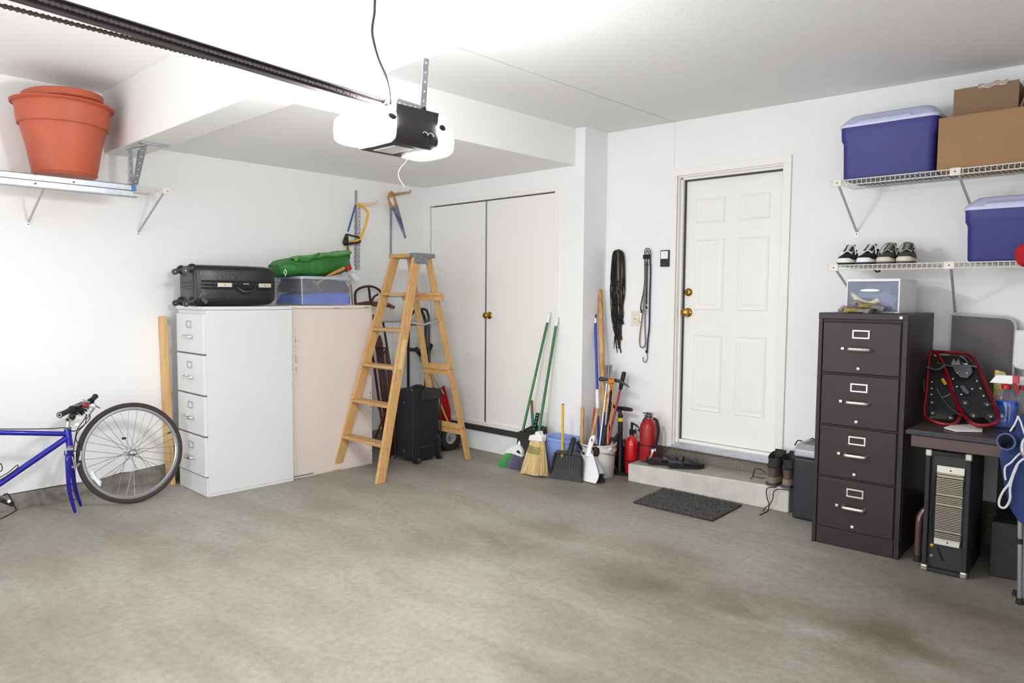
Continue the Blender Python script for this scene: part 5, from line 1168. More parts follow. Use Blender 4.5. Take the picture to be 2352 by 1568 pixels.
# ================================================================== HANGING THINGS ON THE HOUSE WALL
WY = YD
def W_(px, py, d=.012): return at(px, py, 1, WY-d)
lc = thing('shoelace_bundle', 'thick bundle of black and brown shoelaces hanging from a hook', 'shoelaces', W_(1420,820))
rg_ = random.Random(5)
LCB = mat('lace_black','1a1818',.8); LCN = mat('lace_brown','4a3a30',.8); LCT = mat('lace_taupe','8d7f70',.8)
for i in range(74):
    sgn = -1 if i % 2 else 1; ww = rg_.uniform(.15,1)*sgn; dd0 = rg_.uniform(.008,.030)
    end = rg_.choice([730,760,780,790,800,810,690,740]) if abs(ww) < .7 else rg_.choice([640,660,700,745,760])
    m_ = LCB if rg_.random() < .74 else (LCN if rg_.random() < .7 else LCT)
    if i in (2,5): m_ = LCT; ww = -.06 if i == 2 else .04; end = 690
    pts = [W_(1419,575+abs(ww)*2,dd0), W_(1419+8*ww,573+3*abs(ww),dd0), W_(1420+14*ww,590,dd0), W_(1420+16*ww+rg_.uniform(-2,2),640,dd0*.8)]
    n = 5
    for k in range(1,n+1):
        f = k/n; pts.append(W_(1419+(16-6*f*f)*ww+rg_.uniform(-3.2,3.2)*(1 if f<.9 else 2), 640+(end-640)*f, max(.005,dd0*(.8-.3*f))))
    put('shoelace', B().tube(pts, .0033 if rg_.random()<.7 else .0025, 5, sm=3, flat=(Y,.7)), m_, lc)
put('wall_hook', B().tube([W_(1420,574,.0), W_(1419,578,.03), W_(1417,574,.04)], .003, 6, sm=3), STEEL, lc)
bk_ = thing('wall_hook', 'steel hook on the wall between the shoelaces and door console', 'hook', W_(1486,575,.0))
put('hook_wire', B().tube([W_(1486,578,.0), W_(1486,580,.035), W_(1486,574,.045)], .003, 6, sm=3), STEEL, bk_)
def cordtex(name, c1, c2, sc_=220):
    if name in MATS: return MATS[name]
    m = mat(name, c1, .8); nt = m.node_tree; N = nt.nodes; L = nt.links
    tc = N.new('ShaderNodeTexCoord'); wv = N.new('ShaderNodeTexWave'); wv.bands_direction = 'Z'; wv.inputs['Scale'].default_value = sc_*.12; wv.inputs['Distortion'].default_value = 1
    r = N.new('ShaderNodeValToRGB'); r.color_ramp.elements[0].color = lin(c1); r.color_ramp.elements[1].color = lin(c2); r.color_ramp.elements[0].position=.45; r.color_ramp.elements[1].position=.55
    L.new(tc.outputs['Object'], wv.inputs['Vector']); L.new(wv.outputs[0], r.inputs[0]); L.new(r.outputs[0], N['Principled BSDF'].inputs['Base Color']); return m
def bungee(label, pts, m, r=.0052, d=.014, hooks=(True,)):
    t = thing('bungee_cord', label, 'bungee cord', W_(*pts[-1]))
    put('cord', B().tube([W_(x,y,d) for x,y in pts], r, 8, sm=5), m, t); return t
def jhook(t, px, py, s=1, d=.016, m=None):
    put('hook', B().tube([W_(px+3*s,py-14,d), W_(px+4*s,py-4,d), W_(px+2*s,py+5,d), W_(px-2*s,py+8,d), W_(px-6*s,py+3,d), W_(px-6*s,py-5,d)], .0028, 7, sm=4), m or mat('hook_dark','3b3b3d',.35,.7), t)
    put('hook_collar', B().ball(W_(px+2*s,py-17,d), (.010,.010,.014)), BLKM, t)
t = bungee('green bungee cord ending in a hook beside the light switch', [(1481,592),(1481,640),(1478,670),(1473,695),(1471,713)], cordtex('cord_green','1f7a4d','0f4a38'), .0048); jhook(t, 1472, 732, 1, .016, CHR)
t = bungee('tan grey bungee cord hanging as one long closed loop', [(1484,600),(1483,680),(1481,740),(1482,775),(1482,790),(1478,797),(1472,797),(1469,788),(1470,765),(1474,735),(1478,700),(1481,660)], cordtex('cord_tan','9a9083','6b6459'), .0050, .020)
t = bungee('purple black bungee cord, longest, ending in an open hook', [(1493,592),(1494,620),(1493,660),(1492,700),(1491,750),(1488,780),(1486,806)], cordtex('cord_purple','4a4280','1d1a30'), .0062, .016); jhook(t, 1483, 824, 1)
t = bungee('short black bungee cord with a plastic toggle at its end', [(1487,592),(1486,640),(1485,698)], BLKM, .0040, .024); put('toggle', B().ball(W_(1485,706,.024), (.007,.007,.012)), BLK, t); put('tip', B().tube([W_(1485,712,.024), W_(1485.5,722,.024)], .003, 6), CHR, t); put('slider', B().ball(W_(1486,608,.026), (.010,.008,.012)), BLK, t)
put('hook_cluster', B().tube([W_(x,y,.03) for x,y in ((1481,588),(1481,577),(1484,571),(1490,571),(1494,578),(1493,590))], .0035, 7, sm=4).tube([W_(x,y,.034) for x,y in ((1484,590),(1484,578),(1487,574),(1490,580),(1490,590))], .0030, 7, sm=4), mat('hook_dark','3b3b3d',.35,.7), bk_)
put('hook_caps', B().box(W_(1481,592).x, WY-.042, W_(1481,595).z, W_(1495,592).x, WY-.012, W_(1481,585).z), BLKM, bk_, sm=0, bev=.005)
# wall console and switch
a_, b_ = W_(1520,575,0), W_(1541,612,0)
wc2 = thing('opener_console', 'black wall console with white button and small keys beside the door', 'wall control', (b_.x-.03, WY, b_.z))
zc0, zc1 = b_.z-.0, a_.z; xc0, xc1 = a_.x, b_.x
put('console_body', B().box(xc0,WY-.022,zc0,xc1,WY,zc1), BLK, wc2, sm=0, bev=.004)
put('push_button', B().box(xc0+.008,WY-.027,zc0+(zc1-zc0)*.47,xc1-.014,WY-.020,zc1-.008), WHITE, wc2, sm=0, bev=.002)
for k in (0,1): put('key', B().lathe([(.006,0),(.006,.003),(0,.004)], (xc0+.016+.020*k, WY-.022, zc0+.018), (0,-1,0), 12), mat('key_grey','4a4c55',.3), wc2)
a_, b_ = W_(1451,714,0), W_(1468,748,0)
sw = thing('light_switch', 'ivory light switch plate on the wall below the bungee cords', 'light switch', ((a_.x+b_.x)/2, WY, b_.z))
put('switch_plate', B().box(a_.x,WY-.007,b_.z,b_.x,WY,a_.z), CREAM, sw, sm=0, bev=.003)
zm = (a_.z+b_.z)/2; xm = (a_.x+b_.x)/2
put('toggle', B().bar((xm,WY-.006,zm), (xm,WY-.020,zm-.007), .008, .012), mat('toggle_ivory','c9c2a8',.4), sw, sm=0, bev=.001)
for dz2 in (-.032,.032): put('screw', B().lathe([(.003,0),(.002,.0015),(0,.002)], (xm,WY-.007,zm+dz2), (0,-1,0), 10), STEEL, sw)

# ================================================================== BOOTS
def boot(label, x, y, z, back=False):
    t = thing('work_boot', label, 'boot', (x,y,z)); ORG[t.name] = V((0,0,0))
    LTH = mat('boot_leather','584840',.7,var=(18,.3)); LT2 = mat('boot_suede','8c7b66',.85,var=(14,.2)); COLR = mat('boot_collar','24262a',.75)
    # toe toward +Y, heel at y=0
    sole = []
    for y_, w_ in ((-.004,.020),(.0,.032),(.03,.0375),(.10,.037),(.19,.046),(.25,.042),(.285,.025),(.292,.010)):
        sole.append([V((-w_,y_,0)),V((w_,y_,0)),V((w_*.98,y_,.020)),V((-w_*.98,y_,.020))])
    put('sole', B().loft(sole), mat('boot_sole','3a3f45',.7), t, sm=50)
    def ring(zc_, y0_, y1_, hw, n=24, e=.75):
        cy = (y0_+y1_)/2; hy = (y1_-y0_)/2
        return [V((math.copysign(abs(math.cos(a))**e,math.cos(a))*hw, cy+math.copysign(abs(math.sin(a))**e,math.sin(a))*hy, zc_)) for a in [2*PI*j/n for j in range(n)]]
    put('lower_upper', B().loft([ring(.020,-.003,.284,.041), ring(.045,-.001,.282,.042), ring(.062,.003,.270,.039)]), LT2, t, sm=60)
    put('upper', B().loft([ring(.060,.003,.265,.0375), ring(.085,.006,.235,.036), ring(.110,.008,.160,.036), ring(.135,.006,.130,.037)]), LTH, t, sm=60)
    cl = [ring(.133,.005,.130,.038), ring(.150,.0,.130,.041), ring(.165,.012,.132,.041), ring(.190,.03,.138,.043), ring(.215,.02,.145,.046), ring(.225,.022,.143,.042), ring(.190,.040,.130,.034), ring(.150,.02,.120,.030)]
    c = B().loft(cl, cap=True)
    c.v = [V((p.x,p.y,p.z+(p.y-.085)*.32*min(1,max(0,(p.z-.135)/.04)))) for p in c.v]
    put('collar', c, COLR, t, sm=60)
    put('tongue', B().grid(lambda u,v: ((u-.5)*.075, .128+.012*math.cos((u-.5)*3)+.02*v, .11+.14*v), 8, 8), COLR, t, sm=60, solid=.006)
    for k in range(4):
        zz = .10+.027*k
        put('lace', B().tube([V((-.034,.135+.004*k,zz)), V((0,.16-.012*k,zz+.012)), V((.034,.135+.004*k,zz+.02))], .0028, 6, sm=3), BLKM, t)
    t.scale = (1.02, 1, .88)
    return t
zb1 = stepz(3.55,.06)+.002
LACE = mat('lace_black','1a1818',.8); cw = lambda q: V((q.x/1.02, q.y, q.z/.88))
t = boot('left worn brown work boot on the right end of the step, heel forward', 3.547, .055, zb1)
put('loose_lace', B().tube([cw(p-V((3.547,.055,zb1))) for p in (at(1758,1086,1,.06), at(1748,1078,1,.07), at(1736,1076,1,.07), at(1731,1085,1,.06), at(1731,1093,1,.05), at(1745,1097,1,.04), at(1757,1098,1,.045))], .0032, 6, sm=5).tube([cw(p-V((3.547,.055,zb1))) for p in (at(1731,1091,1,.05), at(1728,1095,1,.045), at(1725,1100,1,.04))], .0036, 6), LACE, t)
put('loose_lace', B().tube([cw(p-V((3.547,.055,zb1))) for p in (at(1783,1119,1,.055), at(1772,1119,1,.05), at(1763,1121,1,.045), at(1760,1128,1,.04), at(1762,1143,1,.04), at(1766,1157,1,.04), at(1765,1170,1,.04), at(1758,1176,2,.004), at(1745,1182,2,.004))], .0032, 6, sm=5), LACE, t)
t = boot('right worn brown work boot squeezed beside the black cooler box', 3.645, .060, zb1+.002)
put('loose_lace', B().tube([cw(p-V((3.645,.060,zb1+.002))) for p in (at(1814,1126,1,.055), at(1798,1124,1,.05), at(1785,1124,1,.045), at(1777,1130,1,.038), at(1775,1145,1,.036), at(1768,1158,1,.036), at(1758,1165,1,.036), at(1753,1173,2,.003))], .0032, 6, sm=5), LACE, t)

# ---- black cooler box
cbx = thing('cooler_box', 'black electric cooler box with silver lid beside the step', 'cooler', (3.87,.14,0))
kx0, kx1, ky0, ky1 = 3.715, 4.03, .0, .285
zq = at(1818,1047,1,ky0).z; zt2 = at(1830,1012,1,ky0+.12).z
put('body', B().box(kx0,ky0,0,kx1,ky1,zq), mat('cooler_black','22252b',.45), cbx, sm=0, bev=.018, seg=4)
put('lid', B().prism([(ky0,zq+.002),(ky0+.004,zq+.05),(ky0+.05,zt2),(ky1-.03,zt2+.005),(ky1,zq+.05),(ky1,zq+.002)], (kx0+.001,0,0), Y, Z, (kx1-kx0-.002,0,0)), mat('cooler_silver','a9abb0',.35,.2), cbx, sm=0, bev=.014, seg=4)
put('lid_recess', B().box(kx0+.035,ky0+.06,zt2-.002,kx1-.12,ky1-.05,zt2+.004), mat('recess_dark','5a5b5f',.5), cbx, sm=0, bev=.004)
put('power_cord', B().tube([at(1826,1022,1,.06), at(1832,1012,1,.10), at(1842,1013,1,.12), at(1850,1023,1,.12), at(1853,1029,1,.10)], .004, 6, sm=4).tube([at(1862,1008,1,.2), at(1866,1006,1,.2), at(1872,1010,1,.2)], .004, 6), BLKM, cbx)

# ================================================================== BROWN FILING CABINET
bth = math.atan2(.022,.46); BR = mat('cabinet_brown','312829',.42,var=(5,.16),spec=.32); BRG = mat('cabinet_seam','1a1617',.7)
HB2 = 1.338
bf = thing('filing_cabinet', 'dark brown four drawer filing cabinet with chrome handles beside the desk', 'filing cabinet', (3.983,-.361,0)); ORG[bf.name] = V((0,0,0)); bf.rotation_euler = (0,0,bth)
CW, CDp = .461, .655
put('body', B().box(0,.012,0,CW,CDp,HB2-.03), BR, bf, sm=0, bev=.002)
put('side_frame', B().box(0,0,0,.022,.014,HB2-.03).box(CW-.026,0,0,CW,.014,HB2-.03), BR, bf, sm=0, bev=.003)
put('top', B().box(-.001,-.002,HB2-.036,CW+.001,CDp,HB2), BR, bf, sm=0, bev=.004)
put('side_panel', B().box(CW-.001,.03,.03,CW+.003,CDp-.02,HB2-.05), BR, bf, sm=0, bev=.002)
put('kick_plate', B().box(.026,.004,.004,CW-.030,.013,.098), BR, bf, sm=0, bev=.002)
dhs = (HB2-.040-.104)/4
for k in range(4):
    z0 = .104+k*dhs; z1 = z0+dhs-.012
    put('drawer_gap', B().box(.024,.006,z0-.008,CW-.027,.0125,z0+.002), BRG, bf, sm=0)
    d = put('drawer', B().box(.028,-.004,z0,CW-.032,.011,z1), BR, bf, sm=0, bev=.004)
    put('drawer_rail', B().box(.024,.000,z1+.002,CW-.027,.010,z1+.008), BR, d, sm=0, bev=.0015)
    put('label_frame', B().frame((0,-.004,0), X, Z, .185,.275,z0+dhs*.66,z0+dhs*.66+.048,.008,(0,-.005,0)), mat('nickel_frame','d2d0c9',.28,.8), d, sm=0, bev=.001)
    put('handle', B().tube([(.172,-.004,z0+.140),(.176,-.030,z0+.138),(.190,-.036,z0+.138),(.266,-.036,z0+.138),(.280,-.030,z0+.138),(.284,-.004,z0+.140)], .0085, 8, sm=3, flat=(Z,1.1)), mat('nickel_frame','d2d0c9',.28,.8), d)
    put('latch', B().box(.130,-.018,z0+.132,.147,-.003,z0+.147), mat('nickel_frame','d2d0c9',.28,.8), d, sm=0, bev=.002)
    put('lock_button', B().lathe([(.0085,0),(.0085,.006),(.004,.008),(0,.008)], (.222,-.004,z0+.030), (0,-1,0), 16), mat('button_alu','d9d9da',.4,.3), d)
put('key_lock', B().lathe([(.010,0),(.010,.010),(.006,.013),(0,.013)], (CW-.033,-.002,HB2-.020), (0,-1,0), 16), CHR, bf)

# ---- plastic drawer box on top
zt3 = HB2+.001; Lf = at(1943,700,1,-.20); Rf = at(2066,700,1,-.20)
ztop = at(2000,640,1,-.20).z
pbx = thing('drawer_box', 'small white framed plastic drawer box with translucent front on brown cabinet', 'storage drawer', ((Lf.x+Rf.x)/2,-.1,zt3))
ix0, ix1, iy0, iy1 = Lf.x, Rf.x, -.20, .12
WG = mat('box_white','dcdde2',.4)
fm = B(); fm.box(ix0,iy0,zt3,ix1,iy1,zt3+.008).box(ix0,iy0,ztop-.016,ix1,iy1,ztop).box(ix0,iy0,zt3+.008,ix0+.008,iy1,ztop-.016).box(ix1-.010,iy0,zt3+.008,ix1,iy1,ztop-.016).box(ix0+.008,iy1-.008,zt3+.008,ix1-.010,iy1,ztop-.016)
put('box_shell', fm, WG, pbx, sm=0, bev=.002)
FROST = bpy.data.materials.new('frosted_plastic'); FROST.use_nodes = True
nt = FROST.node_tree; nt.nodes.clear(); o_ = nt.nodes.new('ShaderNodeOutputMaterial'); mx = nt.nodes.new('ShaderNodeMixShader'); tr = nt.nodes.new('ShaderNodeBsdfTransparent'); pb = nt.nodes.new('ShaderNodeBsdfPrincipled')
tr.inputs[0].default_value = (.88,.91,1,1); pb.inputs['Base Color'].default_value = lin('b4bad0'); pb.inputs['Roughness'].default_value = .2
mx.inputs[0].default_value = .26; nt.links.new(tr.outputs[0], mx.inputs[1]); nt.links.new(pb.outputs[0], mx.inputs[2]); nt.links.new(mx.outputs[0], o_.inputs[0])
dwf = put('drawer_front', B().box(ix0+.010,iy0+.004,zt3+.010,ix1-.012,iy0+.008,ztop-.018), FROST, pbx, sm=0)
cxx = (ix0+ix1)/2-.01; hz_ = zt3+.125
put('pull_lip', B().loft([[V((cxx+.052*math.cos(a), iy0-.004-.010*k, hz_+.010*abs(math.sin(a))*(1 if math.sin(a)>0 else -.5))) for a in [2*PI*j/20 for j in range(20)]] for k in (0,1)]), WHITE, dwf)
put('front_edge', B().tube([(ix0+.012,iy0+.002,hz_-.012),(cxx-.07,iy0+.001,hz_-.004),(cxx-.04,iy0,hz_+.008),(cxx+.04,iy0,hz_+.008),(cxx+.07,iy0+.001,hz_-.004),(ix1-.014,iy0+.002,hz_-.012)], .0016, 5, sm=4), mat('edge_grey','a4a8b2',.3), dwf)
gx = ix0+.03
put('green_cloth', lump(ix0+.045,ix1-.06,iy0+.03,iy1-.04,zt3+.085,lambda u,v: zt3+.145-.03*abs(u-.5),31), mat('mint_plastic','7fb09e',.5), sm=60, label='mint green cloth folded in the plastic drawer box', cat='cloth')
put('rolled_glove', B().tube([(gx-.008,iy0+.018,zt3+.115),(gx+.02,iy0+.016,zt3+.085),(gx+.05,iy0+.014,zt3+.06),(gx+.10,iy0+.014,zt3+.052),(gx+.145,iy0+.016,zt3+.075)], [.010,.018,.019,.017,.016], 12, sm=4), mat('glove_cream','d9cdb5',.8,bump=(60,.004)), sm=60, label='cream coloured glove rolled up inside the plastic drawer box', cat='glove')
put('plastic_wrap', crumple(V((ix1-.085,iy0+.050,zt3+.062)), (.050,.030,.048), 33, 20, 14, .2), PBAG, sm=0, label='crumpled clear wrap at the right inside the plastic drawer box', cat='plastic wrap')
put('dark_pouch', lump(ix0+.03,ix1-.03,iy0+.05,iy1-.03,zt3+.010,lambda u,v: zt3+.07,35), mat('slate_cloth','4a5070',.8), sm=60, label='slate blue pouch at the bottom of the plastic drawer box', cat='pouch')
# ---- work gloves
def glove(label, base, ang, z, mcol, scale=1, curl=.5, seed=0):
    t = thing('work_glove', label, 'glove', V((base[0],base[1],z))); ORG[t.name] = V((0,0,0)); t.rotation_euler = (0,0,ang)
    G = mat('glove_grey','8f8a84',.9,bump=(120,.004),var=(25,.15)); Ym = mat('glove_yellow',mcol,.85,bump=(80,.003))
    m = B().tube([(-.085,0,.012),(-.05,0,.018),(0,0,.020),(.03,0,.016)], [.036,.040,.046,.036], 16, sm=3, flat=(Y,1.0))
    for i, p in enumerate(m.v): p.z = .004+abs(p.z-.004)*.42 if p.z > 0 else .002
    put('palm', m, G, t, sm=60)
    for k in range(4):
        y_ = -.030+.020*k; L = (.060,.072,.070,.052)[k]
        put('finger', B().tube([(.020,y_,.014),(.050,y_*1.15,.020+.004*k),(.02+L*.8,y_*1.25,.016),(.02+L,y_*1.3,.008)], [.011,.0105,.010,.007], 10, sm=3), G, t)
    put('thumb', B().tube([(-.02,.034,.014),(.008,.056,.016),(.036,.062,.010)], [.012,.011,.008], 10, sm=3), Ym, t)
    put('cuff', B().tube([(-.088,0,.014),(-.060,0,.018)], [.040,.037], 16, flat=(Y,1.0)).xf(Matrix.Scale(.5,4,V((0,0,1)))), G, t)
    return t
gpos = at(1975,712,1,-.27)
g1_ = glove('grey and yellow work glove lying flat at the cabinet edge', (gpos.x-.02,-.285), math.radians(175), HB2+.001, '9a8a40')
g2_ = glove('second grey work glove slumped on the first, against the drawer box', (gpos.x+.03,-.262), math.radians(195), HB2+.030, '9a8a40')
g2_.rotation_euler = (math.radians(-5), math.radians(-8), math.radians(195))

# ================================================================== RIGHT WIRE SHELVES
SU, SLz = 2.118, 1.618
xu0 = at(1910,422,1,-.10).x; 
def xat(px, py): return at(px,py,1,-.103).x
s1_ = wire_shelf('wire_shelf', 'upper white wire shelf on the right holding the blue cooler and cartons', X, (0,YD,0), (0,-1,0), .40, xat(1906,424), 6.3, SU,
    [(xat(1925,432), 3.956-xat(1925,432), 1.835), (xat(2200,400), .03, 1.832), (5.3,0,1.83), (5.9,0,1.83)], [xat(1925,420), xat(2196,397), 5.3])
s2_ = wire_shelf('wire_shelf', 'lower white wire shelf on the right holding four shoes and cooler', X, (0,YD,0), (0,-1,0), .40, xat(1900,618), 6.3, SLz,
    [(xat(1918,625), 3.998-xat(1918,625), 1.360), (xat(2184,620), 4.524-xat(2184,620), 1.335), (5.3,0,1.33)], [xat(1917,618), xat(2182,613), 5.3])

def cooler(name, label, x0, x1, y0, y1, z, h, lidh):
    t = thing(name, label, 'cooler', ((x0+x1)/2,(y0+y1)/2,z))
    BC = mat('cooler_blue','2b2c7c',.5,bump=(220,.0005),var=(3,.12)); LC = mat('cooler_lid','c3c8e6',.4)
    c = V(((x0+x1)/2,(y0+y1)/2,0)); hx, hy = (x1-x0)/2, (y1-y0)/2
    put('body', B().loft([rrect(c,hx-.024,hy-.020,.03,z), rrect(c,hx-.018,hy-.015,.035,z+.012), rrect(c,hx-.012,hy-.010,.04,z+h*.70), rrect(c,hx-.002,hy-.002,.04,z+h*.78), rrect(c,hx,hy,.04,z+h)]), BC, t, sm=50)
    put('lid', B().loft([rrect(c,hx+.004,hy+.004,.04,z+h+.001), rrect(c,hx+.006,hy+.006,.04,z+h+.016), rrect(c,hx-.002,hy-.002,.04,z+h+.026), rrect(c,hx-.035,hy-.040,.05,z+h+lidh-.008), rrect(c,hx-.050,hy-.052,.05,z+h+lidh)]), LC, t, sm=40)
    put('lid_handle', B().hexa([(c.x-hx*.62,y0-.010,z+h+.012),(c.x+hx*.50,y0-.010,z+h+.012),(c.x+hx*.50,y0+.03,z+h+.020),(c.x-hx*.62,y0+.03,z+h+.020)],[(c.x-hx*.62,y0-.004,z+h+.030),(c.x+hx*.50,y0-.004,z+h+.030),(c.x+hx*.50,y0+.07,z+h+lidh+.003),(c.x-hx*.62,y0+.07,z+h+lidh+.003)]), LC, t, sm=0, bev=.005)
    for s_ in (-1,1):
        put('side_latch', B().box(c.x+s_*(hx-.008)-.010, c.y-.05, z+h*.42, c.x+s_*(hx-.008)+.010, c.y+.05, z+h*.60), LC, t, sm=0, bev=.004)
    return t
c1x0 = at(1927,330,1,-.08).x; c1x1 = at(2152,300,1,-.08).x
ztc = at(1925,297,1,-.08).z
cooler('cooler', 'large blue cooler with pale lid on the upper right shelf', c1x0, c1x1, -.08, .25, SU+.004, ztc-SU-.004, .075)
c2x0 = at(2212,520,1,-.08).x; zt4 = at(2215,484,1,-.08).z
cooler('cooler', 'second blue cooler with pale lid on the lower right shelf', c2x0, c2x0+.50, -.08, .25, SLz+.004, zt4-SLz-.004, .070)
CB = mat('cardboard','a07c5a',.85,var=(4,.07),bump=(30,.001)); CBD = mat('cardboard_dark','8a6f56',.85,var=(4,.07))
bxa = at(2153,300,1,-.06).x+.004; zb2 = at(2160,273,1,-.06).z
cbb = thing('cardboard_box', 'large plain brown cardboard carton right of the upper cooler', 'cardboard box', (bxa+.3,.1,SU+.003))
put('carton', B().box(bxa,-.06,SU+.003,bxa+.62,.26,zb2), CB, cbb, sm=0, bev=.003)
put('top_flap', B().box(bxa+.001,-.058,zb2,bxa+.618,.095,zb2+.004), CB, cbb, sm=0); put('top_flap', B().box(bxa+.001,.100,zb2,bxa+.618,.258,zb2+.004), CB, cbb, sm=0)
b2a, b2b = at(2190,240,1,.02).x, at(2340,220,1,.02).x; zb3 = at(2195,203,1,.02).z
cb2 = thing('cardboard_box', 'smaller open brown carton sitting on the large carton', 'cardboard box', ((b2a+b2b)/2,.12,zb2+.005))
k1 = .006
top_l, top_r = at(2193,205,1,.02).z, at(2340,183,1,.02).z
zavg = (top_l+top_r)/2
for (x0,y0_,x1,y1_,nm) in ((b2a,.02,b2b,.026,'front_panel'),(b2a,.24,b2b,.246,'back_panel'),(b2a,.026,b2a+k1,.24,'side_panel'),(b2b-k1,.026,b2b,.24,'side_panel')):
    put(nm, B().box(x0,y0_,zb2+.006,x1,y1_,zavg-(.0 if nm=='front_panel' else .012)), CBD, cb2, sm=0)
tpx0 = b2a+(b2b-b2a)*.38; tpx1 = b2a+(b2b-b2a)*.84
put('tape', B().grid(lambda u,v: (tpx0+(tpx1-tpx0)*u, .0165-.003*math.sin(21*u)*math.cos(9*v)-.001, zavg-.020+.024*v+.004*math.sin(13*u)+.006*u), 26, 6), mat('packing_tape','b3a299',.15,coat=1,bump=(40,.006)), cb2, sm=25, solid=.0008)
put('flap', B().hexa([(b2b,.03,zb2+.01),(b2b+.01,.03,zb2+.01),(b2b+.01,.22,zb2+.01),(b2b,.22,zb2+.01)],[(b2b+.05,.03,zavg-.005),(b2b+.055,.03,zavg-.005),(b2b+.055,.22,zavg-.005),(b2b+.05,.22,zavg-.005)]), CBD, cb2, sm=0)

# ---- shoes
def shoe(label, x, y, z, rot, grey=False, group=None):
    t = thing('canvas_shoe', label, 'shoe', (x,y,z)); ORG[t.name] = V((0,0,0)); t.rotation_euler = (0,0,rot)
    CV = mat('shoe_grey' if grey else 'shoe_black', '45423f' if grey else '17171a', .85, bump=(150,.001)); SW = mat('shoe_band_tan' if grey else 'shoe_band','cfc8b5' if grey else 'e9e9ea',.5); LCm = mat('lace_grey' if grey else 'lace_white','9a958f' if grey else 'f2f2f4',.8)
    # toe at y=0, heel at y=.28 (local)
    ks = ((0,.010,.0),(.008,.030,0),(.03,.044,0),(.07,.050,0),(.13,.046,0),(.20,.038,0),(.255,.036,0),(.275,.026,0),(.282,.010,0))
    put('outsole', B().loft([[V((-w_,y_,0)),V((w_,y_,0)),V((w_*.99,y_,.012)),V((-w_*.99,y_,.012))] for y_,w_,_ in ks]), mat('outsole_grey' if grey else 'outsole_navy','4a4744' if grey else '1c2030',.7), t, sm=40)
    put('foxing_band', B().loft([[V((-w_*1.01,y_,.012)),V((w_*1.01,y_,.012)),V((w_*1.0,y_,.030+(.008 if y_<.03 else 0))),V((-w_*1.0,y_,.030+(.008 if y_<.03 else 0)))] for y_,w_,_ in ks]), SW, t, sm=40)
    def ringu(y_, w_, h_, n=14): return [V((w_*math.cos(PI*j/(n-1)), y_, .028+h_*abs(math.sin(PI*j/(n-1)))**.75)) for j in range(n)]
    up = [ringu(y_,w_,h_) for y_,w_,h_ in ((.006,.018,.008),(.016,.032,.020),(.04,.043,.030),(.08,.046,.040),(.12,.043,.055),(.16,.040,.070),(.20,.037,.066),(.25,.035,.062),(.274,.026,.052))]
    put('upper', B().loft(up, cap=True), CV, t, sm=60)
    put('opening', B().loft([[V((.026*math.cos(a), .215+.045*math.sin(a), zz_)) for a in [2*PI*j/16 for j in range(16)]] for zz_ in (.088,.098)]), mat('shoe_lining','121214',.9), t)
    put('tongue', B().grid(lambda u,v: ((u-.5)*.050, .095+.085*v, .082+.040*v+.006*math.sin(PI*u)), 6, 6), CV, t, sm=60, solid=.005)
    for k in range(5):
        yy = .085+.019*k; zz_ = .074+.0095*k; w_ = .026
        put('lace', B().tube([V((-w_,yy,zz_-.006)), V((0,yy-.004,zz_+.010)), V((w_,yy+.012,zz_-.004))], .0036, 6, sm=3).tube([V((w_,yy,zz_-.006)), V((0,yy+.004,zz_+.012)), V((-w_,yy+.012,zz_-.004))], .0036, 6, sm=3), LCm, t)
    put('lace', B().tube([V((0,.15,.128)), V((.025,.13,.118)), V((.042,.10,.088)), V((.046,.09,.062))], .0032, 6, sm=4).tube([V((0,.15,.128)), V((-.022,.125,.120)), V((-.044,.10,.080)), V((-.050,.085,.052))], .0032, 6, sm=4), LCm, t)
    return t
for px_, lab, gy, ro in ((1937,'black canvas shoe with white laces, leftmost on the lower shelf',False,.10),(1981,'black canvas shoe with white laces next to the grey pair',False,.02),(2027,'grey canvas shoe with long taupe laces, left of its pair',True,.02),(2076,'grey canvas shoe with loose laces, rightmost of the four shoes',True,.14)):
    p_ = at(px_,604,1,-.092); shoe(lab, p_.x, -.092, SLz+.003, ro, gy)
put('red_cloth', crumple(at(2352,585,1,-.12)+V((.0,.0,.0)), (.035,.03,.055), 41, 18, 12, .2), mat('red_fleece','b01320',.9), sm=60, label='bright red cloth hanging at the lower cooler front corner', cat='cloth')
put('cobweb_twig', B().tube([at(2006,618,1,-.03), at(2014,624,1,-.05), at(2022,622,1,-.04)], .006, 6), mat('leaf_brown','3f2a1c',.8), sm=40, label='dark scrap caught under the shelf below the grey shoes', cat='debris')

# ================================================================== DESK AREA
DZ = .742
dsk = thing('desk', 'brown metal desk with dark top beside the brown filing cabinet', 'desk', (5.2,-.1,0))
dX0, dX1, dY0, dY1 = 4.485, 5.95, -.452, .285
put('desk_top', B().box(dX0,dY0,DZ-.028,dX1,dY1,DZ), mat('desk_top','43393a',.38,var=(3,.1)), dsk, sm=0, bev=.008, seg=3)
put('edge_trim', B().box(dX0-.003,dY0-.004,DZ-.026,dX1,dY0+.002,DZ-.006), mat('desk_edge','2c3038',.25,.4), dsk, sm=0, bev=.003)
put('apron', B().box(dX0+.02,dY0+.012,DZ-.090,dX1-.02,dY0+.03,DZ-.028).box(dX0+.02,dY0+.03,DZ-.090,dX0+.035,dY1-.02,DZ-.028), mat('desk_brown','4c3735',.35,var=(9,.1)), dsk, sm=0, bev=.004)
DB = mat('desk_leg','5f4745',.22,.2,coat=.4)
lx, ly = at(2107,1288,2,0).x, at(2107,1288,2,0).y
put('leg', B().tube([(lx,ly,.0),(lx,ly,.20),(lx+.008,ly+.01,.26),(lx+.05,ly+.03,.34),(lx+.055,ly+.035,.60),(lx+.055,ly+.035,DZ-.03)], .0175, 14, sm=4), DB, dsk)
put('leg_foot', B().cyl((lx,ly,0),(lx,ly,.035),.022,.020), RUB, dsk)
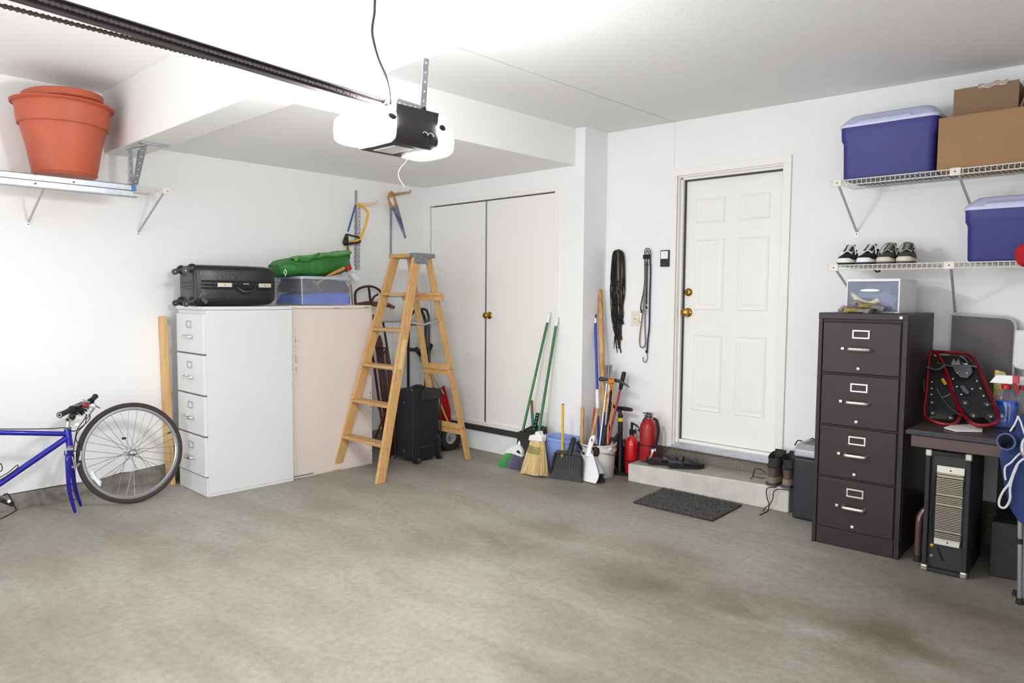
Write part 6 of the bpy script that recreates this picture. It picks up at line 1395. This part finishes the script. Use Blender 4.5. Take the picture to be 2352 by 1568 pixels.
put('leg', B().tube([(dX1-.1,ly,.0),(dX1-.1,ly,DZ-.03)], .0175, 14), DB, dsk)
put('leg', B().tube([(4.56,.22,.0),(4.56,.22,DZ-.03)], .0175, 14), DB, dsk); put('leg', B().tube([(dX1-.1,.22,.0),(dX1-.1,.22,DZ-.03)], .0175, 14), DB, dsk)
# translucent chair mat / tray leaning
TRY = mat('smoke_plastic','827e7c',.32,alpha=.94)
nt = TRY.node_tree; wv = nt.nodes.new('ShaderNodeTexWave'); wv.bands_direction = 'X'; wv.inputs['Scale'].default_value = 55; bp = nt.nodes.new('ShaderNodeBump'); bp.inputs['Distance'].default_value = .003
tcn = nt.nodes.new('ShaderNodeTexCoord'); nt.links.new(tcn.outputs['Object'], wv.inputs['Vector']); nt.links.new(wv.outputs[0], bp.inputs['Height']); nt.links.new(bp.outputs[0], nt.nodes['Principled BSDF'].inputs['Normal'])
ty = .255; tl, tr2 = at(2187,722,1,ty), at(2334,735,1,ty); 
tz1 = tl.z; tx0, tx1 = tl.x, tr2.x
out = [(tx0,DZ+.002),(tx1,DZ+.002)]+[(tx1-.05+.05*math.cos(a),tz1-.062+.05*math.sin(a)) for a in np.linspace(0,PI/2,7)]+[(tx0,tz1)]
ftr = thing('plastic_tray', 'grey translucent ribbed plastic tray leaning on the wall behind snowshoes', 'tray', ((tx0+tx1)/2,ty,DZ))
put('tray_panel', B().prism(out, (0,ty,0), X, Z, (0,.006,0)), TRY, ftr, sm=0)
put('tray_rim', B().tube([V((x_,ty-.006,z_)) for x_,z_ in out[1:]+[(tx0,tz1)]], .008, 8), mat('rim_clear','b9bac0',.12,coat=1), ftr)
w0x = at(2329,848,1,.20).x
out = [(w0x+.04,at(2340,848,1,.20).z),(w0x+.5,at(2340,848,1,.20).z),(w0x+.5,at(2340,755,1,.20).z),(w0x-.0,at(2332,757,1,.20).z),(w0x-.004,at(2329,835,1,.20).z),(w0x+.006,at(2329,844,1,.20).z+.003)]
put('white_tub', B().prism(out, (0,.16,0), X, Z, (0,.09,0)), mat('tub_white','dcdcdd',.35), sm=0, bev=.008, label='white plastic tub with rounded corner stored at the right edge', cat='tub')
# snowshoes
def snowshoe(label, pts, y0, y1, seed, brk):
    """pts frame outline in photo points; y0 depth at the bottom, y1 at the top"""
    ymin = min(p[1] for p in pts); ymax = max(p[1] for p in pts)
    def P(px,py,d=0): return at(px,py,1,y0+(y1-y0)*(ymax-py)/(ymax-ymin)-d)
    t = thing('snowshoe', label, 'snowshoe', P(*max(pts,key=lambda q:q[1])))
    put('frame_tube', B().tube([P(*q) for q in pts], .0095, 10, closed=True, sm=5), mat('snowshoe_red','8c101c',.22,.5,coat=.5), t)
    return t, P
o1 = [(2136,815),(2132,850),(2128,900),(2123,945),(2130,960),(2150,970),(2180,975),(2198,968),(2203,952),(2190,900),(2172,850),(2155,815),(2143,808)]
DK2 = mat('snowshoe_deck','15161a',.55,bump=(40,.002)); SIL = mat('rivet','c4c2ba',.25,.8)
t, P_ = snowshoe('left red framed snowshoe with black deck standing on the desk', o1, -.20, .10, 1, 0)
put('deck', B().add([P_(*q,-.004) for q in ((2139,820),(2152,818),(2172,855),(2190,905),(2196,950),(2185,955),(2150,950),(2135,945),(2130,900),(2135,850))]+[P_(*q,-.008) for q in ((2139,820),(2152,818),(2172,855),(2190,905),(2196,950),(2185,955),(2150,950),(2135,945),(2130,900),(2135,850))], [tuple(range(10)), tuple(range(10,20))[::-1]]+[(i,(i+1)%10,10+(i+1)%10,10+i) for i in range(10)]), DK2, t, sm=0)
for q in ((2140,877),(2140,892),(2139,906),(2140,924),(2142,949),(2183,960),(2194,922)):
    rv = put('rivet', B().ball(P_(*q,.010), (.0065,.0065,.0065)), SIL, t)
for q in ((2142,949),(2183,960),(2140,924)):
    put('rivet_tab', B().ball(P_(*q,.004), (.020,.005,.016)), DK2, t)
put('binding_strap', B().tube([P_(2163,912,.014), P_(2176,928,.018), P_(2195,945,.022), P_(2212,955,.024), P_(2228,970,.030)], .010, 6, sm=4, flat=((.5,0,.7),.25)), mat('strap_grey','4b4b53',.5), t)
put('binding_strap', B().tube([P_(2130,842,.010), P_(2145,848,.016), P_(2160,846,.018), P_(2168,838,.018)], .012, 6, sm=3, flat=(Z,.3)), mat('strap_grey2','5e5e63',.5), t)
put('buckle', B().bar(P_(2164,870,.016), P_(2172,882,.016), .014, .008), mat('buckle_yellow','d9c02e',.4), t, sm=0)
put('cable', B().tube([P_(2152,892,.014), P_(2158,905,.014), P_(2165,912,.016), P_(2176,908,.014), P_(2186,902,.012)], .0022, 6, sm=3), SIL, t)
o2 = [(2140,808),(2150,830),(2165,852),(2182,890),(2200,930),(2220,960),(2240,975),(2270,977),(2289,970),(2292,955),(2280,920),(2262,880),(2245,840),(2228,815),(2195,810),(2160,808)]
t, P_ = snowshoe('right red framed snowshoe with silver riveted straps leaning on the other', o2, -.26, .14, 2, 0)
dk = ((2160,815),(2222,820),(2245,850),(2262,890),(2280,930),(2286,955),(2240,960),(2222,950),(2202,925),(2184,885),(2168,850))
put('deck', B().add([P_(*q,-.004) for q in dk]+[P_(*q,-.008) for q in dk], [tuple(range(11)), tuple(range(11,22))[::-1]]+[(i,(i+1)%11,11+(i+1)%11,11+i) for i in range(11)]), DK2, t, sm=0)
for q in ((2189,870),(2198,888),(2208,906),(2217,926),(2236,955),(2276,957),(2268,930),(2259,909),(2252,892),(2244,875),(2233,893)):
    put('rivet', B().ball(P_(*q,.012), .0065), SIL, t)
for q in ((2217,926),(2236,955),(2276,957),(2268,930)):
    put('rivet_tab', B().ball(P_(*q,.004), (.022,.005,.017)), DK2, t)
put('binding_strap', B().tube([P_(2155,832,.012), P_(2175,838,.016), P_(2200,842,.018), P_(2225,840,.016), P_(2245,842,.010)], .014, 6, sm=3, flat=(Z,.3)), mat('strap_grey2','5e5e63',.5), t)
put('toe_plate', B().add([P_(*q,.022) for q in ((2187,832),(2206,836),(2230,838),(2234,855),(2222,868),(2206,866),(2192,852))]+[P_(*q,.014) for q in ((2187,832),(2206,836),(2230,838),(2234,855),(2222,868),(2206,866),(2192,852))], [tuple(range(7)), tuple(range(7,14))[::-1]]+[(i,(i+1)%7,7+(i+1)%7,7+i) for i in range(7)]), mat('strap_grey2','5e5e63',.5), t, sm=0, bev=.002)
for q in ((2199,856),(2221,857)): put('rivet', B().ball(P_(*q,.026), .006), SIL, t)
put('crampon', B().add([P_(*q,.030) for q in ((2184,838),(2190,822),(2196,832),(2202,823),(2206,838))]+[P_(*q,.026) for q in ((2184,838),(2190,822),(2196,832),(2202,823),(2206,838))], [(0,1,2,3,4),(9,8,7,6,5)]+[(i,(i+1)%5,5+(i+1)%5,5+i) for i in range(5)]), SIL, t, sm=0)
put('crampon', B().add([P_(*q,.018) for q in ((2205,886),(2213,884),(2226,900),(2224,906),(2212,899))]+[P_(*q,.014) for q in ((2205,886),(2213,884),(2226,900),(2224,906),(2212,899))], [(0,1,2,3,4),(9,8,7,6,5)]+[(i,(i+1)%5,5+(i+1)%5,5+i) for i in range(5)]), mat('crampon_grey','7c7c88',.3,.7), t, sm=0)
put('loop', B().tube([P_(2205,818,.02), P_(2218,826,.03), P_(2222,836,.03), P_(2210,834,.03)], .003, 6, sm=3), SIL, t)
# spray bottles and sponge
def bottle(label, c, w_, d_, h_, liquid, frac, col, trig=True):
    t = thing('spray_bottle', label, 'spray bottle', c)
    prof = [(.86,0),(1,.03),(1,.42),(.86,.56),(.52,.70),(.34,.76),(.30,.80)]
    put('bottle_body', B().lathe([(w_*a, h_*b) for a,b in prof], c, Z, 28, sy=d_/w_), mat('bottle_clear','a9a4b4',.1,alpha=.20), t, sm=40)
    if liquid: put('liquid', B().lathe([(w_*.84,.003),(w_*.97,.03*h_),(w_*.97,h_*frac*.9),(w_*.90,h_*frac)], c, Z, 28, sy=d_/w_), mat(col+'_liquid',liquid,.12,coat=.5), t, sm=40, label='bright blue liquid')
    put('collar', B().lathe([(w_*.36,h_*.76),(w_*.36,h_*.84)], c, Z, 20), mat('trigger_red','c4161f',.35), t)
    n_ = c+Z*h_*.86
    hdm = put('spray_head', B().hexa([n_+V((-.075,-.016,.000)),n_+V((.030,-.016,.000)),n_+V((.030,.016,.0)),n_+V((-.075,.016,.0))],[n_+V((-.045,-.012,.045)),n_+V((.030,-.012,.045)),n_+V((.030,.012,.045)),n_+V((-.045,.012,.045))]), WHITE, t, sm=0, bev=.004)
    put('nozzle', B().box(n_.x+.028,n_.y-.014,n_.z+.005,n_.x+.055,n_.y+.014,n_.z+.045).tube([n_+V((.035,0,.01)), n_+V((.045,0,-.03)), n_+V((.055,0,-.05))], .007, 8), mat('trigger_red','c4161f',.35), t, sm=0, bev=.002)
    return t
bc1 = at(2302,972,1,-.08); bc1 = V((bc1.x,-.02,DZ+.001))
H_ = at(2302,882,1,-.02).z-DZ
bottle('clear spray bottle of blue liquid with white and red trigger head', bc1, .060, .036, H_*1.18, '0b57c4', .52, 'blue')
bottle('second spray bottle with dark red head behind the blue one', V((bc1.x+.055,.09,DZ+.001)), .045, .034, H_*1.12, None, .2, 'x')
sp_ = at(2293,915,1,.05)
put('sponge_pad', B().hexa([at(2279,925,1,.04),at(2299,930,1,.04),at(2299,930,1,.07),at(2279,925,1,.07)],[at(2285,848,1,.06),at(2312,856,1,.06),at(2312,856,1,.09),at(2285,848,1,.09)]).xf(Matrix.Identity(4)), mat('sheepskin_yellow','d9c878',.95,bump=(60,.03)), sm=0, bev=.010, seg=3, label='yellow sheepskin wash pad standing behind the spray bottle', cat='wash pad')
put('wash_pad_base', crumple(V((bc1.x-.02,.12,DZ+.045)), (.09,.03,.045), 51), mat('beige_cloth','b5ab90',.85), sm=60, label='beige cloth heap behind the spray bottle', cat='cloth')
pr_ = [at(2168,984,2,DZ+.002), at(2186,978,2,DZ+.002), at(2230,976,2,DZ+.002), at(2244,985,2,DZ+.002), at(2257,987,2,DZ+.002), at(2256,993,2,DZ+.002), at(2196,992,2,DZ+.002)]
put('folded_cloth', B().add(pr_+[p+Z*.008 for p in pr_], [tuple(range(7))[::-1], tuple(range(7,14))]+[(i,(i+1)%7,7+(i+1)%7,7+i) for i in range(7)]), mat('cloth_white','e6e2de',.85,bump=(30,.004)), sm=0, bev=.003, label='white folded cloth lying on the desk front edge', cat='cloth')
bs2 = at(2118,955,1,-.02)
put('beige_carton', B().box(4.505,.02,DZ+.001,4.565,.09,DZ+.175), mat('carton_beige','a89a80',.8), sm=0, bev=.002, label='narrow beige carton between brown cabinet and snowshoes', cat='carton')
tw = thing('brush', 'wooden handled brush standing behind the beige carton', 'brush', V((4.50,.08,DZ)))
put('brush_handle', B().tube([V((4.56,.12,DZ+.02)), at(2124,895,1,.10), at(2116,875,1,.09), at(2111,862,1,.08), at(2110,856,1,.08)], [.012,.014,.020,.017,.008], 12, sm=4), wood('brush_wood','b5813f','8d5e28',(5,5,5),6), tw)
# black case leaning on the right of the desk
put('equipment_case', B().hexa([V((5.02,-.20,DZ+.001)),V((5.40,-.20,DZ+.001)),V((5.40,.10,DZ+.001)),V((5.02,.10,DZ+.001))],[V((5.04,.02,DZ+.34)),V((5.42,.02,DZ+.34)),V((5.42,.22,DZ+.34)),V((5.04,.22,DZ+.34))]), mat('case_black','1d1d1f',.7,bump=(120,.002)), sm=0, bev=.006, label='black textured equipment case leaning at the right end of the desk', cat='case')
# amplifier on its side
am = thing('amplifier', 'black amplifier with ribbed metal heat sink standing on end under desk', 'amplifier', (4.67,-.16,0))
f0_, f1_ = at(2115,1308,2,0), at(2218,1331,2,0)
axd = (f1_-f0_); AW = axd.length; axd.normalize(); ayd = V((-axd.y,axd.x,0)); AH = at(2130,1032,1,f0_.y).z
TLX = mat('tolex_black','1e1e21',.6,bump=(200,.003))
def AP(a_, b_, z_): return f0_+axd*a_+ayd*b_+Z*z_
ADp = .46
def abox(m, a0,a1,b0,b1,z0,z1): return m.hexa([AP(a0,b0,z0),AP(a1,b0,z0),AP(a1,b1,z0),AP(a0,b1,z0)],[AP(a0,b0,z1),AP(a1,b0,z1),AP(a1,b1,z1),AP(a0,b1,z1)])
cab = B(); th_ = .022
abox(cab,0,th_,0,ADp,0,AH); abox(cab,AW-th_,AW,0,ADp,0,AH); abox(cab,th_,AW-th_,0,ADp,0,th_); abox(cab,th_,AW-th_,0,ADp,AH-th_,AH)
put('cabinet', cab, TLX, am, sm=0, bev=.005)
put('back_panel', abox(B(),th_,AW-th_,.030,.045,th_,AH-th_), mat('panel_black','202124',.5), am, sm=0)
SNK = mat('heatsink_alu','a9a294',.4,.7)
h0_, h1_ = AH*.235, AH*.88; a0_, a1_ = AW*.26, AW*.86
hs_ = put('heat_sink', abox(B(),a0_,a1_,.022,.030,h0_,h1_), mat('sink_base','6d675c',.5,.6), am, sm=0)
nf_ = 40
for k in range(nf_):
    z_ = h0_+.035+(h1_-h0_-.075)*k/(nf_-1)
    thick = .0042 if k not in (4,20,26,37) else .0085
    put('fin', abox(B(),a0_+.002,a1_-.002,-.004 if thick<.005 else .006,.022,z_,z_+thick), SNK, am, sm=0)
for z_a, z_b in ((h0_,h0_+.034),(h1_-.036,h1_)):
    put('end_plate', abox(B(),a0_-.001,a1_+.001,.008,.024,z_a,z_b), mat('plate_alu','d4d0c6',.4,.4), am, sm=0, bev=.002)
for a_, z_ in ((.5,h0_+.017),(.5,h1_-.02)): put('screw', B().lathe([(.004,0),(.004,.002),(0,.002)], AP(a0_+(a1_-a0_)*a_,.008,z_), -ayd, 10), BLKM, am)
for a_, z_ in ((0,0),(1,0),(0,1),(1,1)):
    c_ = AP(a_*AW, 0, z_*AH); s1_x = .028*(1 if a_==0 else -1); s1_z = .034*(1 if z_==0 else -1)
    m = B(); xs0, xs1 = sorted((a_*AW-(.003 if a_==0 else -.003), a_*AW+s1_x)); zs0, zs1 = sorted((z_*AH-(.002 if z_==0 else -.004), z_*AH+s1_z))
    zs0 = max(zs0, .001)
    put('corner_cap', abox(m, xs0, xs1, -.004, .035, zs0, zs1), mat('corner_nickel','c4c0b5',.25,.8), am, sm=0, bev=.007, seg=3)
put('jack', B().lathe([(.011,0),(.011,.005),(.004,.006),(0,.004)], AP(AW*.20,.030,AH*.205), -ayd, 14), BRASS, am)
put('jack', B().lathe([(.007,0),(.007,.005),(0,.005)], AP(AW*.20,.030,AH*.125), -ayd, 14), CHR, am)
put('power_cable', B().tube([AP(AW*.86,.012,AH*.78), AP(AW*.90,.006,AH*.6), AP(AW*.89,.006,AH*.4), AP(AW*.84,.008,AH*.24)], .005, 8, sm=5).tube([AP(AW*.24,.012,AH*.82), AP(AW*.19,.006,AH*.6), AP(AW*.17,.006,AH*.4), AP(AW*.24,.01,AH*.24)], .005, 8, sm=5).tube([AP(AW*.32,.028,AH*.2), AP(AW*.40,.022,AH*.14), AP(AW*.46,.028,AH*.10)], .004, 8, sm=4), BLKM, am)
# second black speaker case & dark filler added under the desk
put('speaker_case', B().hexa([V((4.845,-.245,0)),V((5.25,-.20,0)),V((5.22,.12,0)),V((4.82,.08,0))],[V((4.845,-.245,.285)),V((5.25,-.20,.285)),V((5.22,.12,.285)),V((4.82,.08,.285))]), TLX, sm=0, bev=.006, label='low black textured speaker case on the floor right of amplifier', cat='speaker case')
put('dark_filler', B().box(4.80,.13,0,5.55,.28,.64), mat('filler_dark','262023',.7), sm=0, bev=.004, label='tall dark crate added to darken the space under the desk', cat='filler')  # added dark block, keeps the space under the desk dark
# folding chair, navy
fc = thing('folding_chair', 'folded navy camp chair with white piping and grey metal legs', 'folding chair', (5.05,-.55,0))
C_ = lambda x,y,d=0: at(x,y,1,-.56-d)
SLV = mat('chair_tube','a3a6ac',.3,.7)
put('chair_leg', B().tube([C_(2342,1378), C_(2343,1200), C_(2350,1050), C_(2362,930)], .0105, 12), SLV, fc)
put('chair_leg', B().tube([C_(2352,1390,-.06), C_(2356,1200,-.06), C_(2364,960,-.06)], .0095, 12), SLV, fc)
put('foot_cap', B().tube([C_(2342,1385), C_(2342,1372)], [.017,.014], 12), BLKM, fc)
put('foot_cap', B().tube([C_(2330,1366,-.1), C_(2333,1356,-.1)], .012, 10), BLKM, fc)
put('leg_collar', B().tube([C_(2341.5,1248), C_(2341.5,1236)], .014, 12), BLKM, fc)
put('arm_hoop', B().tube([C_(2368,1000,.02), C_(2352,1012,.03), C_(2348,1030,.04), C_(2353,1046,.04), C_(2366,1052,.03)], .011, 12, sm=4), SLV, fc)
sg = [(2352,950),(2336,958),(2330,985),(2300,1030),(2294,1050),(2300,1085),(2308,1130),(2320,1170),(2340,1200),(2366,1205),(2370,1100),(2370,960)]
vv = [C_(x,y,.0) for x,y in sg]; n_ = len(vv)
put('seat_fabric', B().add([p+V((.004,-.014,0)) for p in vv]+[p+V((0,.05,0)) for p in vv], [tuple(range(n_)), tuple(range(n_,2*n_))[::-1]]+[(i,(i+1)%n_,n_+(i+1)%n_,n_+i) for i in range(n_)]), NAVY, fc, sm=0, bev=.012, seg=3)
cc0 = C_(2311,1014,.05); cc1 = C_(2332,1010,-.06)
dc = (cc1-cc0).normalized()
put('cup_holder', B().lathe([(.034,0),(.038,0),(.036,.11),(.032,.11)], cc0, dc, 28, close=True), NAVY, fc)
put('cup_rim', B().lathe([(.033,-.003),(.040,-.003),(.040,.003),(.033,.003)], cc0, dc, 28, close=True), mat('piping_navy','46527a',.7), fc)
put('cup_inside', B().lathe([(.033,.0),(.033,.09),(0,.09),(0,.088),(.031,.088),(.031,0)], cc0, dc, 24), mat('navy_dark','131a30',.9), fc)
PW = mat('piping_white','c9c9cc',.7)
put('piping', B().tube([C_(x,y,.03) for x,y in ((2350,1036),(2338,1045),(2322,1062),(2309,1072),(2308,1090),(2310,1102))], .0045, 6, sm=4, flat=(Y,.6)), PW, fc)
put('piping', B().tube([C_(x,y,.035) for x,y in ((2356,1050),(2340,1062),(2330,1080),(2318,1110),(2306,1125),(2296,1145),(2295,1160),(2303,1166),(2312,1162),(2320,1145),(2320,1120),(2326,1095),(2336,1070))], .0055, 6, sm=4, flat=(Y,.6)), PW, fc)
put('piping', B().tube([C_(x,y,.018) for x,y in ((2320,990),(2330,975),(2337,960),(2338,956),(2345,970),(2352,992),(2360,1010))], .0045, 6, sm=4, flat=(Y,.6)), PW, fc)
